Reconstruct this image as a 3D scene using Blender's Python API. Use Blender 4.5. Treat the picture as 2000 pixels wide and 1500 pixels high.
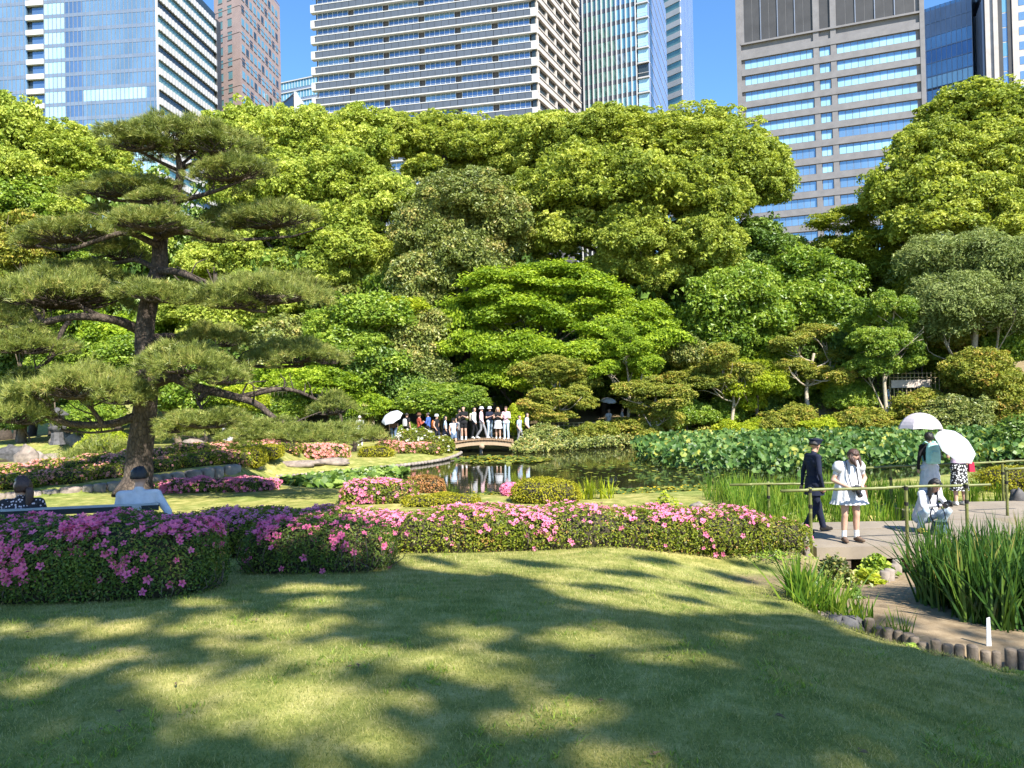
import bpy, math, random
import numpy as np
from mathutils import Matrix, Vector

for o in list(bpy.data.objects):
    bpy.data.objects.remove(o, do_unlink=True)
SC = bpy.context.scene
COL = SC.collection
R = math.radians
rng = np.random.default_rng(7)
random.seed(7)

# ------------------------------------------------------------------ camera
F, CAMZ = 1511.0, 1.6
PITCH, ROLL = math.atan(18 / F), R(1.2)
_right = Vector((math.cos(ROLL), 0, -math.sin(ROLL)))
_up = Vector((math.sin(ROLL), 0, math.cos(ROLL)))
_fwd = Vector((0, 1, 0))
_B = Matrix((_right, _up, -_fwd)).transposed()
_M = Matrix.Rotation(PITCH, 3, 'X') @ _B
cam_d = bpy.data.cameras.new('camera')
cam = bpy.data.objects.new('camera', cam_d)
COL.objects.link(cam)
cam.matrix_world = Matrix.Translation((0, 0, CAMZ)) @ _M.to_4x4()
cam_d.sensor_width = 36.0
cam_d.lens = 36.0 * F / 2000.0
cam_d.clip_start, cam_d.clip_end = 0.05, 5000
SC.camera = cam

# ------------------------------------------------------------------ sky, sun, exposure
SUN_EL, SUN_LEFT = R(45), R(-29)            # height, and how far left of straight behind the camera (negative: right)
sun_dir = Vector((-math.sin(SUN_LEFT) * math.cos(SUN_EL), -math.cos(SUN_LEFT) * math.cos(SUN_EL), math.sin(SUN_EL)))
world = bpy.data.worlds.new('World')
SC.world = world
world.use_nodes = True
wn = world.node_tree.nodes
wl = world.node_tree.links
wn.clear()
sky_t = wn.new('ShaderNodeTexSky')
sky_t.sky_type = 'NISHITA'
sky_t.sun_disc = False
sky_t.sun_elevation = SUN_EL
sky_t.sun_rotation = math.atan2(sun_dir.x, sun_dir.y)
sky_t.altitude = 0
sky_t.air_density = 0.85
sky_t.dust_density = 0.15
sky_t.ozone_density = 3.0
hs = wn.new('ShaderNodeHueSaturation')
hs.inputs['Saturation'].default_value = 1.18
bg = wn.new('ShaderNodeBackground')
bg.inputs['Strength'].default_value = 0.125
wo = wn.new('ShaderNodeOutputWorld')
wl.new(sky_t.outputs[0], hs.inputs['Color'])
wl.new(hs.outputs[0], bg.inputs[0])
wl.new(bg.outputs[0], wo.inputs[0])
sun_l = bpy.data.lights.new('sun', 'SUN')
sun_l.energy = 5.0
sun_l.angle = R(0.53)
sun_l.color = (1.0, 0.95, 0.86)
sun = bpy.data.objects.new('sun', sun_l)
sun.rotation_euler = sun_dir.to_track_quat('Z', 'Y').to_euler()
sun.location = (-8, -30, 40)
COL.objects.link(sun)
SC.view_settings.view_transform = 'Standard'
SC.view_settings.look = 'None'
SC.view_settings.gamma = 1.0
SC.view_settings.exposure = 1.32
SC.view_settings.use_curve_mapping = False
SC.render.engine = 'CYCLES'
cy = SC.cycles
cy.max_bounces = 8
cy.diffuse_bounces = 3
cy.glossy_bounces = 3
cy.transmission_bounces = 4
cy.transparent_max_bounces = 6
cy.caustics_reflective = False
cy.caustics_refractive = False
cy.use_denoising = True

# ------------------------------------------------------------------ pixels of the photograph -> points of the place
def ray(px, py):
    d = _M @ Vector(((px - 1000) / F, (750 - py) / F, -1.0))
    return np.array(d)
def P(px, py, Y):
    d = ray(px, py)
    return d * (Y / d[1]) + np.array((0, 0, CAMZ))
def G(px, py, z):
    d = ray(px, py)
    return d * ((z - CAMZ) / d[2]) + np.array((0, 0, CAMZ))
def M(n, Y):                                # n photo pixels at depth Y, in metres
    return n * Y / F
def smooth(t):
    t = np.clip(t, 0, 1)
    return t * t * (3 - 2 * t)
def unit(v):
    return v / np.maximum(np.linalg.norm(v, axis=-1, keepdims=True), 1e-9)

# ------------------------------------------------------------------ materials
def _nt(name):
    m = bpy.data.materials.new(name)
    m.use_nodes = True
    nt = m.node_tree
    b = nt.nodes['Principled BSDF']
    return m, nt, b
def tex_coord(nt, obj=False):
    n = nt.nodes.new('ShaderNodeNewGeometry') if not obj else nt.nodes.new('ShaderNodeTexCoord')
    return n.outputs['Position'] if not obj else n.outputs['Object']
def noise(nt, scale, detail=3, rough=0.55, vec=None, dist=0.0):
    n = nt.nodes.new('ShaderNodeTexNoise')
    n.inputs['Scale'].default_value = scale
    n.inputs['Detail'].default_value = detail
    n.inputs['Roughness'].default_value = rough
    n.inputs['Distortion'].default_value = dist
    nt.links.new(vec if vec is not None else tex_coord(nt), n.inputs['Vector'])
    return n.outputs['Fac']
def ramp(nt, fac, stops):
    n = nt.nodes.new('ShaderNodeValToRGB')
    cr = n.color_ramp
    while len(cr.elements) > len(stops):
        cr.elements.remove(cr.elements[-1])
    while len(cr.elements) < len(stops):
        cr.elements.new(0.5)
    for e, (p, c) in zip(cr.elements, stops):
        e.position = p
        e.color = (c[0], c[1], c[2], 1)
    nt.links.new(fac, n.inputs[0])
    return n.outputs[0]
def mixc(nt, a, b, fac, mode='MIX'):
    n = nt.nodes.new('ShaderNodeMix')
    n.data_type = 'RGBA'
    n.blend_type = mode
    for s, v in ((n.inputs[6], a), (n.inputs[7], b)):
        if isinstance(v, (tuple, list)):
            s.default_value = (v[0], v[1], v[2], 1)
        else:
            nt.links.new(v, s)
    if isinstance(fac, (int, float)):
        n.inputs[0].default_value = fac
    else:
        nt.links.new(fac, n.inputs[0])
    return n.outputs[2]
def attr(nt, name):
    n = nt.nodes.new('ShaderNodeAttribute')
    n.attribute_name = name
    return n.outputs['Fac']
def bump(nt, b, height, strength=0.3, dist=0.02):
    n = nt.nodes.new('ShaderNodeBump')
    n.inputs['Strength'].default_value = strength
    n.inputs['Distance'].default_value = dist
    nt.links.new(height, n.inputs['Height'])
    nt.links.new(n.outputs[0], b.inputs['Normal'])
def mat(name, c, rough=0.6, metal=0.0, spec=0.4, vary=0.12, scale=6.0, bumps=0.0, bscale=40.0, obj=False):
    m, nt, b = _nt(name)
    lo = tuple(x * (1 - vary) for x in c)
    hi = tuple(min(1, x * (1 + vary)) for x in c)
    v = tex_coord(nt, obj)
    col = ramp(nt, noise(nt, scale, 4, vec=v), [(0.3, lo), (0.7, hi)])
    nt.links.new(col, b.inputs['Base Color'])
    b.inputs['Roughness'].default_value = rough
    b.inputs['Metallic'].default_value = metal
    b.inputs['Specular IOR Level'].default_value = spec
    if bumps > 0:
        bump(nt, b, noise(nt, bscale, 4, vec=v), bumps)
    return m
def leaf_mat(name, stops, trans=0.32, rough=0.5, spec=0.25, big=0.35, tint=1.35):
    """leaf colour by a per-leaf random number and a slow change through the crown"""
    m, nt, b = _nt(name)
    a = attr(nt, 'rnd')
    n = noise(nt, big, 3)
    add = nt.nodes.new('ShaderNodeMath')
    add.operation = 'MULTIPLY_ADD'
    nt.links.new(n, add.inputs[0])
    add.inputs[1].default_value = 0.9
    nt.links.new(a, add.inputs[2])
    sub = nt.nodes.new('ShaderNodeMath')
    sub.operation = 'SUBTRACT'
    nt.links.new(add.outputs[0], sub.inputs[0])
    sub.inputs[1].default_value = 0.45
    col = ramp(nt, sub.outputs[0], stops)
    nt.links.new(col, b.inputs['Base Color'])
    b.inputs['Roughness'].default_value = rough
    b.inputs['Specular IOR Level'].default_value = spec
    t = nt.nodes.new('ShaderNodeBsdfTranslucent')
    tc = mixc(nt, col, (tint, tint, 0.55 * tint), 1.0, 'MULTIPLY')
    nt.links.new(tc, t.inputs[0])
    mx = nt.nodes.new('ShaderNodeMixShader')
    mx.inputs[0].default_value = trans
    nt.links.new(b.outputs[0], mx.inputs[1])
    nt.links.new(t.outputs[0], mx.inputs[2])
    nt.links.new(mx.outputs[0], nt.nodes['Material Output'].inputs[0])
    return m

# ------------------------------------------------------------------ objects
ORG = {}
def org(o):
    return ORG.get(o.name, np.zeros(3)) if o is not None else np.zeros(3)
def thing(name, label, cat, loc=(0, 0, 0), group=None, kind=None):
    o = bpy.data.objects.new(name, None)
    COL.objects.link(o)
    o.location = tuple(float(x) for x in loc)
    o.empty_display_size = 0.2
    ORG[o.name] = np.array(loc, float)
    return tag(o, label, cat, group, kind)
def tag(o, label=None, cat=None, group=None, kind=None):
    if label: o['label'] = label
    if cat: o['category'] = cat
    if group: o['group'] = group
    if kind: o['kind'] = kind
    return o
def mesh_np(name, V, loops, starts, totals, mats, parent=None, mi=None, rnd=None, smooth_=False, extra=None):
    V = np.asarray(V, np.float64) - org(parent)
    me = bpy.data.meshes.new(name)
    me.vertices.add(len(V))
    me.vertices.foreach_set('co', V.astype(np.float32).ravel())
    me.loops.add(len(loops))
    me.loops.foreach_set('vertex_index', np.asarray(loops, np.int32))
    me.polygons.add(len(starts))
    me.polygons.foreach_set('loop_start', np.asarray(starts, np.int32))
    me.polygons.foreach_set('loop_total', np.asarray(totals, np.int32))
    if mi is not None:
        me.polygons.foreach_set('material_index', np.asarray(mi, np.int32))
    for m in (mats if isinstance(mats, (list, tuple)) else [mats]):
        me.materials.append(m)
    me.update(calc_edges=True)
    me.polygons.foreach_set('use_smooth', np.full(len(starts), bool(smooth_)))
    if rnd is not None:
        a = me.attributes.new('rnd', 'FLOAT', 'FACE')
        a.data.foreach_set('value', np.asarray(rnd, np.float32))
    for k, v in (extra or {}).items():
        a = me.attributes.new(k, 'FLOAT', 'POINT')
        a.data.foreach_set('value', np.asarray(v, np.float32))
    return link(name, me, parent)
def link(name, me, parent=None):
    o = bpy.data.objects.new(name, me)
    COL.objects.link(o)
    if parent is not None:
        o.parent = parent
        ORG[o.name] = org(parent)
    return o
def copy_tree(o, parent=None):
    c = o.copy()
    COL.objects.link(c)
    c.parent = parent
    for ch in o.children:
        copy_tree(ch, c)
    return c

class MB:
    """collects shapes, builds ONE mesh object"""
    def __init__(s):
        s.v, s.f, s.m, s.n = [], [], [], 0
    def add(s, V, Fs, m=0):
        s.v.append(np.asarray(V, float))
        s.f += [[i + s.n for i in f] for f in Fs]
        s.m += [m] * len(Fs)
        s.n += len(V)
        return s
    def hexa(s, p, m=0):                   # 4 bottom points, 4 top points
        return s.add(p, [(3, 2, 1, 0), (4, 5, 6, 7), (0, 1, 5, 4), (1, 2, 6, 5), (2, 3, 7, 6), (3, 0, 4, 7)], m)
    def box(s, c, d, rz=0.0, m=0):
        ca, sa = math.cos(rz), math.sin(rz)
        out = []
        for z in (-1, 1):
            for x, y in ((-1, -1), (1, -1), (1, 1), (-1, 1)):
                X, Y = x * d[0] / 2, y * d[1] / 2
                out.append((c[0] + X * ca - Y * sa, c[1] + X * sa + Y * ca, c[2] + z * d[2] / 2))
        return s.hexa(out, m)
    def tube(s, path, rad, n=8, m=0, cap=True, jit=0.0, flat=1.0):
        path = np.asarray(path, float)
        k = len(path)
        rad = np.broadcast_to(np.asarray(rad, float), (k,))
        t = np.gradient(path, axis=0) if k > 2 else np.repeat((path[-1] - path[0])[None], k, 0)
        t = unit(t)
        ref = np.array((0.0, 0, 1)) if abs(t[0][2]) < 0.85 else np.array((1.0, 0, 0))
        V = []
        for i in range(k):
            a = np.cross(t[i], ref)
            a = a / max(np.linalg.norm(a), 1e-6)
            b = np.cross(a, t[i])
            ref = b if np.linalg.norm(b) > 0.1 else ref
            for j in range(n):
                th = 2 * math.pi * j / n
                r = rad[i] * (1 + (jit * (rng.random() - 0.5) if jit else 0))
                V.append(path[i] + a * r * math.cos(th) + b * r * flat * math.sin(th))
        Fs = []
        for i in range(k - 1):
            for j in range(n):
                j2 = (j + 1) % n
                Fs.append((i * n + j, i * n + j2, (i + 1) * n + j2, (i + 1) * n + j))
        if cap:
            Fs.append(tuple(range(n))[::-1])
            Fs.append(tuple((k - 1) * n + j for j in range(n)))
        return s.add(V, Fs, m)
    def lathe(s, c, prof, n=16, m=0, sx=1.0, sy=1.0):   # prof: (r, z) from bottom to top
        V = [(c[0] + r * sx * math.cos(2 * math.pi * j / n), c[1] + r * sy * math.sin(2 * math.pi * j / n), c[2] + z) for r, z in prof for j in range(n)]
        k = len(prof)
        Fs = [(i * n + j, i * n + (j + 1) % n, (i + 1) * n + (j + 1) % n, (i + 1) * n + j) for i in range(k - 1) for j in range(n)]
        Fs.append(tuple(range(n))[::-1])
        Fs.append(tuple((k - 1) * n + j for j in range(n)))
        return s.add(V, Fs, m)
    def build(s, name, mats, parent=None, smooth_=False):
        V = np.concatenate(s.v)
        tot = np.array([len(f) for f in s.f])
        loops = np.concatenate([np.asarray(f) for f in s.f])
        st = np.concatenate(([0], np.cumsum(tot)[:-1]))
        return mesh_np(name, V, loops, st, tot, mats, parent, mi=s.m, smooth_=smooth_)

def curve_pts(pts, n=24):
    """smooth path through the points"""
    pts = np.asarray(pts, float)
    k = len(pts)
    if k == 2:
        return pts[0] + (pts[1] - pts[0]) * np.linspace(0, 1, n)[:, None]
    p = np.vstack((2 * pts[0] - pts[1], pts, 2 * pts[-1] - pts[-2]))
    u = np.linspace(0, k - 1 - 1e-6, n)
    i = u.astype(int)
    t = (u - i)[:, None]
    a, b, c, d = p[i], p[i + 1], p[i + 2], p[i + 3]
    return 0.5 * (2 * b + (c - a) * t + (2 * a - 5 * b + 4 * c - d) * t ** 2 + (3 * b - a - 3 * c + d) * t ** 3)

# ------------------------------------------------------------------ leaves
def leaves(name, Pc, N, L, W, mats, parent=None, rnd=None, fold=0.22, T=None, kind=None, mi=None):
    """n diamond leaves, each a folded quad at Pc with normal N"""
    n = len(Pc)
    N = unit(N)
    if T is None:
        T = rng.normal(size=(n, 3))
    T = unit(T - N * np.sum(T * N, 1, keepdims=True))
    B = np.cross(N, T)
    L = np.broadcast_to(np.asarray(L, float), (n,))[:, None]
    W = np.broadcast_to(np.asarray(W, float), (n,))[:, None]
    V = np.empty((n, 4, 3))
    V[:, 0] = Pc - T * L * 0.5
    V[:, 1] = Pc + B * W * 0.5 + N * W * fold - T * L * 0.05
    V[:, 2] = Pc + T * L * 0.5 - N * L * 0.08
    V[:, 3] = Pc - B * W * 0.5 + N * W * fold - T * L * 0.05
    st = np.arange(n) * 4
    o = mesh_np(name, V.reshape(-1, 3), np.arange(n * 4), st, np.full(n, 4), mats, parent, rnd=rng.random(n) if rnd is None else rnd, mi=mi)
    if kind: o['kind'] = kind
    return o
def blades(name, base, tip_off, w, mats, parent=None, rnd=None, seg=4, bend=None, kind=None, face=None):
    """n grass-like blades: strips from base to base+tip_off, drooping by bend"""
    n = len(base)
    base, tip_off = np.asarray(base, float), np.asarray(tip_off, float)
    if bend is None:
        bend = np.zeros((n, 3))
    th = rng.random(n) * math.pi if face is None else face
    side = np.stack((np.cos(th), np.sin(th), np.zeros(n)), 1)
    w = np.broadcast_to(np.asarray(w, float), (n,))
    rows = seg * 2 - 1 + 0
    V, per = [], 2 * seg - 1
    A = np.empty((n, per, 3))
    for i in range(seg):
        t = i / (seg - 1)
        c = base + tip_off * t + bend * t * t
        if i == seg - 1:
            A[:, per - 1] = c
        else:
            ww = (w * (1.0 - 0.55 * t ** 1.5))[:, None]
            A[:, 2 * i] = c - side * ww / 2
            A[:, 2 * i + 1] = c + side * ww / 2
    fq = []
    lp = []
    tot = []
    for i in range(seg - 2):
        fq.append((2 * i, 2 * i + 1, 2 * i + 3, 2 * i + 2))
    fq.append((2 * (seg - 2), 2 * (seg - 2) + 1, per - 1))
    pat = np.concatenate([np.array(f) for f in fq])
    tt = np.array([len(f) for f in fq])
    loops = (np.arange(n)[:, None] * per + pat[None]).ravel()
    tots = np.tile(tt, n)
    st = np.concatenate(([0], np.cumsum(tots)[:-1]))
    r = rng.random(n) if rnd is None else rnd
    o = mesh_np(name, A.reshape(-1, 3), loops, st, tots, mats, parent, rnd=np.repeat(r, len(fq)))
    if kind: o['kind'] = kind
    return o
# ================================================================== the ground
WZ = -1.45                                   # water level
DZ = -1.05                                   # deck level of the near bridge
def poly(pts, z=WZ):
    return np.array([G(x, y, z)[:2] for x, y in pts])
POND = poly([(538, 943), (600, 958), (690, 961), (830, 972), (1000, 977), (1200, 976), (1400, 964), (1560, 958), (1750, 940), (2000, 915), (2500, 880),
             (2500, 838), (2000, 849), (1700, 855), (1500, 858), (1330, 862), (1230, 868), (1130, 876), (1010, 883), (992, 872), (985, 856), (900, 858), (890, 872), (898, 884),
             (880, 897), (820, 908), (700, 922), (600, 931), (545, 936)])
POND2 = poly([(-260, 930), (60, 912), (150, 905), (215, 896), (190, 888), (40, 885), (-260, 895)])
def sd_poly(x, y, Q):
    """signed distance to polygon Q, negative inside"""
    sh = x.shape
    p = np.stack((x.ravel(), y.ravel()), 1)
    d = np.full(len(p), 1e9)
    ins = np.zeros(len(p), bool)
    for i in range(len(Q)):
        a, b = Q[i], Q[(i + 1) % len(Q)]
        e = b - a
        w = p - a
        t = np.clip((w @ e) / (e @ e), 0, 1)
        d = np.minimum(d, np.linalg.norm(w - t[:, None] * e, axis=1))
        c = ((a[1] <= p[:, 1]) & (b[1] > p[:, 1])) | ((b[1] <= p[:, 1]) & (a[1] > p[:, 1]))
        xi = a[0] + (p[:, 1] - a[1]) / np.where(abs(e[1]) < 1e-9, 1e-9, e[1]) * e[0]
        ins ^= c & (p[:, 0] < xi)
    return np.where(ins, -d, d).reshape(sh)
EDGE_Y = [-8, 3.5, 5.4, 6.6, 8.2, 9.8, 11.3, 12.4, 14]
EDGE_X = [4.6, 3.9, 3.55, 3.06, 2.85, 3.25, 3.95, 4.25, 4.5]
LOGS = [(1692, 1222), (1720, 1232), (1752, 1240), (1775, 1246), (1800, 1258), (1850, 1266), (1900, 1272), (1950, 1277), (2000, 1282), (2060, 1288)]
LOGW = np.array([G(x_, y_, -0.93)[:2] for x_, y_ in LOGS])
WALL = np.array([G(x, y, -1.1)[:2] for x, y in ((-120, 985), (100, 966), (230, 957), (330, 945), (470, 932))])
def hz(x, y):
    x, y = np.asarray(x, float), np.asarray(y, float)
    z = np.interp(y, [-40, 0, 3.3, 4.7, 6.3, 8.8, 10.9, 13, 16, 20, 23], [0.1, 0, 0, -.04, -.17, -.42, -.62, -.83, -.98, -1.1, -1.13])
    z = z + 0.012 * np.sin(x * 1.3 + 0.5 * y) + 0.01 * np.sin(y * 1.9 - x * 0.7)
    xe = np.interp(y, EDGE_Y, EDGE_X)
    z = z - 0.36 * smooth((x - (xe - 2.7)) / 2.7) * smooth((12.6 - y) / 2.0)
    bed = -1.22 + 0.02 * np.sin(x * 2.1) * np.sin(y * 1.7)
    t = smooth((x - xe) / 0.95) * smooth((16.5 - y) / 2.0)
    z = z * (1 - t) + bed * t
    # sand held back by the log edging
    yl = np.interp(x, LOGW[:, 0], LOGW[:, 1])
    z = z + 0.25 * smooth((y - yl) / 0.08) * smooth((x - 3.75) / 0.25) * smooth((11.4 - y) / 2.4) * t
    rb = smooth((x - 5.0) / 1.5) * smooth((y - 11) / 2)
    z = z * (1 - rb) + np.minimum(z, -1.18) * rb
    z = z - 0.3 * smooth((y - 11.6) / 0.9) * smooth((x - 4.6) / 0.5) * smooth((17.0 - y) / 1.0)
    # terrace behind the low stone wall, left
    wy = np.interp(x, WALL[:, 0], WALL[:, 1])
    inn = (y > wy) & (x < WALL[-1, 0])
    tz = np.interp(x, [WALL[1, 0], WALL[-1, 0]], [-0.93, -0.62]) - 0.25 * smooth((y - wy - 5) / 8)
    z = np.where(inn, np.maximum(tz, -1.05), z)
    # far banks and the wooded slope
    z = z + 0.17 * np.clip(y - 48, 0, 18) * smooth((x + 40) / 20) + 0.08 * np.clip(y - 60, 0, 40)
    z = z + 0.09 * np.clip(x - 14, 0, 12) * smooth((y - 44) / 6)
    z = z + 0.30 * np.clip(y - 44.5, 0, 9) * smooth((x - 15) / 6)
    z = z + 0.35 * np.exp(-((x + 3.5) / 4) ** 2 - ((y - 43.5) / 2.6) ** 2) * 0.5
    for Q in (POND, POND2):
        d = sd_poly(x, y, Q)
        shore = WZ + 0.10
        k = smooth(d / 1.6)
        z = np.where(d > 0, np.minimum(z, shore + (z - shore) * k) if Q is POND else shore + (z - shore) * k, WZ - 0.75 * smooth(-d / 0.5) + 0.1 * (1 - smooth(-d / 0.12)))
    return z
def GT(px, py, near=3.0, far=80.0):
    """where the ray of a photo pixel meets the ground"""
    d = ray(px, py)
    d = d / d[1]
    Y = np.linspace(near, far, 4000)
    q = hz(d[0] * Y, Y)
    below = (CAMZ + d[2] * Y) <= q
    i = int(np.argmax(below)) if below.any() else len(Y) - 1
    return np.array((d[0] * Y[i], Y[i], q[i]))

def _axis(lo, a, b, hi, fine, mid, mlo, mhi):
    left = [mlo]
    s = mid
    while left[-1] > lo:
        s *= 1.35
        left.append(left[-1] - s)
    right = [mhi]
    s = mid
    while right[-1] < hi:
        s *= 1.35
        right.append(right[-1] + s)
    return np.array(sorted(set(left) | set(np.arange(mlo, a, mid)) | set(np.arange(a, b, fine)) | set(np.arange(b, mhi, mid)) | set(right)))
gx = _axis(-900, -6, 7, 900, 0.2, 0.75, -42, 48)
gy = _axis(-300, 3.5, 14, 1600, 0.25, 0.5, -12, 66)
GX, GY = np.meshgrid(gx, gy)
GZ = hz(GX, GY)
xe = np.interp(GY, EDGE_Y, EDGE_X)
_j = 0.25 * np.sin(GX * 3.1 + GY * 2.3) + 0.2 * np.sin(GY * 5.1 - GX * 1.9)
sandm = smooth((GX - xe - 0.45 + _j * 0.4) / 0.5) * smooth((15.5 - GY) / 1.5)
dirtm = np.clip(smooth((GX - xe + 0.75 + _j) / 0.8) * smooth((12.6 - GY) / 1.5) * smooth((GY - 8.2) / 2), 0, 1) * (1 - sandm)
dirtm = np.maximum(dirtm, smooth((GY - 45.5) / 2.0) * (1 - smooth((GX + 16) / -4)))
pdist = np.minimum(sd_poly(GX, GY, POND), sd_poly(GX, GY, POND2))
mudm = smooth(-pdist / 0.15)
ny, nx = GX.shape
idx = np.arange(ny * nx).reshape(ny, nx)
quads = np.stack((idx[:-1, :-1], idx[:-1, 1:], idx[1:, 1:], idx[1:, :-1]), -1).reshape(-1, 4)

def ground_mat():
    m, nt, b = _nt('turf_and_sand')
    pos = tex_coord(nt)
    fine = noise(nt, 55, 4, 0.7, pos)
    mid = noise(nt, 3.2, 4, 0.6, pos)
    big = noise(nt, 0.45, 3, 0.5, pos)
    g1 = ramp(nt, mid, [(0.33, (0.165, 0.18, 0.048)), (0.5, (0.285, 0.272, 0.088)), (0.68, (0.45, 0.385, 0.165))])
    g2 = ramp(nt, big, [(0.3, (0.72, 0.88, 0.7)), (0.7, (1.15, 1.06, 1.05))])
    g = mixc(nt, g1, g2, 1.0, 'MULTIPLY')
    g3 = ramp(nt, fine, [(0.25, (0.55, 0.62, 0.5)), (0.75, (1.3, 1.25, 1.2))])
    g = mixc(nt, g, g3, 1.0, 'MULTIPLY')
    sd = ramp(nt, noise(nt, 7, 5, 0.65, pos), [(0.3, (0.20, 0.145, 0.085)), (0.7, (0.34, 0.26, 0.165))])
    dt = ramp(nt, noise(nt, 9, 5, 0.65, pos), [(0.3, (0.13, 0.095, 0.05)), (0.7, (0.27, 0.215, 0.12))])
    c = mixc(nt, g, dt, attr(nt, 'dirt'))
    c = mixc(nt, c, sd, attr(nt, 'sand'))
    c = mixc(nt, c, (0.03, 0.028, 0.016), attr(nt, 'mud'))
    nt.links.new(c, b.inputs['Base Color'])
    b.inputs['Roughness'].default_value = 0.9
    b.inputs['Specular IOR Level'].default_value = 0.12
    bump(nt, b, fine, 0.5, 0.02)
    return m
MAT_GROUND = ground_mat()
ground = mesh_np('lawn_ground', np.stack((GX, GY, GZ), -1).reshape(-1, 3), quads.ravel(), np.arange(len(quads)) * 4, np.full(len(quads), 4), MAT_GROUND, smooth_=True,
                 extra={'sand': sandm.ravel(), 'dirt': dirtm.ravel(), 'mud': mudm.ravel()})
tag(ground, 'mown lawn falling away to the pond and the sandy stream bed', 'lawn', kind='structure')

# ------------------------------------------------------------------ water
def water_mat():
    m, nt, b = _nt('pond_water')
    b.inputs['Base Color'].default_value = (0.022, 0.024, 0.010, 1)
    b.inputs['Roughness'].default_value = 0.03
    b.inputs['IOR'].default_value = 1.33
    b.inputs['Specular IOR Level'].default_value = 0.9
    mp = nt.nodes.new('ShaderNodeMapping')
    mp.inputs['Scale'].default_value = (0.5, 2.2, 1)
    nt.links.new(tex_coord(nt), mp.inputs[0])
    bump(nt, b, noise(nt, 1.6, 3, 0.5, mp.outputs[0]), 0.10, 0.02)
    return m
for nm, Q, lb in (('pond', POND, 'still dark pond mirroring the trees and the people on the bridge'), ('small_pond', POND2, 'small pool below the rocks at the left edge')):
    lo, hi = Q.min(0) - 1, Q.max(0) + 1
    mb = MB().add([(lo[0], lo[1], WZ), (hi[0], lo[1], WZ), (hi[0], hi[1], WZ), (lo[0], hi[1], WZ)], [(0, 1, 2, 3)])
    # keep the sheet inside the banks: the polygon grown a little
    c = Q.mean(0)
    n = len(Q)
    nrm = []
    area = 0.5 * sum(Q[i][0] * Q[(i + 1) % n][1] - Q[(i + 1) % n][0] * Q[i][1] for i in range(n))
    for i in range(n):
        e = unit(Q[(i + 1) % n] - Q[i - 1])
        nn = np.array((e[1], -e[0])) * (1 if area > 0 else -1)
        nrm.append(Q[i] + nn * 0.25)
    mb = MB().add([(p[0], p[1], WZ) for p in nrm], [tuple(range(n)) if area > 0 else tuple(range(n))[::-1]])
    tag(mb.build(nm, water_mat() if nm == 'pond' else bpy.data.materials['pond_water']), lb, 'pond', kind='structure')
# ================================================================== the towers behind the garden
def glass(name, c, rough=0.06, metal=0.55, vary=0.18):
    m, nt, b = _nt(name)
    v = tex_coord(nt)
    mp = nt.nodes.new('ShaderNodeMapping')
    mp.inputs['Scale'].default_value = (0.16, 0.16, 0.05)
    nt.links.new(v, mp.inputs[0])
    col = ramp(nt, noise(nt, 1.0, 3, vec=mp.outputs[0]), [(0.3, tuple(x * (1 - vary) for x in c)), (0.7, tuple(x * (1 + vary) for x in c))])
    nt.links.new(col, b.inputs['Base Color'])
    b.inputs['Roughness'].default_value = rough
    b.inputs['Metallic'].default_value = metal
    b.inputs['Specular IOR Level'].default_value = 0.7
    bump(nt, b, noise(nt, 0.35, 2, vec=v), 0.05, 0.05)
    return m
GL_BLUE = glass('blue_glass', (0.20, 0.325, 0.44))
GL_DEEP = glass('deep_blue_glass', (0.12, 0.215, 0.36))
GL_PALE = glass('pale_blue_glass', (0.36, 0.58, 0.68), 0.2, 0.2)
GL_CYAN = glass('cyan_blind_glass', (0.30, 0.55, 0.62), 0.25, 0.15)
GL_GREEN = glass('green_glass', (0.16, 0.30, 0.28), 0.08, 0.4)
GL_TEAL = glass('teal_glass', (0.19, 0.40, 0.47), 0.08, 0.4)
GL_DARK = glass('dark_glass', (0.035, 0.05, 0.055), 0.1, 0.2)
GL_LILAC = glass('lilac_glass', (0.30, 0.36, 0.52), 0.15, 0.35)
SPAND = mat('grey_blue_spandrel', (0.16, 0.21, 0.29), 0.3, 0.2, vary=0.12, scale=0.3)
PANEL = mat('slate_panel', (0.085, 0.10, 0.125), 0.35, 0.1, vary=0.1, scale=0.2)
PILLAR = mat('dark_grey_pillar', (0.085, 0.082, 0.09), 0.6, vary=0.1, scale=0.4)
WHITE = mat('white_concrete', (0.43, 0.43, 0.43), 0.6, vary=0.06, scale=0.5)
BEIGE = mat('beige_stone', (0.44, 0.40, 0.365), 0.7, vary=0.1, scale=0.5)
PINK = mat('pink_brown_stone', (0.30, 0.225, 0.205), 0.7, vary=0.1, scale=0.4)
GREYST = mat('warm_grey_stone', (0.175, 0.17, 0.175), 0.7, vary=0.12, scale=0.6)
DARKST = mat('charcoal_louvre', (0.045, 0.045, 0.047), 0.55, vary=0.2, scale=0.3)
FRAME = mat('grey_metal', (0.26, 0.28, 0.32), 0.4, 0.5, vary=0.08, scale=1)
LFRAME = mat('light_metal', (0.56, 0.60, 0.63), 0.4, 0.3, vary=0.06, scale=1)
BLACK = mat('black_recess', (0.012, 0.012, 0.012), 0.8, vary=0.2)

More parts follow.
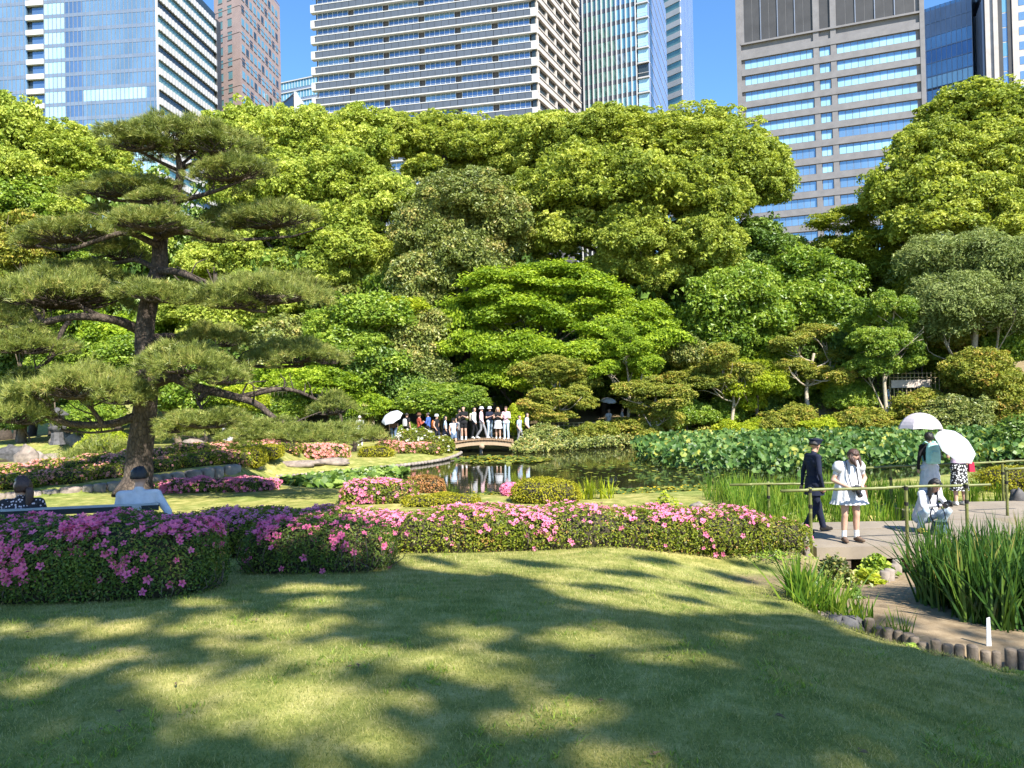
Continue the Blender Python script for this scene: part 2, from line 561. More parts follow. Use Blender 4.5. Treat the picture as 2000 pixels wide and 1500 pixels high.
class Face:
    """a vertical wall plane: u along it, z up, d outwards"""
    def __init__(s, a, b):
        s.a, s.b = np.array(a[:2], float), np.array(b[:2], float)
        s.L = np.linalg.norm(s.b - s.a)
        s.u = (s.b - s.a) / s.L
        s.n = np.array((s.u[1], -s.u[0]))
    def pt(s, u, d):
        return s.a + s.u * u + s.n * d
    def box(s, mb, u0, u1, z0, z1, d0, d1, m=0):
        q = [s.pt(u0, d1), s.pt(u1, d1), s.pt(u1, d0), s.pt(u0, d0)]
        mb.hexa([(p[0], p[1], z0) for p in q] + [(p[0], p[1], z1) for p in q], m)
    def slant(s, mb, u0, u1, za, zb, h, d0, d1, m=0):      # a band from height za at u0 to zb at u1
        q = [(s.pt(u0, d1), za), (s.pt(u1, d1), zb), (s.pt(u1, d0), zb), (s.pt(u0, d0), za)]
        mb.hexa([(p[0], p[1], z) for p, z in q] + [(p[0], p[1], z + h) for p, z in q], m)
def at(px, Y):
    return P(px, 400, Y)[:2]
def prism(mb, pts, z0, z1, m=0):
    n = len(pts)
    mb.add([(p[0], p[1], z0) for p in pts] + [(p[0], p[1], z1) for p in pts],
           [tuple(range(n))[::-1], tuple(range(n, 2 * n))] + [(i, (i + 1) % n, n + (i + 1) % n, n + i) for i in range(n)], m)
def tower(label, pts, z1, m, name='office_tower', z0=-2):
    a = np.mean(np.array(pts), 0)
    t = thing(name, label, 'building', (a[0], a[1], z0))
    mb = MB()
    prism(mb, pts, z0, z1)
    mb.build('wall', m, t)
    return t
def part(name, m, parent, fn, smooth_=False):
    mb = MB()
    fn(mb)
    return mb.build(name, m, parent, smooth_)
def back(a, b, w):                           # the point w metres behind b, square to a-b
    f = Face(a, b)
    return f.pt(f.L, -w), f.pt(0, -w)

# --- slab tower with white ledges, middle
A, B = at(620, 207), at(1052, 194)
fB = Face(A, B)
C0 = P(1135, 400, 224)[:2]
sd_ = Face(B, C0)
Cc, Dd = sd_.b, A + (sd_.b - B)
tw = tower('grey office tower with white horizontal ledges rising behind the middle of the wood', [fB.pt(0, -1.2), fB.pt(fB.L, -1.2), Cc - fB.u * 1.4, Dd], 118, PILLAR)
ZB = 46.0
part('plinth', PANEL, tw, lambda mb: fB.box(mb, -0.5, fB.L + 0.2, -2, ZB - 0.6, -1.1, 0.2))
nf, ph = 17, 4.2
bays = [(0.4 + i * (fB.L - 1.2) / 6, 0.4 + (i + 1) * (fB.L - 1.2) / 6) for i in range(6)]
for k in range(nf):
    z = ZB + k * ph
    bnd = part('spandrel_band', PANEL, tw, lambda mb: [fB.box(mb, u0 + 0.03 + (u1 - u0 - 0.06) * j / 5, u0 + 0.03 + (u1 - u0 - 0.06) * (j + 1) / 5 - 0.07, z + 0.45, z + 2.0, -0.9, 0.3) for u0, u1 in bays for j in range(5)])
    part('ledge', WHITE, bnd, lambda mb: (fB.box(mb, -0.9, fB.L + 0.5, z + 0.12, z + 0.42, -1.1, 0.38), fB.box(mb, -0.9, fB.L + 0.5, z + 2.03, z + 2.25, -1.1, 0.40),
                                         fB.box(mb, -0.9, 0.2, z + 0.42, z + 2.03, -1.0, 0.42), fB.box(mb, fB.L - 1.0, fB.L + 0.45, z + 0.42, z + 2.03, -1.0, 0.42)))
    for i, (u0, u1) in enumerate(bays):
        w0, w1 = u0 + (1.0 if i else 0.3), u1 - 0.75
        g = part('window', GL_DEEP if (i + k) % 5 else GL_BLUE, tw, lambda mb: fB.box(mb, w0, w1, z + 2.3, z + ph + 0.1, -1.25, -0.72))
        part('window_frame', LFRAME, g, lambda mb: [fB.box(mb, w0 + (w1 - w0) * j / 6 - 0.05, w0 + (w1 - w0) * j / 6 + 0.05, z + 2.3, z + ph + 0.1, -0.74, -0.6) for j in range(7)] + [fB.box(mb, w0, w1, z + 2.95, z + 3.0, -0.74, -0.62)])
    fl = sd_
    part('side_beam', BEIGE, tw, lambda mb: (fl.box(mb, 0.55, fl.L, z + 0.1, z + 1.5, 0.05, 0.75), fl.box(mb, 0.55, fl.L, z + 1.5, z + 1.75, 0.05, 0.95)))
for j in range(6):
    u = 0.6 + (sd_.L - 1.4) * j / 5
    part('side_column', BEIGE, tw, lambda mb: sd_.box(mb, u, u + 0.8, ZB, 118, -0.4, 0.45))
part('side_recess', GL_DARK, tw, lambda mb: sd_.box(mb, 0.1, sd_.L - 0.1, ZB - 4, 117.5, -1.0, 0.02))

# --- glass tower with louvred flank, far left
A, B = at(-150, 216), at(312, 209.5)
C0 = P(432, 400, 246)[:2]
fB, sd_ = Face(A, B), Face(B, C0)
tw = tower('blue glass tower with white louvred flank behind the pine, at the left edge', [fB.pt(0, -0.8), fB.pt(fB.L - 0.3, -0.8), C0 - fB.u * 1.0, A + (C0 - B)], 125, GL_DARK)
ph, ZB = 4.1, 34.0
uof = lambda px: float(np.dot(at(px, 1) * (np.dot(A, fB.n) / np.dot(at(px, 1), fB.n)) - A, fB.u))
cuts = [uof(p) for p in (-150, -20, 56, 90, 130, 166, 235, 290, 312)]
ZL = 71.0
for k in range(21):
    z = ZB + k * ph
    part('spandrel_band', SPAND, tw, lambda mb: [fB.box(mb, a_ + 0.02, b_ - 0.02, z, z + 1.0, -0.6, 0.0) for a_, b_ in ((cuts[0], cuts[2]), (cuts[3], cuts[8]))])
    if z > ZL:
        bal = part('balcony_slab', WHITE, tw, lambda mb: fB.box(mb, cuts[2], cuts[3], z - 0.35, z + 1.1, -0.6, 0.35))
        part('balcony_window', GL_DEEP, bal, lambda mb: fB.box(mb, cuts[2] + 1.4, cuts[3] - 0.05, z + 1.3, z + ph - 0.5, -0.78, -0.5))
    for i in range(8):
        if i == 2 and z > ZL: continue
        if i == 2 and z <= ZL:
            pass
        r = rng.random()
        if z <= ZL: g = GL_CYAN if r < 0.55 else GL_PALE
        elif i == 3: g = GL_PALE
        elif i == 4: g = GL_DEEP
        elif i in (5, 6) and abs(z - (ZL + 13)) < 2.2: g = GL_PALE
        else: g = GL_BLUE
        part('window_bay', g, tw, lambda mb: fB.box(mb, cuts[i] + 0.02, cuts[i + 1] - 0.02, z + 1.0, z + ph, -0.6, -0.06))
part('mullion_grid', FRAME, tw, lambda mb: [fB.box(mb, u - 0.07, u + 0.07, ZB, 121, -0.1, 0.14) for u in np.arange(0.2, fB.L, 1.22) if not (cuts[2] < u < cuts[3])] +
     [fB.box(mb, u - 0.07, u + 0.07, ZB, ZL + 1, -0.1, 0.14) for u in np.arange(cuts[2], cuts[3], 1.22)])
part('corner_post', WHITE, tw, lambda mb: fB.box(mb, fB.L - 0.25, fB.L + 0.1, 30, 122, -0.4, 0.3))
for k in range(22):
    z = ZB + k * ph - 0.9
    part('louvre_band', WHITE, tw, lambda mb: [sd_.box(mb, u, u + 0.55, z, z + 1.9, 0.05, 0.55 + 0.12 * (j % 2)) for j, u in enumerate(np.arange(0.3, sd_.L - 2.5, 0.8))])
    part('flank_window', GL_GREEN if k % 3 else GL_DARK, tw, lambda mb: [sd_.box(mb, u0, u1, z + 1.95, z + ph - 0.05, -0.6, -0.02 - 0.03 * j) for j, (u0, u1) in enumerate(((0.2, 14), (14.1, sd_.L - 2.6)))])
part('flank_edge', DARKST, tw, lambda mb: sd_.box(mb, sd_.L - 2.4, sd_.L + 0.4, 0, 122, -0.5, 0.6))

# --- pink-brown tower
A, B = at(424, 262), at(474, 256)
C0 = P(553, 400, 292)[:2]
fB, sd_ = Face(A, B), Face(B, C0)
tw = tower('pink-brown stone tower with small square windows right of the louvred glass tower', [A, B, C0, A + (C0 - B)], 150, PINK)
ph = 4.45
for k in range(20):
    z = 60 + k * ph
    for j in range(2):
        u = fB.L * (0.18 + 0.36 * j)
        w = part('window', GL_GREEN, tw, lambda mb: fB.box(mb, u, u + 1.9, z, z + 2.5, -0.3, 0.02))
        part('window_frame', GREYST, w, lambda mb: (fB.box(mb, u - 0.15, u + 2.05, z - 0.25, z - 0.01, -0.2, 0.14), fB.box(mb, u - 0.15, u + 2.05, z + 2.51, z + 2.7, -0.2, 0.1)))
    for j in range(10):
        u = 1.5 + (sd_.L - 3) * j / 10
        w = part('window', GL_TEAL if (j * 3 + k) % 4 else GL_DARK, tw, lambda mb: sd_.box(mb, u, u + 2.2, z, z + 2.5, -0.3, 0.02))
        part('window_frame', GREYST, w, lambda mb: (sd_.box(mb, u - 0.15, u + 2.35, z - 0.25, z - 0.01, -0.2, 0.14),))
for k in range(11):
    part('stone_course', PINK, tw, lambda mb: (fB.box(mb, -0.02, fB.L + 0.05, 62 + k * 8.9 - 0.55, 62 + k * 8.9 - 0.35, -0.1, 0.1), sd_.box(mb, 0.02, sd_.L, 62 + k * 8.9 - 0.55, 62 + k * 8.9 - 0.35, -0.1, 0.1)))

# --- low glass block and finned block between the pink tower and the slab tower
A, B = at(540, 335), at(640, 325)
fB = Face(A, B)
q = back(A, B, 25)
ztop = P(585, 155, 330)[2]
tw = tower('low pale glass block seen between the pink tower and the ledged tower', [A, B, q[0], q[1]], ztop, SPAND, 'office_block')
for k in range(9):
    z = ztop - 4.6 * (k + 1)
    w = part('window_band', GL_TEAL, tw, lambda mb: fB.box(mb, 0.1, fB.L - 0.1, z + 1.3, z + 4.3, -0.2, 0.05))
    part('mullion_grid', LFRAME, w, lambda mb: [fB.box(mb, u, u + 0.18, z + 1.3, z + 4.3, 0.0, 0.2) for u in np.arange(0.3, fB.L - 0.3, 1.5)])
    part('ledge', WHITE, tw, lambda mb: fB.box(mb, -0.1, fB.L + 0.1, z + 4.3, z + 4.75, -0.2, 0.5))
A, B = at(553, 300), at(577, 290)
C0 = P(616, 400, 322)[:2]
fB, sd_ = Face(A, B), Face(B, C0)
z0_, = (P(580, 186, 292)[2],)
tw = tower('dark finned block beside the pink tower, half hidden by the treetops', [A, B, C0, A + (C0 - B)], z0_, DARKST, 'office_block')
part('fin_row', LFRAME, tw, lambda mb: [sd_.box(mb, u, u + 0.5, 30, z0_ + 0.8, 0.05, 1.0) for u in np.arange(0.5, sd_.L, 1.9)])
part('front_window', GL_DARK, tw, lambda mb: fB.box(mb, 0.3, fB.L - 0.3, 30, z0_ - 1.0, -0.2, 0.06))

# --- green glass tower right of the slab tower
A, B = at(1128, 232), at(1276, 222)
C0 = P(1309, 400, 262)[:2]
fB, sd_ = Face(A, B), Face(B, C0)
tw = tower('green glass tower with white vertical fins right of the ledged tower', [fB.pt(0, -0.6), fB.pt(fB.L, -0.6), C0 - fB.u * 0.5, A + (C0 - B)], 140, GL_DARK)
ph = 4.35
for k in range(20):
    z = 44 + k * ph
    part('spandrel_band', PANEL, tw, lambda mb: fB.box(mb, 0.05, fB.L * 0.83, z, z + 1.25, -0.5, 0.0))
    for j in range(6):
        u0, u1 = fB.L * 0.83 * j / 6 + 0.04, fB.L * 0.83 * (j + 1) / 6
        g = PANEL if j == 0 else (GL_GREEN if j < 4 or k < 8 and j < 5 else GL_TEAL)
        if j == 4 and k % 4 == 0: g = GL_BLUE
        part('window_bay', g, tw, lambda mb: fB.box(mb, u0, u1, z + 1.27, z + ph - 0.02, -0.5, -0.05))
    part('balcony_slab', WHITE, tw, lambda mb: (fB.box(mb, fB.L * 0.85, fB.L - 0.2, z, z + 0.4, -0.5, 0.6), fB.box(mb, fB.L * 0.85, fB.L - 0.2, z + 1.5, z + 1.6, 0.3, 0.5)))
    part('balcony_window', GL_DARK if k % 6 == 5 else GL_PALE, tw, lambda mb: fB.box(mb, fB.L * 0.85, fB.L - 0.1, z + 0.42, z + ph - 0.1, -0.5, -0.1))
    part('flank_window', GL_LILAC, tw, lambda mb: sd_.box(mb, 0.1, sd_.L, z + 0.1, z + ph - 0.12, -0.4, 0.0))
    part('flank_ledge', LFRAME, tw, lambda mb: sd_.box(mb, 0.05, sd_.L, z - 0.1, z + 0.06, -0.2, 0.1))
for j in range(14):
    u = fB.L * 0.83 * j / 13
    part('fin', WHITE, tw, lambda mb: fB.box(mb, u - 0.12, u + 0.12, 40, 138, -0.1, 0.55))

# --- slim glass tower with white banded face behind it
A, B = at(1296, 300), at(1338, 292)
C0 = P(1362, 400, 335)[:2]
fB, sd_ = Face(A, B), Face(B, C0)
tw = tower('slim lilac glass tower with white banded front just right of the green glass one', [A, B, C0, A + (C0 - B)], 175, LFRAME)
for k in range(28):
    z = 48 + k * 4.5
    part('window_band', GL_GREEN, tw, lambda mb: fB.box(mb, 1.2, fB.L - 0.4, z, z + 2.2, -0.3, 0.05))
    part('ledge', WHITE, tw, lambda mb: fB.box(mb, 0.3, fB.L, z + 2.25, z + 4.4, -0.3, 0.3))
    part('flank_window', GL_LILAC, tw, lambda mb: sd_.box(mb, 0.1, sd_.L - 0.1, z + 0.1, z + 4.3, -0.3, 0.04))

# --- small far glass block low in the gap of sky
A, B = at(1362, 420), at(1421, 412)
fB = Face(A, B)
q = back(A, B, 20)
zt = P(1395, 222, 415)[2]
tw = tower('far low glass block in the gap of sky left of the grey stone tower', [A, B, q[0], q[1]], zt, GL_PALE, 'office_block')
part('mullion_grid', LFRAME, tw, lambda mb: [fB.box(mb, u, u + 0.3, 40, zt + 0.5, -0.1, 0.25) for u in np.arange(0.2, fB.L, 2.3)] + [fB.box(mb, 0, fB.L, z, z + 0.5, -0.1, 0.2) for z in np.arange(60, zt, 4.4)])

# --- grey stone tower with strip windows, right
A, B = at(1447, 196), at(1814, 180)
fB = Face(A, B)
q = back(A, B, 40)
tw = tower('warm grey stone tower with strip windows and dark louvred top on the right', [A, B, q[0], q[1]], 104.2, GREYST)
uo = lambda px: fB.L * (px - 1447) / (1814 - 1447) + 0.0
ph = 4.08
groups = [(1463, 1603, 11), (1616, 1637, 2), (1650, 1799, 11)]
TOP = 88.6
part('setback_floor', FRAME, tw, lambda mb: (fB.box(mb, uo(1475), uo(1795), 104.3, 112, -12, -1.5), fB.box(mb, uo(1470), uo(1700), 106.5, 107, -2, -1.0)))
for k in range(14):
    z = TOP - 2.1 - (k + 1) * ph
    for gi, (p0, p1, n) in enumerate(groups):
        u0, u1 = uo(p0), uo(p1)
        for j in range(n):
            a_, b_ = u0 + (u1 - u0) * j / n + 0.05, u0 + (u1 - u0) * (j + 1) / n - 0.05
            g_top = GL_BLUE
            w = part('window_pane', g_top, tw, lambda mb: fB.box(mb, a_, b_, z, z + 2.15, -0.2, 0.03))
            lit = (k < 5 or (k == 5 and (gi < 2 and j > 3)) or (k == 6 and gi > 0) or (gi == 1 and k < 8)) 
            if lit:
                hgt = 1.25 if gi < 2 or k < 5 else 1.6
                part('blind', GL_CYAN, w, lambda mb: fB.box(mb, a_ + 0.02, b_ - 0.02, z + 0.02, z + hgt, -0.1, 0.05))
    part('lintel', GREYST, tw, lambda mb: fB.box(mb, uo(1456), uo(1806), z + 2.32, z + 3.92, -0.2, 0.55))
for p in (1609.5, 1643.5):
    part('pier', GREYST, tw, lambda mb: fB.box(mb, uo(p - 5.5), uo(p + 5.5), 20, 104, -0.2, 0.42))
for p0, p1 in ((1447, 1455), (1807, 1814)):
    part('corner_pier', GREYST, tw, lambda mb: fB.box(mb, uo(p0) - 0.1, uo(p1) + 0.1, 0, 104.6, -0.3, 0.62))
for p0, p1, n in ((1463, 1603, 8), (1617, 1637, 1), (1650, 1798, 8)):
    u0, u1 = uo(p0), uo(p1)
    for j in range(n):
        a_, b_ = u0 + (u1 - u0) * j / n, u0 + (u1 - u0) * (j + 1) / n
        part('louvre_panel', DARKST, tw, lambda mb: fB.box(mb, a_ + 0.06, b_ - 0.06, TOP + 0.6, TOP + 11.5, -0.2, 0.05))
        if j % 2 and j < n - 1:
            part('panel_rib', FRAME, tw, lambda mb: fB.box(mb, b_ - 0.1, b_ + 0.1, TOP + 0.6, TOP + 11.5, -0.1, 0.25))
    part('top_recess', BLACK, tw, lambda mb: fB.box(mb, u0, u1, TOP + 11.55, TOP + 13.2, -0.2, 0.02))
part('cornice', GREYST, tw, lambda mb: (fB.box(mb, uo(1455), uo(1807), TOP - 0.1, TOP + 0.35, -0.2, 0.7), fB.box(mb, uo(1455), uo(1807), TOP + 13.3, 104.4, -0.2, 0.5)))

# --- blue glass tower behind, right
A, B = at(1806, 250), at(1908, 240)
fB = Face(A, B)
q = back(A, B, 30)
zt = P(1812, 24, 250)[2] + 0.5
tw = tower('bright blue glass tower between the grey stone tower and the beige one', [A, B, q[0], q[1]], zt, GL_BLUE)
for k in range(16):
    z = zt - 1.0 - (k + 1) * 4.3
    part('window_band', (GL_BLUE, GL_PALE, GL_BLUE, GL_DEEP)[k % 4] if k > 1 else SPAND, tw, lambda mb: fB.box(mb, 0.1, fB.L, z + 0.35, z + 4.25, -0.2, 0.06))
    part('ledge', DARKST if k in (5, 9) else SPAND, tw, lambda mb: fB.box(mb, 0.05, fB.L, z, z + (0.7 if k in (5, 9) else 0.33), -0.2, 0.2))
part('mullion_grid', FRAME, tw, lambda mb: [fB.box(mb, u, u + 0.14, zt - 75, zt, -0.1, 0.22) for u in np.arange(0.2, fB.L, 1.45)])

# --- beige tower at the right edge
A, B = at(1902, 262), at(1934, 232)
C0 = P(2140, 400, 222)[:2]
fB, sd_ = Face(A, B), Face(B, C0)
tw = tower('beige stone tower with dark side wall cut by the right edge', [A, B, C0, A + (C0 - B)], 165, BEIGE)
part('side_wall', DARKST, tw, lambda mb: fB.box(mb, 0.2, fB.L - 0.2, 20, 162, -0.3, 0.15))
part('side_fins', FRAME, tw, lambda mb: [fB.box(mb, u, u + 0.3, 20, 118, 0.15, 0.7) for u in np.arange(1, fB.L, 1.9)])
for k in range(32):
    z = 20 + k * 4.4
    g = part('glass_strip', GL_BLUE if k % 3 else GL_TEAL, tw, lambda mb: sd_.box(mb, sd_.L * 0.16, sd_.L * 0.235, z, z + 4.1, -0.2, 0.05))
    part('window', GL_BLUE, tw, lambda mb: sd_.box(mb, sd_.L * 0.33, sd_.L * 0.6, z + 1.2, z + 3.6, -0.2, 0.06))
for f_ in (0.1, 0.145, 0.24, 0.285):
    part('pilaster', BEIGE if f_ in (0.1, 0.285) else DARKST, tw, lambda mb: sd_.box(mb, sd_.L * f_ - 0.6, sd_.L * f_ + 0.6, 20, 164, -0.2, 0.6 if f_ in (0.1, 0.285) else 0.3))
# ================================================================== vegetation
BARK = mat('grey_brown_bark', (0.14, 0.105, 0.075), 0.9, vary=0.45, scale=9, bumps=0.6, bscale=22)
PALEBARK = mat('pale_bark', (0.36, 0.30, 0.22), 0.85, vary=0.3, scale=9, bumps=0.5, bscale=25)
DARKBARK = mat('dark_bark', (0.055, 0.042, 0.032), 0.9, vary=0.4, scale=9, bumps=0.6, bscale=22)
LM = {
    'camphor': leaf_mat('camphor_leaves', [(0.0, (0.114, 0.168, 0.026)), (0.35, (0.248, 0.306, 0.044)), (0.7, (0.382, 0.429, 0.068)), (1.0, (0.556, 0.571, 0.121))], 0.36),
    'camphor2': leaf_mat('fresh_camphor_leaves', [(0.0, (0.134, 0.204, 0.029)), (0.4, (0.298, 0.367, 0.050)), (1.0, (0.556, 0.591, 0.121))], 0.36),
    'maple': leaf_mat('maple_leaves', [(0.0, (0.098, 0.173, 0.014)), (0.5, (0.237, 0.346, 0.022)), (1.0, (0.443, 0.530, 0.040))], 0.42),
    'maple_dark': leaf_mat('dark_maple_leaves', [(0.0, (0.092, 0.138, 0.014)), (0.5, (0.201, 0.253, 0.021)), (1.0, (0.368, 0.380, 0.034))], 0.4),
    'olive': leaf_mat('olive_leaves', [(0.0, (0.094, 0.130, 0.031)), (0.45, (0.189, 0.230, 0.050)), (0.8, (0.307, 0.319, 0.083)), (1.0, (0.460, 0.366, 0.118))], 0.22, 0.42, 0.4),
    'green': leaf_mat('green_leaves', [(0.0, (0.075, 0.149, 0.016)), (0.5, (0.190, 0.287, 0.028)), (1.0, (0.380, 0.460, 0.063))], 0.35, 0.42, 0.4),
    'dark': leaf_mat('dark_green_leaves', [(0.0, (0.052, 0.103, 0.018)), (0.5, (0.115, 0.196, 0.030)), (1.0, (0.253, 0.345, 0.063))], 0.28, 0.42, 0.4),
    'yellow': leaf_mat('yellow_green_leaves', [(0.0, (0.17, 0.24, 0.016)), (0.5, (0.35, 0.42, 0.022)), (1.0, (0.54, 0.55, 0.05))], 0.4),
    'rusty': leaf_mat('rust_tinged_leaves', [(0.0, (0.118, 0.157, 0.022)), (0.5, (0.252, 0.280, 0.036)), (0.85, (0.403, 0.358, 0.062)), (1.0, (0.482, 0.291, 0.078))], 0.3),
    'willow': leaf_mat('grey_green_leaves', [(0.0, (0.098, 0.138, 0.037)), (0.5, (0.218, 0.270, 0.081)), (1.0, (0.380, 0.420, 0.149))], 0.3),
}
LIB = {}
def lobe_mesh(style, L, W, rc, r, per, flat, asp, var, jit, inner, cover):
    """a ball of leaf clumps of radius about r, used by every lobe of that size"""
    key = (style, L, W, rc, round(r, 2), per, flat, asp, var)
    if key in LIB:
        return LIB[key]
    up = np.array((0, 0, 1.0))
    ax = np.array((r, r, r * asp))
    area = 4 * math.pi * r * r * (0.45 + 0.55 * asp)
    n = max(7, int(area / (rc * rc * cover)))
    D = unit(rng.normal(size=(n, 3)))
    D[:, 2] = np.where(D[:, 2] < -0.4, -D[:, 2] * 0.8, D[:, 2])
    D = unit(D)
    C = D * ax * (0.62 + 0.52 * rng.random((n, 1)))
    rs = rc * (0.5 + 0.9 * rng.random(n))
    k = np.maximum(6, (per * (rs / rc) ** 2 * (0.75 + 0.5 * rng.random(n))).astype(int))
    ids = np.repeat(np.arange(n), k)
    m = len(ids)
    if style == 'layer':
        d = unit(rng.normal(size=(m, 3)))
        q = C[ids] + d * rs[ids][:, None] * np.array((1.3, 1.3, 0.2)) * (rng.random((m, 1)) ** 0.4)
        rr = np.linalg.norm((q - C[ids])[:, :2], axis=1)
        q[:, 2] -= 0.22 * rr ** 2 / rs[ids]
        N = unit(up * 0.9 + D[ids] * 0.4 + rng.normal(size=(m, 3)) * 0.4)
    else:
        d = unit(rng.normal(size=(m, 3)) + 0.55 * D[ids] + 0.45 * up)
        q = C[ids] + d * rs[ids][:, None] * np.array((1, 1, flat)) * (0.5 + 0.55 * rng.random((m, 1)) ** 0.6)
        N = unit(d * 0.75 + 0.35 * up + rng.normal(size=(m, 3)) * jit)
    rnd = np.clip(0.55 * rng.random(n)[ids] + 0.5 * rng.random(m), 0, 1)
    ni = int(m * inner)
    qi = unit(rng.normal(size=(ni, 3))) * ax * (0.3 + 0.45 * rng.random((ni, 1)))
    q = np.concatenate((q, qi))
    N = np.concatenate((N, unit(rng.normal(size=(ni, 3)) + 0.5 * up)))
    rnd = np.concatenate((rnd, rng.random(ni) * 0.7))  # inner leaves take darker tones, painting shade into the crown's heart
    s = 0.65 + 0.7 * rng.random(len(q))
    s[m:] *= 1.5
    o = leaves('leaf_mass', q, N, L * s, W * s, LM['green'], None, rnd=rnd)
    me = o.data
    bpy.data.objects.remove(o)
    LIB[key] = me
    return me
def crown(parent, lobes, mats, rc=0.6, per=62, L=0.3, W=0.19, flat=0.8, style='clump', inner=0.22, cover=1.5, jit=0.45, asp=0.85, nvar=2, **_):
    """crown = one foliage mass per lobe, each turned and sized on its own"""
    e = bpy.data.objects.new('crown', None)
    COL.objects.link(e)
    e.parent = parent
    ORG[e.name] = org(parent)
    for c, r in lobes:
        rm = (r[0] * r[1]) ** 0.5
        cls = 0.5 * 1.5 ** round(math.log(max(rm, 0.3) / 0.5) / math.log(1.5))
        me = lobe_mesh(style, L, W, rc, cls, per, flat, asp, int(rng.integers(0, nvar)), jit, inner, cover)
        o = bpy.data.objects.new('leaf_mass', me)
        COL.objects.link(o)
        o.parent = e
        o.location = tuple(c - org(parent))
        o.scale = (r[0] / cls, r[1] / cls, r[2] / (cls * asp))
        if rm > 0.7 and rng.random() < 0.7:        # loose sprays standing out of the mass
            me2 = lobe_mesh(style, L, W, rc * 0.75, cls, int(per * 0.42), flat, asp, 7, 0.8, 0.0, cover * 4.5)
            o2 = bpy.data.objects.new('leaf_spray', me2)
            COL.objects.link(o2)
            o2.parent = e
            o2.location = o.location
            k2 = rng.uniform(1.16, 1.34)
            o2.scale = (r[0] / cls * k2, r[1] / cls * k2, r[2] / (cls * asp) * k2)
            o2.rotation_euler = (0, 0, rng.random() * 6.28 if abs(r[0] / r[1] - 1) < 0.3 else 0)
            o2['kind'] = 'stuff'
            o2.material_slots[0].link = 'OBJECT'
            o2.material_slots[0].material = mats
        o.rotation_euler = (rng.normal() * 0.1, rng.normal() * 0.1, 0)
        # turn about the vertical before scaling keeps the outline: spin in 180 degree steps plus mirror
        if rng.random() < 0.5:
            o.scale.x *= -1
        if rng.random() < 0.5:
            o.scale.y *= -1
        o['kind'] = 'stuff'
        o.material_slots[0].link = 'OBJECT'
        o.material_slots[0].material = mats
    return e, None
def limbs(parent, base, top, lobes, C, r0, barks, n_twig=0, lean=None, name='trunk'):
    """trunk from base to top and a tapering limb into every lobe"""
    mb = MB()
    base, top = np.asarray(base, float), np.asarray(top, float)
    mid = (base + top) / 2 + np.array((rng.normal() * 0.04, rng.normal() * 0.04, 0)) * np.linalg.norm(top - base)
    tr = curve_pts([base - (0, 0, 0.15), base * 0.75 + mid * 0.25, mid, top], 14)
    rad = r0 * np.interp(np.linspace(0, 1, 14), [0, 0.06, 0.25, 1], [1.55, 1.2, 1.0, 0.45])
    mb.tube(tr, rad, 9, 0, jit=0.12)
    for c, r in lobes:
        i = int(np.clip(np.argmin(np.linalg.norm(tr - c, axis=1)) - rng.integers(1, 5), 4, 13))
        a = tr[i]
        e = c + np.array((0, 0, -0.1)) * r
        m1 = a * 0.55 + e * 0.45 + np.array((rng.normal() * 0.3, rng.normal() * 0.3, -0.1 * np.linalg.norm(e - a)))
        pth = curve_pts([a, m1, e], 8)
        mb.tube(pth, np.linspace(rad[i] * 0.6, max(0.03, rad[i] * 0.16), 8), 6, 0, jit=0.1)
        for _ in range(n_twig):
            s = pth[rng.integers(3, 8)]
            t = c + unit(rng.normal(size=3) - (0, 0.5, 0)) * r * 0.85
            mm = (s + t) / 2 + rng.normal(size=3) * 0.12 * np.linalg.norm(t - s)
            mb.tube(curve_pts([s, mm, t], 6), np.linspace(max(0.025, rad[i] * 0.2), 0.012, 6), 5, 0)
    return mb.build(name, barks, parent, True)
def lob(px, py, rx, ry, Y, dY=0.0, dep=1.0):
    c = P(px, py, Y + dY)
    return (c, np.array((M(rx, Y + dY), M((rx + ry) / 2 * dep, Y + dY), M(ry, Y + dY))))
def tree(name, label, bx, Y, lobes, leaf, bark=None, r0=0.3, top=None, group=None, twig=0, cat='tree', split=None, **kw):
    """lobes: (px, py, rx, ry[, dY]) in photo pixels at depth Y"""
    Ls = [lob(l[0], l[1], l[2], l[3], Y, l[4] if len(l) > 4 else rng.uniform(-1.2, 1.2)) for l in lobes]
    L0 = Ls
    if split:
        k, f, fz = split
        Ls2 = []
        for c, r in Ls:
            if fz is None:                        # a lobe keeps its heart and grows knobs
                Ls2.append((c, r * 0.97))
            for _ in range(k):
                d = unit(rng.normal(size=3) * np.array((1, 0.8, 0.8)) - (0, 0.35, -0.15))
                if fz is None:
                    g = f * rng.uniform(0.6, 1.45)
                    Ls2.append((c + d * r * (1.0 - g * 0.55), r.mean() * g * np.array((1.1, 1.0, 0.9))))
                else:                             # flat sprays set one above the other
                    g = f * rng.uniform(0.75, 1.3)
                    Ls2.append((c + d * r * np.array((0.75, 0.6, 0.85)), r * np.array((g, g, g * fz))))
        Ls = Ls2
    x = P(bx, 750, Y)[0]
    base = np.array((x, Y, float(hz(x, Y))))
    t = thing(name, label, cat, base, group)
    o, C = crown(t, Ls, LM[leaf], **kw)
    if top is None:
        cs = np.array([l[0] for l in L0])
        tp = cs[np.argmax(cs[:, 2])] * 0.6 + cs.mean(0) * 0.4
    else:
        tp = P(top[0], top[1], Y)
    limbs(t, base, tp, L0, C, r0, bark or BARK, twig)
    return t

W1 = 'trees of the wood behind the pond'
CAM = dict(rc=0.42, per=62, L=0.2, W=0.13, cover=1.35, inner=0.15, jit=0.75, split=(5, 0.34, None), nvar=3)
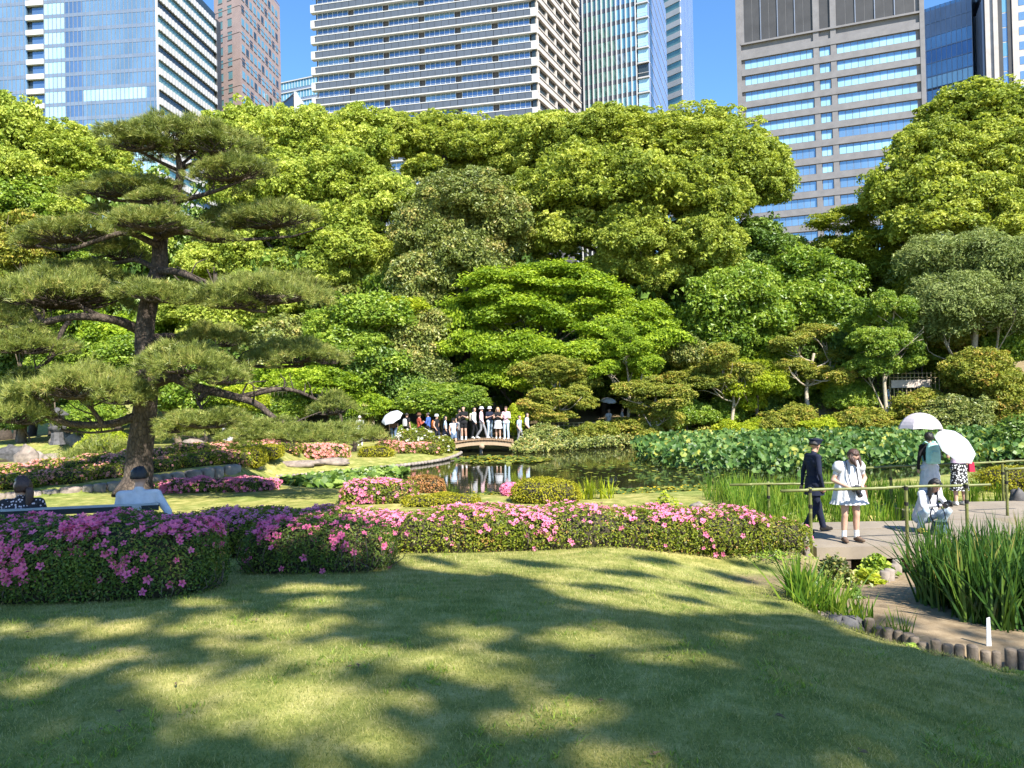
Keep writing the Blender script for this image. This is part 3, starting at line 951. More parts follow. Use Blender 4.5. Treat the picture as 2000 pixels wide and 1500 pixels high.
# --- back row: fresh yellow-green camphors along the skyline
tree('camphor_tree', 'huge yellow-green camphor dominating the right middle of the wood', 1285, 55,
     [(1085, 305, 105, 72, 2), (1200, 292, 120, 62, 1), (1330, 298, 125, 62, 1), (1435, 330, 92, 65), (1492, 362, 55, 42), (1045, 395, 72, 55, -1), (1150, 375, 88, 62, -2),
      (1262, 378, 98, 66, -2.5), (1370, 395, 88, 62, -2), (1235, 470, 72, 58, -3), (1375, 480, 72, 55, -3), (1100, 462, 62, 42, -2), (1290, 540, 58, 36, -2), (1400, 545, 50, 40, -2), (1190, 528, 46, 34, -2.5)],
     'camphor', DARKBARK, 0.65, (1290, 330), W1, 3, **CAM)
tree('camphor_tree', 'broad yellow-green camphor directly right of the pine crown', 590, 57,
     [(500, 300, 85, 75, 1), (600, 290, 100, 70, 1), (700, 285, 85, 60, 2), (470, 380, 60, 60), (560, 370, 80, 60, -1), (660, 360, 85, 62, -1.5), (765, 400, 58, 52, -2), (690, 440, 55, 40, -2),
      (620, 450, 60, 45, -2), (680, 490, 58, 38, -3), (640, 525, 45, 30, -3), (500, 460, 60, 40), (430, 300, 40, 40, 3)], 'camphor2', DARKBARK, 0.6, (620, 300), W1, 3, **CAM)
tree('camphor_tree', 'camphor under the ledged tower with gaps of dark branches', 850, 60,
     [(790, 275, 70, 42, 1), (880, 285, 85, 45, 1), (960, 290, 80, 48), (1010, 330, 50, 45), (830, 335, 40, 22), (930, 345, 55, 30)], 'camphor', DARKBARK, 0.5, (870, 300), W1, 3, **CAM)
tree('camphor_tree', 'small rounded camphor top against the far block, between larger crowns', 1075, 63, [(1075, 262, 55, 32), (1000, 275, 50, 30)], 'camphor', DARKBARK, 0.4, None, W1, 1, **CAM)
tree('camphor_tree', 'rounded camphor crown at the upper left edge', 8, 54, [(8, 262, 58, 58), (-50, 300, 60, 60), (20, 340, 50, 45), (-30, 390, 70, 45)], 'camphor2', DARKBARK, 0.45, None, W1, 3, **CAM)
tree('camphor_tree', 'camphor left of the pine top below the blue glass tower', 140, 56, [(130, 300, 70, 48), (195, 325, 55, 40), (85, 345, 50, 45), (160, 385, 70, 40), (240, 380, 60, 50, 2), (135, 415, 30, 22, -3)], 'camphor2', DARKBARK, 0.45, None, W1, 3, **CAM)
tree('camphor_tree', 'tall camphor with hanging clumps at the upper right edge', 1905, 52,
     [(1905, 235, 100, 58, 1), (1810, 300, 70, 55), (1900, 305, 90, 58, -1), (1990, 260, 80, 65), (1755, 375, 52, 45, -1), (1830, 370, 62, 50, -2), (1985, 350, 60, 50, -2), (1920, 390, 55, 42, -3), (1850, 430, 62, 42, -3), (1960, 450, 58, 45, -3),
      (1715, 400, 32, 28), (1780, 440, 42, 34, -2), (2060, 400, 70, 80)], 'camphor', DARKBARK, 0.6, (1905, 270), W1, 3, **CAM)
# --- dark back row that closes the wood
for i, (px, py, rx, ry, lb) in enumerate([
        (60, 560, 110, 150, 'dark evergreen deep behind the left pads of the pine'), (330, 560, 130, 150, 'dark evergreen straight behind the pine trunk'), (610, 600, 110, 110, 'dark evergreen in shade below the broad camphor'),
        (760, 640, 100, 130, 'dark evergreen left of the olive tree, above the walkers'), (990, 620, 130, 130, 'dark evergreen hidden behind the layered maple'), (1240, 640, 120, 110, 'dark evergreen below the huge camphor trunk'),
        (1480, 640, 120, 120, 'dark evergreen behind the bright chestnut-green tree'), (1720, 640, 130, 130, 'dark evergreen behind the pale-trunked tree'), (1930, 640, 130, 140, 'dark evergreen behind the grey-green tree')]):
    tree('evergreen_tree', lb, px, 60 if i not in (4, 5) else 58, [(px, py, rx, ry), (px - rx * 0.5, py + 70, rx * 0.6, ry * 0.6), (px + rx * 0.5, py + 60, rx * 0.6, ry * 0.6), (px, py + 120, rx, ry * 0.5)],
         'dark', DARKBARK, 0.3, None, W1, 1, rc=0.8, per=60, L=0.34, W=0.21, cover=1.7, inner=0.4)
# --- middle row
tree('holly_oak', 'dull olive-green round tree left of the huge camphor', 905, 52, [(905, 400, 85, 52), (850, 460, 65, 60), (950, 470, 70, 60), (905, 520, 90, 60, -1), (830, 545, 52, 48, -1.5), (985, 430, 45, 45)],
     'olive', DARKBARK, 0.35, None, W1, 1, rc=0.45, per=62, L=0.18, W=0.105, cover=1.4, jit=0.75, split=(6, 0.38, None))
tree('holly_oak', 'narrow olive-green tree falling down behind the bridge crowd', 825, 50, [(815, 600, 48, 45), (830, 660, 52, 48, -1), (815, 715, 42, 45, -1.5), (860, 600, 40, 38), (850, 745, 40, 32, -1.5)],
     'olive', DARKBARK, 0.22, None, W1, 1, rc=0.45, per=62, L=0.18, W=0.105, cover=1.4, jit=0.75, split=(6, 0.38, None))
tree('maple_tree', 'large bright green maple with layered sprays behind the bridge', 1060, 49,
     [(985, 560, 80, 32), (1070, 545, 85, 30), (1130, 580, 85, 34), (930, 620, 75, 34), (1020, 620, 90, 36, -1), (1130, 635, 90, 36, -1.5), (1230, 620, 75, 36), (1275, 655, 62, 30, -1), (920, 680, 62, 34, -1), (1000, 690, 80, 36, -1.5),
      (1100, 690, 80, 36, -2), (1200, 690, 72, 32, -2), (960, 735, 66, 34, -1), (890, 640, 40, 40), (1300, 665, 40, 22, -2), (1060, 740, 60, 30, -1)],
     'maple', DARKBARK, 0.3, (1060, 600), W1, 3, rc=0.5, per=70, L=0.15, W=0.1, cover=1.1, style='layer', inner=0.25, asp=0.55, jit=0.7, split=(12, 0.29, 1.35))
tree('maple_tree', 'dark olive maple with flat sprays below the grey stone tower', 1680, 54, [(1640, 435, 58, 26), (1720, 420, 62, 30), (1770, 465, 50, 32), (1690, 480, 70, 32, -1), (1620, 500, 52, 34), (1730, 530, 62, 36, -1), (1700, 575, 62, 34, -1)],
     'maple_dark', DARKBARK, 0.25, None, W1, 3, rc=0.5, per=70, L=0.15, W=0.1, cover=1.1, style='layer', inner=0.25, asp=0.55, jit=0.7, split=(12, 0.29, 1.35))
tree('chestnut_tree', 'bright mid-green tree with big leaves right of the layered maple', 1425, 50, [(1400, 600, 62, 50), (1460, 575, 58, 50), (1490, 630, 55, 45, -1), (1420, 665, 66, 48, -1), (1390, 715, 45, 36, -1), (1490, 690, 50, 40, -1)],
     'green', DARKBARK, 0.25, None, W1, 2, rc=0.5, per=55, L=0.21, W=0.135, cover=1.4, jit=0.75, split=(6, 0.38, None))
tree('evergreen_tree', 'small dark green round tree under the right end of the huge camphor', 1490, 56, [(1470, 480, 58, 36), (1525, 500, 48, 36), (1450, 530, 60, 42)], 'dark', DARKBARK, 0.25, None, W1, 1, rc=0.5, per=55, L=0.21, W=0.135, cover=1.4, jit=0.75, split=(6, 0.38, None))
tree('chestnut_tree', 'fresh light green tree between the dark olive maple and the chestnut-green tree', 1590, 51, [(1570, 540, 56, 42), (1630, 560, 52, 46), (1590, 600, 66, 46, -1), (1540, 610, 45, 40), (1640, 625, 50, 40, -1)],
     'green', BARK, 0.22, None, W1, 2, rc=0.5, per=55, L=0.21, W=0.135, cover=1.4, jit=0.75, split=(6, 0.38, None))
tree('willow_tree', 'grey-green fine-leaved tree with bare grey twigs at the right edge', 1905, 46, [(1840, 520, 68, 50), (1920, 510, 76, 50), (1985, 540, 66, 56), (1860, 590, 72, 52, -1), (1950, 610, 80, 54, -1), (1830, 640, 50, 40), (2030, 620, 60, 70)],
     'willow', PALEBARK, 0.25, None, W1, 6, rc=0.5, per=75, L=0.19, W=0.06, cover=1.4, inner=0.2, split=(6, 0.4, None))
tree('cherry_tree', 'light green airy tree with grey limbs left of the olive tree', 720, 48, [(650, 640, 52, 34), (720, 625, 66, 34), (780, 650, 42, 40), (690, 690, 62, 36), (740, 730, 52, 34, -1)], 'green', PALEBARK, 0.2, (720, 650), W1, 5, rc=0.5, per=55, L=0.21, W=0.135, cover=1.4, jit=0.75, split=(6, 0.38, None))
tree('cherry_tree', 'vivid yellow-green tuft of leaves above the airy tree', 790, 49.5, [(790, 605, 36, 18)], 'yellow', BARK, 0.1, None, W1, 1, rc=0.5, per=55, L=0.21, W=0.135, cover=1.4, jit=0.75, split=(6, 0.38, None))
tree('maple_tree', 'young bright maple spreading low behind the walkers on the left', 670, 46.5, [(640, 745, 52, 22), (700, 760, 50, 24), (600, 735, 45, 20), (730, 790, 30, 20)], 'maple', DARKBARK, 0.12, None, W1, 2, rc=0.5, per=70, L=0.15, W=0.1, cover=1.1, style='layer', inner=0.25, asp=0.55, jit=0.7, split=(12, 0.29, 1.35))
tree('evergreen_tree', 'dark camellia thicket above the heads of the walkers', 770, 47.5, [(760, 750, 45, 42), (800, 770, 40, 36), (730, 715, 40, 36)], 'dark', DARKBARK, 0.15, None, W1, 1, rc=0.5, per=55, L=0.21, W=0.135, cover=1.4, jit=0.75, split=(6, 0.38, None))
tree('maple_tree', 'rust-tinged maple at the left edge behind the pine', 40, 50, [(30, 440, 62, 32), (80, 470, 52, 30), (0, 490, 60, 36), (50, 520, 60, 36), (-20, 560, 60, 40)], 'rusty', BARK, 0.25, None, W1, 2, rc=0.5, per=70, L=0.15, W=0.1, cover=1.1, style='layer', inner=0.25, asp=0.55, jit=0.7, split=(12, 0.29, 1.35))
tree('evergreen_tree', 'mid-green leafy tree high at the left edge above the rust-tinged maple', 40, 53, [(40, 390, 62, 42), (100, 420, 52, 40), (-20, 420, 60, 46)], 'green', DARKBARK, 0.25, None, W1, 2, rc=0.5, per=55, L=0.21, W=0.135, cover=1.4, jit=0.75, split=(6, 0.38, None))
tree('camphor_tree', 'yellow-green clumps seen through the pine between its middle pads', 430, 54, [(400, 520, 50, 34), (460, 500, 46, 36), (300, 490, 30, 30), (530, 640, 46, 20), (350, 610, 50, 30), (520, 600, 50, 30)], 'camphor2', DARKBARK, 0.3, (420, 520), W1, 1, **CAM)
tree('chestnut_tree', 'bright green tree low behind the pine trunk', 350, 47, [(350, 790, 52, 28), (320, 770, 36, 26), (400, 780, 40, 26), (250, 700, 60, 36)], 'green', BARK, 0.2, None, W1, 2, rc=0.5, per=55, L=0.21, W=0.135, cover=1.4, jit=0.75, split=(6, 0.38, None))
# --- understorey that fills the wood down to the ground
for px, py, rx, ry, lf, lb in [
        (100, 620, 90, 70, 'green', 'green understorey tree behind the left pine pads'), (230, 690, 80, 70, 'maple', 'leafy young maple just left of the pine trunk'), (450, 720, 90, 60, 'dark', 'shaded understorey tree right of the pine trunk'),
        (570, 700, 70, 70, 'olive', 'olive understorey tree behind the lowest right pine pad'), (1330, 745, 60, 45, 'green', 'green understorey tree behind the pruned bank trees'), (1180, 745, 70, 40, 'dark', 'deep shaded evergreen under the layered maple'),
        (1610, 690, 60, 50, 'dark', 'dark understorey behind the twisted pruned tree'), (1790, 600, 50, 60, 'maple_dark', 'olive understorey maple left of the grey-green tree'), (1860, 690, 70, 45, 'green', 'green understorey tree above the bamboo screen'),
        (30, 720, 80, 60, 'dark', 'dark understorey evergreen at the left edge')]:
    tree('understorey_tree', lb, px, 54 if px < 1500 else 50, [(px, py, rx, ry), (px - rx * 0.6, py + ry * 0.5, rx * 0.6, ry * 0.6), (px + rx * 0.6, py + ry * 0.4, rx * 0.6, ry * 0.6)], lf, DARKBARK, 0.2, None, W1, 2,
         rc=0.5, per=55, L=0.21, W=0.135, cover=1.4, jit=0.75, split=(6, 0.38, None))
# --- continuous green wall between the named crowns
for i, (px, py, rx, ry, lf, lb) in enumerate([
        (560, 560, 80, 60, 'camphor2', 'yellow-green crown low between pine and broad camphor'), (740, 520, 60, 60, 'camphor', 'yellow-green crown left of the olive round tree'), (770, 590, 60, 50, 'green', 'green crown under the left flank of the olive round tree'),
        (1000, 500, 60, 50, 'camphor', 'yellow-green crown right of the olive round tree'), (1180, 570, 80, 45, 'green', 'green crown behind the top of the layered maple'), (1320, 600, 60, 60, 'green', 'green crown right above the layered maple'),
        (1380, 640, 50, 60, 'camphor2', 'lime crown below the huge camphor lower lobes'), (1530, 570, 60, 60, 'olive', 'olive crown above the fresh light green tree'), (1660, 590, 60, 50, 'green', 'green crown below the dark olive maple'),
        (1780, 540, 60, 50, 'olive', 'olive crown left above the grey-green tree'), (900, 640, 60, 60, 'green', 'green crown at the left shoulder of the layered maple'), (680, 590, 60, 40, 'olive', 'olive crown above the light airy tree'),
        (1560, 660, 60, 50, 'green', 'green crown left above the twisted pruned tree'), (1740, 560, 50, 50, 'camphor2', 'lime crown right of the dark olive maple'), (200, 560, 70, 60, 'green', 'green crown left behind the pine trunk'), (420, 640, 60, 50, 'camphor2', 'lime crown right behind the pine trunk')]):
    tree('broadleaf_tree', lb, px, 55.5, [(px, py, rx, ry), (px - rx * 0.5, py + ry * 0.6, rx * 0.6, ry * 0.6), (px + rx * 0.5, py + ry * 0.6, rx * 0.6, ry * 0.6)], lf, DARKBARK, 0.2, None, W1, 1,
         rc=0.5, per=55, L=0.21, W=0.135, cover=1.4, jit=0.75, split=(4, 0.38, None))
# --- pruned garden trees along the far bank
NI = dict(rc=0.26, per=40, L=0.115, W=0.075, cover=1.25, flat=0.6, inner=0.2, jit=0.7, split=(7, 0.46, 1.15))
W2 = 'pruned trees along the far bank'
tree('pruned_tree', 'wide cloud-pruned tree with rust-tinged leaves right of the arched bridge', 1075, 45.5, [(1040, 735, 36, 22), (1090, 722, 44, 20), (1140, 745, 34, 24), (1060, 770, 44, 20, -0.5), (1120, 780, 40, 20, -0.8), (1080, 805, 50, 16, -1), (1030, 800, 26, 14, -1)], 'rusty', PALEBARK, 0.13, (1085, 740), W2, 4, **NI)
tree('pruned_tree', 'slender pale-limbed tree standing before the layered maple', 1222, 46, [(1190, 690, 30, 18), (1240, 680, 30, 18), (1215, 655, 26, 16), (1260, 715, 30, 16), (1180, 725, 28, 16)], 'maple', PALEBARK, 0.11, (1218, 670), W2, 5, **NI)
tree('pruned_tree', 'crooked pruned tree with forked bare stem left of the lotus bed', 1278, 44.5, [(1230, 770, 34, 18), (1280, 760, 36, 18), (1320, 780, 32, 18), (1250, 795, 30, 14), (1300, 800, 26, 12)], 'rusty', PALEBARK, 0.12, (1280, 770), W2, 4, **NI)
tree('pruned_tree', 'pruned tree on a thin straight pale trunk behind the lotus bed', 1425, 47, [(1360, 720, 40, 22), (1410, 700, 42, 24), (1450, 725, 34, 24), (1390, 755, 40, 18), (1330, 745, 30, 18)], 'rusty', PALEBARK, 0.12, (1420, 700), W2, 4, **NI)
tree('pruned_tree', 'bright yellow-green bush tree right of the thin straight trunk', 1475, 48, [(1480, 715, 40, 28), (1460, 750, 36, 24), (1505, 745, 34, 26)], 'yellow', BARK, 0.12, None, W2, 2, **NI)
tree('pruned_tree', 'twisted pruned tree with pale bare loops of branch', 1580, 47, [(1550, 670, 36, 18), (1600, 655, 40, 18), (1635, 700, 34, 18), (1540, 715, 26, 14), (1585, 725, 34, 16), (1645, 735, 24, 14)], 'rusty', PALEBARK, 0.16, (1590, 690), W2, 6, **NI)
tree('pruned_tree', 'tall leafy tree on a forked pale trunk left of the bamboo screen', 1737, 45, [(1700, 625, 40, 30), (1745, 605, 40, 30), (1775, 650, 36, 32), (1710, 675, 40, 28), (1755, 700, 40, 26), (1690, 720, 34, 22)], 'green', PALEBARK, 0.15, (1725, 640), W2, 5, **NI)
# --- shrubs
def shrub(name, label, px, py, rx, ry, Y, leaf, group='shrubs along the far bank', n=3, **kw):
    k = dict(rc=0.26, per=40, L=0.13, W=0.085, cover=1.25, inner=0.25, jit=0.75, split=(5, 0.4, None))
    k.update(kw)
    ls = [(px, py, rx * 0.8, ry * 0.9)] + [(px + rng.uniform(-0.5, 0.5) * rx, py + rng.uniform(-0.1, 0.5) * ry, rx * rng.uniform(0.45, 0.65), ry * rng.uniform(0.5, 0.75)) for _ in range(n)]
    return tree(name, label, px, Y, ls, leaf, BARK, 0.06, None, group, 1, 'shrub', **k)
for a in [
    ('leafy_shrub', 'light green spreading shrub behind the people on the bridge', 870, 785, 95, 36, 46, 'green'),
    ('leafy_shrub', 'lime green shrub right behind the last people on the bridge', 1010, 822, 24, 32, 44.6, 'yellow'),
    ('leafy_shrub', 'green shrub between the parasol walker and the bridge', 800, 850, 30, 20, 44.5, 'green'),
    ('leafy_shrub', 'dark low shrub at the right foot of the arched bridge', 1060, 858, 52, 22, 43.5, 'olive'),
    ('leafy_shrub', 'olive waterside shrub left of the lotus bed', 1160, 852, 52, 22, 44, 'rusty'),
    ('leafy_shrub', 'yellowish waterside shrub under the crooked pruned tree', 1240, 838, 52, 20, 45.5, 'rusty'),
    ('leafy_shrub', 'green undergrowth shrub beside the white-clad walker', 1340, 815, 52, 26, 47, 'green'),
    ('leafy_shrub', 'rounded green shrub under the thin straight trunk', 1420, 812, 40, 36, 49, 'green'),
    ('leafy_shrub', 'dark low shrub behind the middle of the lotus bed', 1500, 790, 58, 36, 50, 'dark'),
    ('leafy_shrub', 'yellow-green low shrub behind the officer, above the lotus', 1540, 820, 58, 22, 46.5, 'rusty'),
    ('leafy_shrub', 'fresh green shrub left of the forked pale trunk', 1660, 775, 50, 34, 47, 'green'),
    ('leafy_shrub', 'olive twiggy shrub left of the near parasol', 1690, 825, 60, 26, 45.5, 'rusty'),
    ('leafy_shrub', 'wide olive thicket right of the bamboo screen', 1915, 730, 75, 50, 45, 'rusty'),
    ('leafy_shrub', 'olive thicket at the right edge above the parasols', 1975, 790, 70, 60, 43, 'rusty'),
    ('leafy_shrub', 'sunny low thicket below the bamboo screen', 1800, 800, 60, 34, 45.5, 'rusty'),
    ('leafy_shrub', 'thicket behind the two parasols', 1870, 815, 70, 40, 43, 'olive'),
    ('leafy_shrub', 'dark evergreen shrub at the right edge behind the railing', 1985, 865, 55, 38, 33, 'dark'),
    ('leafy_shrub', 'shaded evergreen undergrowth below the twisted pruned tree', 1590, 790, 40, 30, 50, 'dark'),
    ('leafy_shrub', 'deep shaded undergrowth left of the arched bridge', 690, 800, 60, 34, 49, 'dark'),
    ('leafy_shrub', 'dark shrub behind the lantern rocks at the left edge', 60, 800, 90, 40, 50, 'dark'),
    ('leafy_shrub', 'green shrub above the waterside boulders', 190, 815, 70, 34, 47, 'green'),
    ('leafy_shrub', 'shaded shrub behind the wandering visitors', 460, 815, 80, 32, 48, 'dark'),
    ('leafy_shrub', 'sunlit green shrub right of the pine trunk', 560, 790, 60, 30, 48, 'green'),
    ('leafy_shrub', 'round golden-green shrub left of the pine trunk', 205, 870, 42, 26, 36, 'yellow'),
]:
    shrub(*a)
for i, (px, py, rx, ry, Y, lf, lb) in enumerate([
    (1330, 690, 46, 36, 49, 'olive', 'olive bush below the huge camphor trunk'), (1545, 760, 46, 30, 49.5, 'green', 'green bush under the twisted pruned tree'), (1620, 745, 36, 30, 49, 'yellow', 'lime bush right of the twisted pruned tree'),
    (1680, 690, 40, 34, 49, 'rusty', 'olive bush left of the forked pale trunk crown'), (1800, 655, 44, 36, 49.5, 'green', 'leafy bush left of the wide olive thicket'), (1860, 660, 52, 36, 48, 'rusty', 'rust-tinged bush below the grey-green tree'),
    (1960, 680, 60, 40, 46, 'green', 'green bush under the right edge of the grey-green tree'), (1250, 735, 40, 30, 48.5, 'maple', 'bright low maple under the slender pale-limbed tree'), (1460, 785, 40, 26, 49, 'yellow', 'lime bush behind the middle of the lotus bed'),
    (1290, 820, 46, 20, 46.5, 'rusty', 'straw-tinged bush at the foot of the crooked pruned tree'), (1600, 835, 60, 16, 45.5, 'yellow', 'lime ground bush along the lotus edge'), (1750, 840, 60, 18, 44.5, 'rusty', 'low olive bush left under the domed parasol'),
    (1450, 840, 60, 14, 46, 'yellow', 'low lime bank bush left of the officer'), (1830, 850, 40, 18, 43, 'green', 'low green bush between the two parasols'), (640, 690, 50, 36, 50, 'green', 'mid-green bush below the airy tree'), (760, 690, 40, 40, 50.5, 'olive', 'olive bush right of the airy tree'),
    (120, 700, 60, 44, 48, 'green', 'green bush under the left pads of the pine'), (30, 640, 60, 50, 51, 'olive', 'olive bush at the left edge behind the pine'), (470, 780, 50, 26, 47, 'yellow', 'lime bush behind the low right limb of the pine'), (540, 745, 46, 30, 49, 'maple', 'bright maple bush above the low right limb of the pine')]):
    shrub('leafy_shrub', lb, px, py, rx, ry, Y, lf)
# ================================================================== the big pine on the left
PINE_Y = 21.6
NEEDLE = leaf_mat('pine_needles', [(0.0, (0.035, 0.06, 0.012)), (0.45, (0.15, 0.19, 0.032)), (0.85, (0.34, 0.355, 0.085)), (1.0, (0.42, 0.34, 0.11))], 0.1, 0.45, 0.35, big=1.2)
def pine_bark():
    m, nt, b = _nt('pine_bark')
    v = tex_coord(nt)
    mp = nt.nodes.new('ShaderNodeMapping')
    mp.inputs['Scale'].default_value = (1, 1, 0.45)
    nt.links.new(v, mp.inputs[0])
    vo = nt.nodes.new('ShaderNodeTexVoronoi')
    vo.inputs['Scale'].default_value = 11
    vo.feature = 'DISTANCE_TO_EDGE'
    nt.links.new(mp.outputs[0], vo.inputs['Vector'])
    cr = ramp(nt, vo.outputs['Distance'], [(0.0, (0.25, 0.22, 0.2)), (0.18, (1, 1, 1))])
    base = ramp(nt, noise(nt, 6, 5, 0.65, mp.outputs[0]), [(0.3, (0.035, 0.025, 0.018)), (0.55, (0.08, 0.058, 0.042)), (0.8, (0.19, 0.145, 0.11))])
    nt.links.new(mixc(nt, base, cr, 0.8, 'MULTIPLY'), b.inputs['Base Color'])
    b.inputs['Roughness'].default_value = 0.9
    bump(nt, b, vo.outputs['Distance'], 0.9, 0.05)
    return m
PBARK = pine_bark()
def needles(name, C, D, parent, n=15, L=0.2, w=0.017):
    """tufts at C pointing along D; each needle one thin triangle"""
    k = len(C)
    ids = np.repeat(np.arange(k), n)
    m = len(ids)
    d = unit(D[ids] * 0.8 + rng.normal(size=(m, 3)) * 0.5)
    ln = L * (0.7 + 0.5 * rng.random(m))[:, None]
    c = C[ids] + rng.normal(size=(m, 3)) * 0.02
    s = unit(np.cross(d, rng.normal(size=(m, 3)))) * w / 2
    V = np.stack((c - s, c + s, c + d * ln), 1)
    rnd = np.clip(0.45 * rng.random(k)[ids] + 0.55 * rng.random(m), 0, 1)
    return mesh_np(name, V.reshape(-1, 3), np.arange(m * 3), np.arange(m) * 3, np.full(m, 3), NEEDLE, parent, rnd=rnd)
PADS = {}
def pad_mesh(cls, var):
    """a flat domed pad of needle tufts, radius cls, shared by all pads of that size"""
    if (cls, var) in PADS:
        return PADS[(cls, var)]
    a, h = cls, 1.0
    n = int(a * a * math.pi / 0.006)
    th = rng.random(n) * 2 * math.pi
    r = np.sqrt(rng.random(n)) * (1 + 0.16 * np.sin(th * 3 + var) + 0.1 * np.sin(th * 7 + 2 * var))
    x, y = r * np.cos(th), r * np.sin(th)
    lump = 0.3 * np.sin(x * a * 4.2 + var) * np.sin(y * a * 3.7 + var * 2) + 0.12 * rng.normal(size=n)
    lay = rng.random(n)
    z = 0.55 * (1.0 * (1 - np.clip(r, 0, 1) ** 2.2) + lump - 0.3) * np.where(lay < 0.75, 1.0, rng.uniform(-0.3, 0.6, n))
    C = np.stack((x * a, y * a, z), 1)
    D = unit(np.stack((x * 0.8, y * 0.8, np.full(n, 0.75)), 1) + rng.normal(size=(n, 3)) * 0.25)
    o = needles('needle_pad', C, D, None, 19, 0.185, 0.0145)
    nb = len(o.data.vertices)
    # dark twigs fanning out under the needles, added to darken the pad's underside
    tw = MB()
    for k in range(int(46 * cls)):
        a0 = rng.random() * 6.283
        rr = a * (0.35 + 0.6 * rng.random())
        s0 = np.array((rng.normal() * 0.12 * a, rng.normal() * 0.12 * a, -0.30))
        e0 = np.array((math.cos(a0) * rr, math.sin(a0) * rr, -0.12 + 0.12 * rng.random()))
        tw.tube(curve_pts([s0, (s0 + e0) / 2 + (rng.normal() * 0.08, rng.normal() * 0.08, -0.06), e0], 5), np.linspace(0.026, 0.008, 5), 4)
    tV = np.concatenate(tw.v)
    oV = np.empty(nb * 3, np.float32)
    o.data.vertices.foreach_get('co', oV)
    m_ = nb // 3
    rr_ = np.empty(m_, np.float32)
    o.data.attributes['rnd'].data.foreach_get('value', rr_)
    tl = np.concatenate([np.asarray(f) for f in tw.f]) + nb
    tt = np.array([len(f) for f in tw.f])
    tot = np.concatenate((np.full(m_, 3), tt))
    old = o
    o = mesh_np('needle_pad', np.concatenate((oV.reshape(-1, 3), tV)), np.concatenate((np.arange(nb), tl)), np.concatenate(([0], np.cumsum(tot)[:-1])), tot, [NEEDLE, DARKBARK], None,
                mi=np.concatenate((np.zeros(m_, int), np.ones(len(tt), int))), rnd=np.concatenate((rr_, np.zeros(len(tt)))))
    bpy.data.objects.remove(old)
    PADS[(cls, var)] = o.data
    bpy.data.objects.remove(o)
    return PADS[(cls, var)]
def pad_object(px, py, rx, ry, dY, Y0, parent):
    Y0 = Y0 + dY
    c = P(px, py, Y0)
    a, h = M(rx * 0.93, Y0), M(ry * 0.86, Y0)
    cls = 0.75 if a < 0.95 else (1.25 if a < 1.55 else 1.9)
    o = bpy.data.objects.new('needle_pad', pad_mesh(cls, int(rng.integers(0, 3))))
    COL.objects.link(o)
    o.parent = parent
    o.location = tuple(c - org(parent))
    k = a / cls
    o.scale = (k * random.choice((-1, 1)), k * 0.85 * random.choice((-1, 1)), h / 0.55 * 1.0)
    o.rotation_euler = (R(rng.normal() * 4), R(rng.normal() * 4), 0)
def pad_tufts(px, py, rx, ry, dY, dens=1.0, Y0=None):
    Y0 = (Y0 or PINE_Y) + dY
    c = P(px, py, Y0)
    a, h = M(rx, Y0), M(ry, Y0)
    bdep = a * 0.85
    n = int(a * bdep * math.pi / 0.0125 * dens)
    th = rng.random(n) * 2 * math.pi
    r = np.sqrt(rng.random(n)) * (1 + 0.12 * np.sin(th * 3 + px) + 0.08 * np.sin(th * 7 + py))
    x, y = r * np.cos(th), r * np.sin(th)
    lump = 0.22 * np.sin(x * a * 5.2 + px) * np.sin(y * bdep * 4.7 + py) + 0.1 * rng.normal(size=n)
    z = h * (1.0 * (1 - np.clip(r, 0, 1) ** 2.2) + lump - 0.35) * np.where(rng.random(n) < 0.72, 1.0, rng.uniform(-0.1, 0.7, n))
    C = c + np.stack((x * a, y * bdep, z), 1)
    D = unit(np.stack((x * 0.75, y * 0.75, np.full(n, 0.85)), 1) + rng.normal(size=(n, 3)) * 0.25)
    return C, D
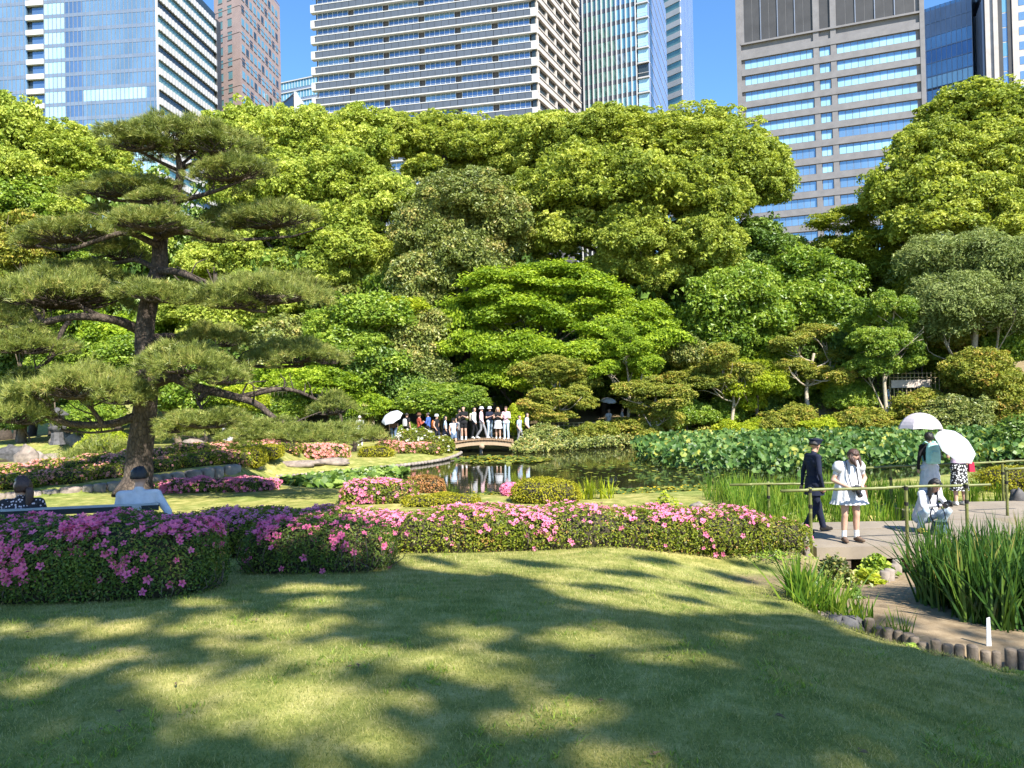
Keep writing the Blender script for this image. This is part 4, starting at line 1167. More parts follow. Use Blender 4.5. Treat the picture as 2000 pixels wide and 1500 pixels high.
def build_pine():
    b0 = GT(262, 968)
    t = thing('pine_tree', 'tall old pine with flat needle pads and dark rugged trunk on the left', 'tree', b0)
    YY = b0[1]
    mb = MB()
    tr = [(262, 972, 31), (270, 930, 27), (273, 880, 24.5), (283, 800, 22), (286, 745, 20.5), (283, 690, 18), (284, 630, 17), (297, 570, 16.5), (311, 520, 15.5), (313, 470, 14), (325, 430, 11), (342, 385, 9), (352, 340, 7.5), (348, 305, 5)]
    pts = [P(x, y, YY + 0.25 * math.sin(i * 0.9)) for i, (x, y, _) in enumerate(tr)]
    path = curve_pts(pts, 60)
    rad = np.interp(np.linspace(0, len(tr) - 1, 60), range(len(tr)), [M(w, YY) for *_, w in tr])
    rad[:5] *= np.linspace(1.35, 1.0, 5)
    mb.tube(path, rad, 20, 0, jit=0.07)
    mb.build('trunk', PBARK, t, True)
    limbs_ = [   # px path with depth offset and end radii in px
        [[(300, 748, 0), (338, 735, -.4), (378, 755, -.9), (440, 770, -1.2), (500, 788, -1.4), (545, 822, -1.5), (640, 850, -1.6)], 13, 3],
        [[(400, 765, -1), (388, 785, -1.2), (396, 800, -1.3)], 6, 2], [[(470, 775, -1.3), (560, 760, -.8), (640, 790, -.4)], 6, 2],
        [[(268, 812, 0), (215, 828, -.4), (140, 828, -.7), (80, 808, -.9), (30, 800, -1)], 9, 3], [[(200, 828, -.5), (180, 800, -.8), (150, 770, -1)], 5, 2], [[(120, 825, -.7), (90, 790, -1), (60, 760, -1)], 5, 2], [[(240, 838, -.3), (180, 845, -.1), (120, 840, .2)], 3, 1.5],
        [[(272, 645, 0), (225, 625, -.5), (150, 618, -.9), (80, 632, -1.1), (35, 655, -1.2), (-20, 690, -1.3)], 10, 3], [[(140, 618, -.9), (120, 650, -1), (100, 700, -1.1), (70, 720, -1.1)], 5, 2], [[(85, 630, -1), (60, 600, -.6), (20, 585, -.2)], 5, 2], [[(200, 620, -.7), (150, 595, -.2), (110, 580, .3)], 5, 2],
        [[(312, 528, 0), (350, 532, -.5), (400, 552, -1), (460, 575, -1.2), (560, 580, -1.2), (610, 570, -1)], 8, 2.5], [[(420, 560, -1), (470, 600, -1.3), (520, 610, -1.4)], 5, 2],
        [[(305, 525, 0), (265, 508, .4), (215, 515, .9), (180, 500, 1.2)], 6, 2], [[(300, 660, 0), (350, 660, .5), (420, 690, .8), (500, 715, .8), (590, 715, .6)], 9, 2.5], [[(300, 660, 0), (330, 690, -.8), (360, 715, -1.4)], 6, 2],
        [[(318, 460, 0), (350, 452, -.5), (400, 460, -.2), (470, 468, .2), (570, 462, .4)], 8, 2.5], [[(315, 465, 0), (270, 445, -.9), (230, 440, -1.3)], 6, 2], [[(310, 480, 0), (250, 455, -.3), (190, 470, -.4), (130, 488, -.5), (70, 480, -.6)], 7, 2],
        [[(338, 395, 0), (380, 385, -.3), (430, 370, -.5), (490, 345, -.4)], 6, 2], [[(335, 400, 0), (280, 395, .2), (220, 390, .2), (170, 375, .2)], 5, 2],
        [[(352, 335, 0), (310, 315, -.4), (260, 290, -.6), (220, 280, -.6)], 4, 1.5], [[(352, 330, 0), (400, 310, -.3), (440, 290, -.4)], 5, 2], [[(350, 320, 0), (345, 290, -.5), (330, 270, -.6)], 3.5, 1.5], [[(350, 325, 0), (380, 300, .4), (400, 280, .5)], 3.5, 1.5]]
    for pth, r0, r1 in limbs_:
        q = curve_pts([P(x, y, YY + d) for x, y, d in pth], 18)
        lm = MB()
        lm.tube(q, np.linspace(M(r0, YY), M(r1, YY), 18), 9, 0, jit=0.1)
        for _ in range(9):                                        # side twigs up into the pad
            i = rng.integers(5, 18)
            e = q[i] + np.array((rng.normal() * 0.45, rng.normal() * 0.4, 0.25 + 0.25 * rng.random()))
            lm.tube(curve_pts([q[i], (q[i] + e) / 2 + rng.normal(size=3) * 0.08, e], 5), np.linspace(M(r1, YY) * 0.8, 0.008, 5), 4, 0)
        lm.build('limb', PBARK, t, True)
    pads = [(345, 270, 150, 42, 0), (270, 278, 70, 34, -1.0), (430, 285, 70, 34, -.6), (455, 335, 88, 36, -.5), (250, 368, 108, 32, 0), (300, 382, 60, 22, -1.0), (130, 455, 98, 34, -.4), (60, 475, 40, 20, 0), (295, 432, 92, 36, -1.3), (200, 425, 60, 28, 0.4), (235, 492, 60, 34, .9),
            (535, 425, 100, 36, .3), (440, 430, 60, 34, 0.9), (420, 462, 50, 22, -.3), (110, 575, 150, 52, -.2), (170, 540, 100, 36, 0.8), (320, 575, 105, 34, -1.1), (515, 572, 125, 44, -1.0), (590, 560, 62, 34, -.3), (450, 590, 60, 28, -1.6), (575, 692, 98, 36, .5), (640, 700, 36, 24, .3),
            (365, 708, 108, 46, -1.4), (430, 735, 60, 34, -1.7), (420, 660, 80, 34, 1.0), (50, 670, 95, 42, -1.2), (30, 620, 60, 30, -.8), (165, 755, 125, 50, -1.0), (235, 770, 60, 40, -1.3), (30, 800, 75, 55, -1.2), (60, 745, 60, 36, -.6), (410, 822, 105, 30, -1.5), (600, 850, 125, 26, -1.7), (510, 838, 90, 26, -1.6),
            (650, 795, 55, 32, -.4), (350, 830, 45, 30, -1.4)]
    for i, (x, y, rx, ry, d) in enumerate(pads):
        pad_object(x, y, rx, ry, d, YY, t)
build_pine()
# small garden pine at the pond side, right of the big one, and a golden one behind the trunk
def small_pine(label, px, py, pads, Yoff=0):
    b0 = GT(px, py)
    t = thing('pine_bush', label, 'shrub', b0)
    mb = MB()
    mb.tube(curve_pts([b0 - (0, 0, .1), b0 + (0.1, 0, .35), P(pads[0][0], pads[0][1] + 10, b0[1])], 8), np.linspace(.14, .05, 8), 8, 0, jit=.1)
    for x, y, *_ in pads:
        mb.tube(curve_pts([b0 + (0.05, 0, .3), P((x + px) / 2, (y + py) / 2 - 8, b0[1]), P(x, y, b0[1])], 7), np.linspace(.07, .02, 7), 6, 0)
    mb.build('trunk', PBARK, t, True)
    for x, y, rx, ry, d in pads:
        C, D = pad_tufts(x, y, rx, ry, d, 0.55, b0[1])
        needles('needle_pad', C, D, t, 13, 0.3, 0.018)
small_pine('low spreading pine bush left of the parasol walker', 690, 882, [(690, 845, 62, 26, 0), (640, 858, 55, 22, -.5), (730, 855, 36, 20, .2)])
small_pine('soft golden pine bush behind the left hedge rows', 215, 905, [(200, 872, 48, 30, 0), (160, 892, 48, 18, -.3), (245, 880, 34, 24, .2)])
small_pine('pale green pine bush behind the white-shorts visitor', 400, 872, [(400, 838, 75, 24, .5), (340, 850, 45, 20, .8)])
# ================================================================== clipped azaleas
HL = {
    'dark': leaf_mat('azalea_leaves', [(0.0, (0.045, 0.085, 0.012)), (0.5, (0.11, 0.17, 0.022)), (0.93, (0.21, 0.26, 0.035)), (1.0, (0.31, 0.20, 0.06))], 0.25, 0.45, 0.35, big=2.5),
    'sunny': leaf_mat('sunny_azalea_leaves', [(0.0, (0.09, 0.13, 0.012)), (0.5, (0.18, 0.22, 0.018)), (0.9, (0.29, 0.30, 0.03)), (1.0, (0.40, 0.24, 0.07))], 0.3, 0.45, 0.3, big=1.5),
    'gold': leaf_mat('golden_hedge_leaves', [(0.0, (0.15, 0.16, 0.010)), (0.5, (0.29, 0.285, 0.014)), (1.0, (0.46, 0.40, 0.03))], 0.3, 0.5, 0.25, big=1.5),
    'red': leaf_mat('reddish_azalea_leaves', [(0.0, (0.13, 0.10, 0.02)), (0.5, (0.29, 0.155, 0.04)), (1.0, (0.50, 0.235, 0.10))], 0.25, 0.5, 0.25, big=1.5),
}
TWIG = mat('twig_mass', (0.042, 0.034, 0.018), 0.95, vary=0.5, scale=18)
def petal(name, c1, c2):
    m, nt, b = _nt(name)
    oi = nt.nodes.new('ShaderNodeObjectInfo')
    n = noise(nt, 9, 2)
    col = mixc(nt, c1, c2, n)
    nt.links.new(col, b.inputs['Base Color'])
    b.inputs['Roughness'].default_value = 0.55
    b.inputs['Specular IOR Level'].default_value = 0.2
    t = nt.nodes.new('ShaderNodeBsdfTranslucent')
    nt.links.new(col, t.inputs[0])
    mx = nt.nodes.new('ShaderNodeMixShader')
    mx.inputs[0].default_value = 0.3
    nt.links.new(b.outputs[0], mx.inputs[1])
    nt.links.new(t.outputs[0], mx.inputs[2])
    nt.links.new(mx.outputs[0], nt.nodes['Material Output'].inputs[0])
    return m
PET = {'magenta': petal('magenta_petal', (0.80, 0.10, 0.29), (0.90, 0.27, 0.40)), 'pink': petal('pink_petal', (0.78, 0.15, 0.34), (0.86, 0.33, 0.44)), 'salmon': petal('salmon_petal', (0.80, 0.26, 0.24), (0.85, 0.42, 0.38)),
       'white': petal('white_petal', (0.78, 0.76, 0.62), (0.85, 0.83, 0.75)), 'throat': petal('deep_throat', (0.55, 0.03, 0.22), (0.6, 0.06, 0.25))}
def blossom_shape(seed):
    """unit blossom facing +z: five lobed petals round a throat"""
    r = np.random.default_rng(seed)
    V, Fs, mi = [], [], []
    for k in range(5):
        a = 2 * math.pi * k / 5 + r.normal() * 0.08
        ca, sa = math.cos(a), math.sin(a)
        w, l, lift = 0.36 + 0.05 * r.normal(), 1.0 + 0.08 * r.normal(), 0.25 + 0.12 * r.normal()
        pts = [(0.06, 0, -0.25), (0.5, -w, lift * 0.55), (0.92 * l, -w * 0.55, lift * 0.8), (1.02 * l, 0, lift * 0.6), (0.92 * l, w * 0.55, lift * 0.8), (0.5, w, lift * 0.55), (0.45, 0, lift * 0.2)]
        i = len(V)
        V += [(x * ca - y * sa, x * sa + y * ca, z) for x, y, z in pts]
        Fs += [(i, i + 1, i + 6), (i, i + 6, i + 5), (i + 1, i + 2, i + 3, i + 6), (i + 6, i + 3, i + 4, i + 5)]
        mi += [1, 1, 0, 0] if k == 0 else [0, 0, 0, 0]
    return np.array(V), Fs, mi
BLOSSOM = {}
for c in ('magenta', 'pink'):
    for s in range(3):
        V, Fs, mi = blossom_shape(s)
        me = bpy.data.meshes.new('blossom')
        me.from_pydata(V.tolist(), [], Fs)
        me.materials.append(PET[c])
        me.materials.append(PET['throat'])
        me.polygons.foreach_set('material_index', mi)
        me.update()
        BLOSSOM[(c, s)] = me
def super_pts(n, a, b, c, e=3.6):
    d = unit(rng.normal(size=(n, 3)) / np.array((1, 1, 1)))
    # even out over the box-like faces
    d = unit(d * np.array((a, b, c)) ** 0.6)
    r = (np.abs(d[:, 0] / a) ** e + np.abs(d[:, 1] / b) ** e + np.abs(d[:, 2] / c) ** e) ** (-1 / e)
    p = d * r[:, None]
    N = unit(np.sign(p) * np.abs(p / np.array((a, b, c))) ** (e - 1) / np.array((a, b, c)))
    return p, N
def hedge(label, blobs, leaf, L, flowers=None, cover=2.2, name='azalea_hedge', e=3.6, rough=0.03, group='clipped azaleas of the garden', singles=0, cut=None):
    """blobs: (cx, cy, half_x, half_y, top_z, rot); ground taken from the terrain.  flowers: (colour, per m2, top share, fn)"""
    c0 = np.array((blobs[0][0], blobs[0][1]))
    z0 = float(hz(*c0))
    t = thing(name, label, 'hedge', (c0[0], c0[1], z0), group)
    core = MB()
    PP, NN, info = [], [], []
    for cx, cy_, a, b, tz, rot in blobs:
        gz = float(hz(cx, cy_))
        h = tz - gz
        c = h * 0.62
        zc = tz - c
        ca, sa = math.cos(rot), math.sin(rot)
        Rm = np.array(((ca, -sa, 0), (sa, ca, 0), (0, 0, 1)))
        info.append((np.array((cx, cy_, zc)), Rm, (a, b, c)))
        # dark twig mass inside
        nu, nv = 20, 9
        V = []
        for iv in range(nv):
            ph = -math.pi / 2 + math.pi * (iv + 0.5) / nv
            for iu in range(nu):
                th = 2 * math.pi * iu / nu
                d = np.array((math.cos(ph) * math.cos(th), math.cos(ph) * math.sin(th), math.sin(ph)))
                d = d * np.array((a, b, c)) ** 0.5
                r = (abs(d[0] / a) ** e + abs(d[1] / b) ** e + abs(d[2] / c) ** e) ** (-1 / e) * 0.9
                q = Rm @ (d * r * (0.97 + 0.06 * rng.random()))
                V.append((cx + q[0], cy_ + q[1], max(zc + q[2], gz - 0.05)))
        Fs = [(i * nu + j, i * nu + (j + 1) % nu, (i + 1) * nu + (j + 1) % nu, (i + 1) * nu + j) for i in range(nv - 1) for j in range(nu)]
        Fs += [tuple(range(nu))[::-1], tuple((nv - 1) * nu + j for j in range(nu))]
        core.add(V, Fs)
        area = 2 * math.pi * (a + b) * h * 0.75 + 4 * a * b
        n = int(area * cover / (L * L * 0.5))
        p, N = super_pts(n, a, b, c, e)
        p = p * (1 + rough * rng.normal(size=(n, 1)) / max(0.3, min(a, b, c)) * 0.5)
        p = p + N * rough * (np.sin(p[:, :1] * 7 + p[:, 1:2] * 5) + np.sin(p[:, 2:3] * 9 + p[:, :1] * 4)) * 0.7
        PP.append(p @ Rm.T + (cx, cy_, zc))
        NN.append(N @ Rm.T)
    core.build('branch_mass', TWIG, t, True)
    Pc, N = np.concatenate(PP), np.concatenate(NN)
    ok = Pc[:, 2] > hz(Pc[:, 0], Pc[:, 1]) + L * 0.3
    owner = np.repeat(np.arange(len(PP)), [len(x) for x in PP])
    for i, (cc, Rm, s) in enumerate(info):
        q = (Pc - cc) @ Rm
        ins = (np.abs(q[:, 0] / s[0]) ** e + np.abs(q[:, 1] / s[1]) ** e + np.abs(q[:, 2] / s[2]) ** e) < 0.93
        ok &= ~(ins & (owner != i))
    Pc, N = Pc[ok], N[ok]
    n = len(Pc)
    # thin towards the ground, where bare twigs show
    hgt = (Pc[:, 2] - hz(Pc[:, 0], Pc[:, 1]))
    keep = (rng.random(n) < np.clip((0.3 if L < 0.05 else 0.8) + hgt / 0.22, 0.3, 1)) & ((N[:, 1] < 0.6) | (rng.random(n) < 0.4))
    Pl, Nl = Pc[keep], N[keep]
    s = 0.7 + 0.6 * rng.random(len(Pl))
    leaves('foliage', Pl, unit(Nl * 0.6 + (0, 0, 0.3) + rng.normal(size=Pl.shape) * 0.5), L * s, L * 0.5 * s, HL[leaf], t, kind='stuff')
    # bare twigs at the foot
    tw = MB()
    foot = np.where((hgt < (0.25 if L < 0.05 else 0.0)) & (N[:, 1] < 0.2))[0]
    for i in rng.choice(foot, min(len(foot), 60), replace=False) if len(foot) else []:
        a = Pc[i] * np.array((1, 1, 0)) + np.array((0, 0, float(hz(Pc[i][0], Pc[i][1]))))
        q = Pc[i] + N[i] * 0.01 + np.array((rng.normal() * 0.05, 0, 0.08 + 0.1 * rng.random()))
        tw.tube([a - N[i] * (0.08, 0.08, 0), (a + q) / 2 + rng.normal(size=3) * 0.02, q], [0.006, 0.005, 0.003], 4)
    if tw.n:
        tw.build('twigs', BARK, t)['kind'] = 'stuff'
    if flowers:
        col, dens, size, fn = flowers
        w = fn(Pc, N)
        nf = int(np.clip(dens * len(Pc) * (L * L * 0.5) / cover * w.mean() * 3, 0, min(2000, n // 2)))
        pick = rng.choice(n, nf, replace=False, p=w / w.sum())
        order = pick[np.argsort(-(N[pick] @ np.array((0, -1, 0.25))) + rng.random(nf) * 0.5)]
        sg, rest = order[:singles], order[singles:]
        for i in sg:
            me = BLOSSOM[(col if col in ('magenta', 'pink') else 'pink', rng.integers(0, 3))]
            b = link('blossom', me, t)
            d = unit(N[i] * 0.8 + np.array((0, -0.25, 0.15)) + rng.normal(size=3) * 0.3)
            b.rotation_euler = (Vector(d).to_track_quat('Z', 'Y').to_matrix() @ Matrix.Rotation(rng.random() * 6.28, 3, 'Z')).to_euler()
            b.location = tuple(Pc[i] + N[i] * 0.012 - org(t))
            sc = size * (0.8 + 0.4 * rng.random())
            b.scale = (sc, sc, sc)
        if len(rest):
            c, d = Pc[rest] + N[rest] * 0.012, unit(N[rest] * 0.8 + np.array((0, -0.2, 0.25)) + rng.normal(size=(len(rest), 3)) * 0.3)
            tan = unit(np.cross(d, rng.normal(size=d.shape)))
            bt = np.cross(d, tan)
            s = (size * (0.75 + 0.45 * rng.random(len(rest))))[:, None]
            V = np.empty((len(rest), 16, 3))
            V[:, 0] = c - d * s * 0.15
            for k in range(5):
                a0 = 2 * math.pi * k / 5
                for j, (da, rr, up) in enumerate(((-0.55, 0.62, 0.12), (0, 1.05, 0.2), (0.55, 0.62, 0.12))):
                    V[:, 1 + 3 * k + j] = c + (tan * math.cos(a0 + da) + bt * math.sin(a0 + da)) * s * rr + d * s * up
            pat = np.concatenate([np.array((0, 1 + 3 * k, 2 + 3 * k, 3 + 3 * k)) for k in range(5)])
            loops = (np.arange(len(rest))[:, None] * 16 + pat).ravel()
            o = mesh_np('blossoms', V.reshape(-1, 3), loops, np.arange(len(rest) * 5) * 4, np.full(len(rest) * 5, 4), PET[col], t)
            o['kind'] = 'stuff'
    return t
def clumpy(f, seed=0, top=1.0, side=1.0, lo=0.0, thr=0.0):
    """flowers in drifts: more on top, some on the sides"""
    def fn(p, N):
        v = np.sin(p[:, 0] * f + seed) * np.sin(p[:, 1] * f * 1.3 + seed * 2) + np.sin(p[:, 0] * f * 2.3 + p[:, 2] * f * 3 + seed * 3) * 0.8 + np.sin(p[:, 2] * f * 2.1 - p[:, 0] * f * 1.7 + seed) * 0.6
        w = np.clip(v - thr, 0, None) ** 1.5 + lo
        return np.maximum(w * (side * np.clip(0.3 - N[:, 2] + 0.7, 0, 1) + top * np.clip(N[:, 2], 0, 1)), 1e-6)
    return fn
def bh(px0, px1, pyb, pyt, b=0.6, Y=None):
    """a blob from its photo box: base row pyb, top row pyt"""
    q = GT((px0 + px1) / 2, pyb) if Y is None else np.array((0, Y, 0))
    y = q[1] + b * 0.8
    x0, x1 = P(px0, pyb, y)[0], P(px1, pyb, y)[0]
    return ((x0 + x1) / 2, y, abs(x1 - x0) / 2, b, P((px0 + px1) / 2, pyt, y)[2], 0.0)

# the three near hedges
def up_half(fn, z0, z1, k=0.08):
    return lambda p, N: fn(p, N) * np.clip((p[:, 2] - z0) / (z1 - z0), k, 1) ** 1.3
hedge('big near hedge at the left edge, dark leaves thick with magenta blossoms', [(-4.95, 7.9, 1.75, 0.72, 0.40, R(7)), (-4.05, 7.98, 0.95, 0.68, 0.37, R(7))], 'dark', 0.036,
      ('magenta', 90, 0.040, up_half(clumpy(3.1, 1.0, 4.5, 1.5, 0.08, 0.4), -0.25, 0.25)), 2.4, singles=290)
hedge('rounded near hedge with magenta blossoms, second from the left', [(-2.38, 9.45, 0.86, 0.60, 0.12, R(2))], 'dark', 0.038, ('magenta', 85, 0.040, up_half(clumpy(3.7, 2.2, 3.5, 1.3, 0.07, 0.45), -0.42, 0.0)), 2.4, singles=180)
hedge('long sunlit hedge crossing the lawn, pink blossoms over yellow-green leaves',
      [(-0.2, 11.45, 1.95, 0.62, -0.10, R(1)), (-3.6, 11.35, 2.0, 0.6, -0.05, R(-1)), (2.3, 11.65, 1.35, 0.6, -0.20, R(6)), (3.6, 12.0, 0.88, 0.55, -0.42, R(10))], 'sunny', 0.046,
      ('pink', 115, 0.037, up_half(clumpy(2.7, 0.4, 4.2, 0.8, 0.25, 0.3), -0.7, -0.1, 0.2)), 2.2, singles=300)
# smaller clipped bushes further off
hedge('round-topped pink azalea beyond the long hedge, left of the pond mirror', [bh(670, 812, 984, 938, 0.65)], 'sunny', 0.07, ('pink', 45, 0.05, clumpy(3, 1.1, 2.0, 1.0, 0.3, 0.2)), name='azalea_bush')
hedge('reddish azalea bush behind the round-topped pink one', [bh(795, 868, 966, 931, 0.5, 22.3)], 'red', 0.08, None, name='azalea_bush')
hedge('flat low yellow-green bush in front of the pond mirror', [bh(790, 935, 984, 967, 0.5, 18.4)], 'gold', 0.06, None, name='azalea_bush')
hedge('round golden-topped bush with bare lower twigs on the near bank', [bh(1002, 1132, 984, 936, 0.75)], 'gold', 0.06, None, 1.7, name='azalea_bush', e=2.8)
hedge('tiny pink azalea against the golden-topped round bush', [bh(978, 1012, 974, 948, 0.3, 20.4)], 'sunny', 0.07, ('pink', 160, 0.06, clumpy(3, 1.6, 2, 1, 0.8)), name='azalea_bush', e=2.6)
hedge('low shaded azalea bed at the right of the pine foot', [bh(300, 470, 962, 936, 0.6), bh(420, 540, 960, 935, 0.55)], 'dark', 0.07, ('pink', 60, 0.06, clumpy(2.5, 1.8, 2, 1, 0.2)), name='azalea_bush')
row1 = [(-70, 968, 938), (20, 956, 929), (110, 947, 918), (200, 936, 907), (285, 925, 898), (365, 914, 888), (430, 907, 880)]
hedge('front row of the pink and green clipped edging behind the stone wall', [bh(x - 58, x + 58, b_, t_, 0.5) for x, b_, t_ in row1], 'sunny', 0.085, ('salmon', 13, 0.05, clumpy(2.2, 1.3, 1.8, 0.8, 0.3)), 1.8)
row2 = [(-70, 940, 914), (20, 932, 908), (110, 924, 898), (200, 914, 888), (290, 902, 876), (380, 892, 866), (460, 886, 862), (530, 880, 858)]
hedge('back row of the pink and green clipped edging, beyond the front row', [bh(x - 58, x + 58, b_, t_, 0.5, float(np.interp(x, [-70, 530], [27.5, 33]))) for x, b_, t_ in row2], 'sunny', 0.09, ('salmon', 18, 0.055, clumpy(2.0, 0.3, 1.8, 0.8, 0.4)), 1.8)
hedge('square golden clipped hedge at the end of the stone wall', [bh(445, 515, 909, 874, 0.6), bh(500, 549, 914, 870, 0.7)], 'gold', 0.08, None, 2.2, e=5, name='box_hedge')
hedge('pink and green clipped bush left of the small lawn mound', [bh(555, 625, 893, 870, 0.55), bh(600, 680, 896, 868, 0.6)], 'sunny', 0.09, ('salmon', 50, 0.075, lambda p, N: np.exp(-((p[:, 0] - P(575, 880, 30)[0]) / 1.0) ** 2) + 0.05), name='azalea_bush')
hedge('small lime-green clipped bush on the lawn mound', [bh(703, 768, 893, 873, 0.5)], 'gold', 0.09, None, name='azalea_bush')
hedge('pink-to-green clipped bush below the parasol walker', [bh(738, 800, 880, 862, 0.5), bh(780, 866, 886, 866, 0.55)], 'sunny', 0.09, ('salmon', 60, 0.075, lambda p, N: np.exp(-((p[:, 0] - P(765, 880, 34)[0]) / 0.9) ** 2) * (0.3 + np.clip(N[:, 2], 0, 1)) + 0.03), name='azalea_bush')
hedge('white-flowering bush at the left foot of the arched bridge', [bh(772, 850, 878, 838, 0.8), bh(835, 888, 884, 852, 0.6)], 'sunny', 0.1, ('white', 18, 0.07, clumpy(3, 0.3, 1.2, 1.2, 0.1, 0.5)), name='azalea_bush', e=2.6)
hedge('golden hedge behind the right railing', [bh(1918, 2080, 962, 914, 0.7)], 'gold', 0.065, None, 2.2)
# ================================================================== stone, timber, bamboo
STONE = mat('grey_brown_stone', (0.23, 0.185, 0.15), 0.85, vary=0.4, scale=5, bumps=0.6, bscale=14)
PALESTONE = mat('pale_boulder', (0.25, 0.21, 0.175), 0.85, vary=0.3, scale=4, bumps=0.6, bscale=12)
DARKSTONE = mat('dark_wet_stone', (0.085, 0.08, 0.078), 0.7, vary=0.4, scale=6, bumps=0.5, bscale=14)
SLAB = mat('weathered_concrete_plank', (0.235, 0.195, 0.148), 0.85, vary=0.16, scale=2.2, bumps=0.25, bscale=60)
LOGM = mat('weathered_log', (0.16, 0.125, 0.09), 0.9, vary=0.35, scale=10, bumps=0.5, bscale=40)
WOOD = mat('bridge_timber', (0.25, 0.165, 0.095), 0.8, vary=0.25, scale=6, bumps=0.3, bscale=30)
WOODL = mat('pale_timber', (0.36, 0.26, 0.165), 0.8, vary=0.15, scale=6)
BAMBOO = mat('green_bamboo', (0.15, 0.16, 0.05), 0.45, spec=0.4, vary=0.35, scale=5)
BAMBOOY = mat('dry_bamboo', (0.44, 0.36, 0.20), 0.55, vary=0.2, scale=6)
BLACKTIE = mat('black_cord', (0.012, 0.011, 0.010), 0.9)
WHITEP = mat('white_paint', (0.78, 0.78, 0.76), 0.5, vary=0.05)

def rock_mesh(mb, c, s, seed, rz=0.0, m=0, sub=3, box=3.0, bl=0.5):
    r = np.random.default_rng(seed)
    nu, nv = 9 + 2 * sub, 5 + sub
    V = []
    ph0 = r.random(6) * 6.28
    for iv in range(nv + 1):
        ph = -math.pi / 2 + math.pi * iv / nv
        for iu in range(nu):
            th = 2 * math.pi * iu / nu
            d = np.array((math.cos(ph) * math.cos(th), math.cos(ph) * math.sin(th), math.sin(ph)))
            k = 1 + 0.16 * math.sin(2 * th + ph0[0] + ph) + 0.12 * math.sin(3 * th + ph0[1] - 2 * ph) + 0.07 * math.sin(5 * th + ph0[2] + 3 * ph) + 0.05 * r.normal()
            e = (abs(d[0]) ** box + abs(d[1]) ** box + abs(d[2]) ** box) ** (-1 / box)
            k = 1 + (k - 1) * (1.0 if box < 4 else 0.35)
            q = d * k * (1 - bl + bl * e) * np.array(s)
            V.append((c[0] + q[0] * math.cos(rz) - q[1] * math.sin(rz), c[1] + q[0] * math.sin(rz) + q[1] * math.cos(rz), c[2] + q[2]))
    Fs = [(i * nu + j, i * nu + (j + 1) % nu, (i + 1) * nu + (j + 1) % nu, (i + 1) * nu + j) for i in range(nv) for j in range(nu)]
    mb.add(V, Fs, m)
def rock(label, px, py, rx, ry, m=None, seed=0, z=None, group=None, dep=0.8, name='boulder'):
    """a boulder whose foot is at a photo pixel"""
    q = GT(px, py) if z is None else G(px, py, z)
    a, h = M(rx, q[1]), M(ry, q[1])
    t = MB()
    rock_mesh(t, (q[0], q[1] + a * dep * 0.7, q[2] + h * 0.45), (a, a * dep, h * 0.75), seed)
    o = t.build(name, m or STONE, None, True)
    return tag(o, label, 'rock', group)
g = 'stones along the lawn edge'
rock('flat grey stone at the lawn edge, leftmost below the small iris tuft', 1548, 1208, 34, 24, DARKSTONE, 1, -0.98, g)
rock('broad low grey stone half sunk under the small iris tuft', 1600, 1226, 42, 22, STONE, 2, -1.0, g)
rock('dark rounded stone left of the log edging', 1655, 1248, 38, 30, DARKSTONE, 3, -1.02, g)
rock('small stone peeping over the grass before the log edging', 1750, 1280, 18, 12, DARKSTONE, 4, -1.1, g)
g = 'boulders round the left pool'
for i, a in enumerate([('jagged brown boulder standing in the pool at the left edge', 45, 918, 20, 36, STONE), ('smaller pale boulder right of the jagged one', 68, 906, 14, 18, PALESTONE), ('wide pale boulder high above the pool', 115, 868, 26, 18, PALESTONE),
                       ('pale flat boulder beside the golden pine bush', 150, 872, 24, 20, PALESTONE), ('shaded boulder behind the pool, leftmost', 15, 895, 36, 18, DARKSTONE), ('low grey boulder above the back hedge row', 100, 905, 30, 14, STONE),
                       ('pale boulder right of the pine trunk behind the visitors', 370, 876, 26, 14, STONE), ('grey boulder behind the white-shorts visitor', 415, 866, 28, 14, STONE), ('small white stone near the pine trunk', 343, 858, 8, 10, WHITEP)]):
    rock(a[0], a[1], a[2], a[3], a[4], a[5], 20 + i, None, g)
g = 'flat stones set in the lawn mound'
rock('long flat brown stone in the lawn mound, left one', 585, 912, 42, 9, STONE, 41, None, g, 0.5, 'stepping_stone')
rock('long flat brown stone in the lawn mound, right one', 645, 908, 38, 10, STONE, 42, None, g, 0.5, 'stepping_stone')
rock('pinkish stone on the bank left of the iris field', 1365, 1000, 16, 14, PALESTONE, 43, None, None)
rock('pale stone at the foot of the iris field', 1395, 1002, 14, 10, PALESTONE, 44, None, None)
rock('dark rock at the right edge behind the second deck', 1995, 990, 16, 26, DARKSTONE, 45, None, None)
rock('brown post-like stone beside the end of the long hedge', 1577, 1088, 7, 36, PALESTONE, 46, None, None)

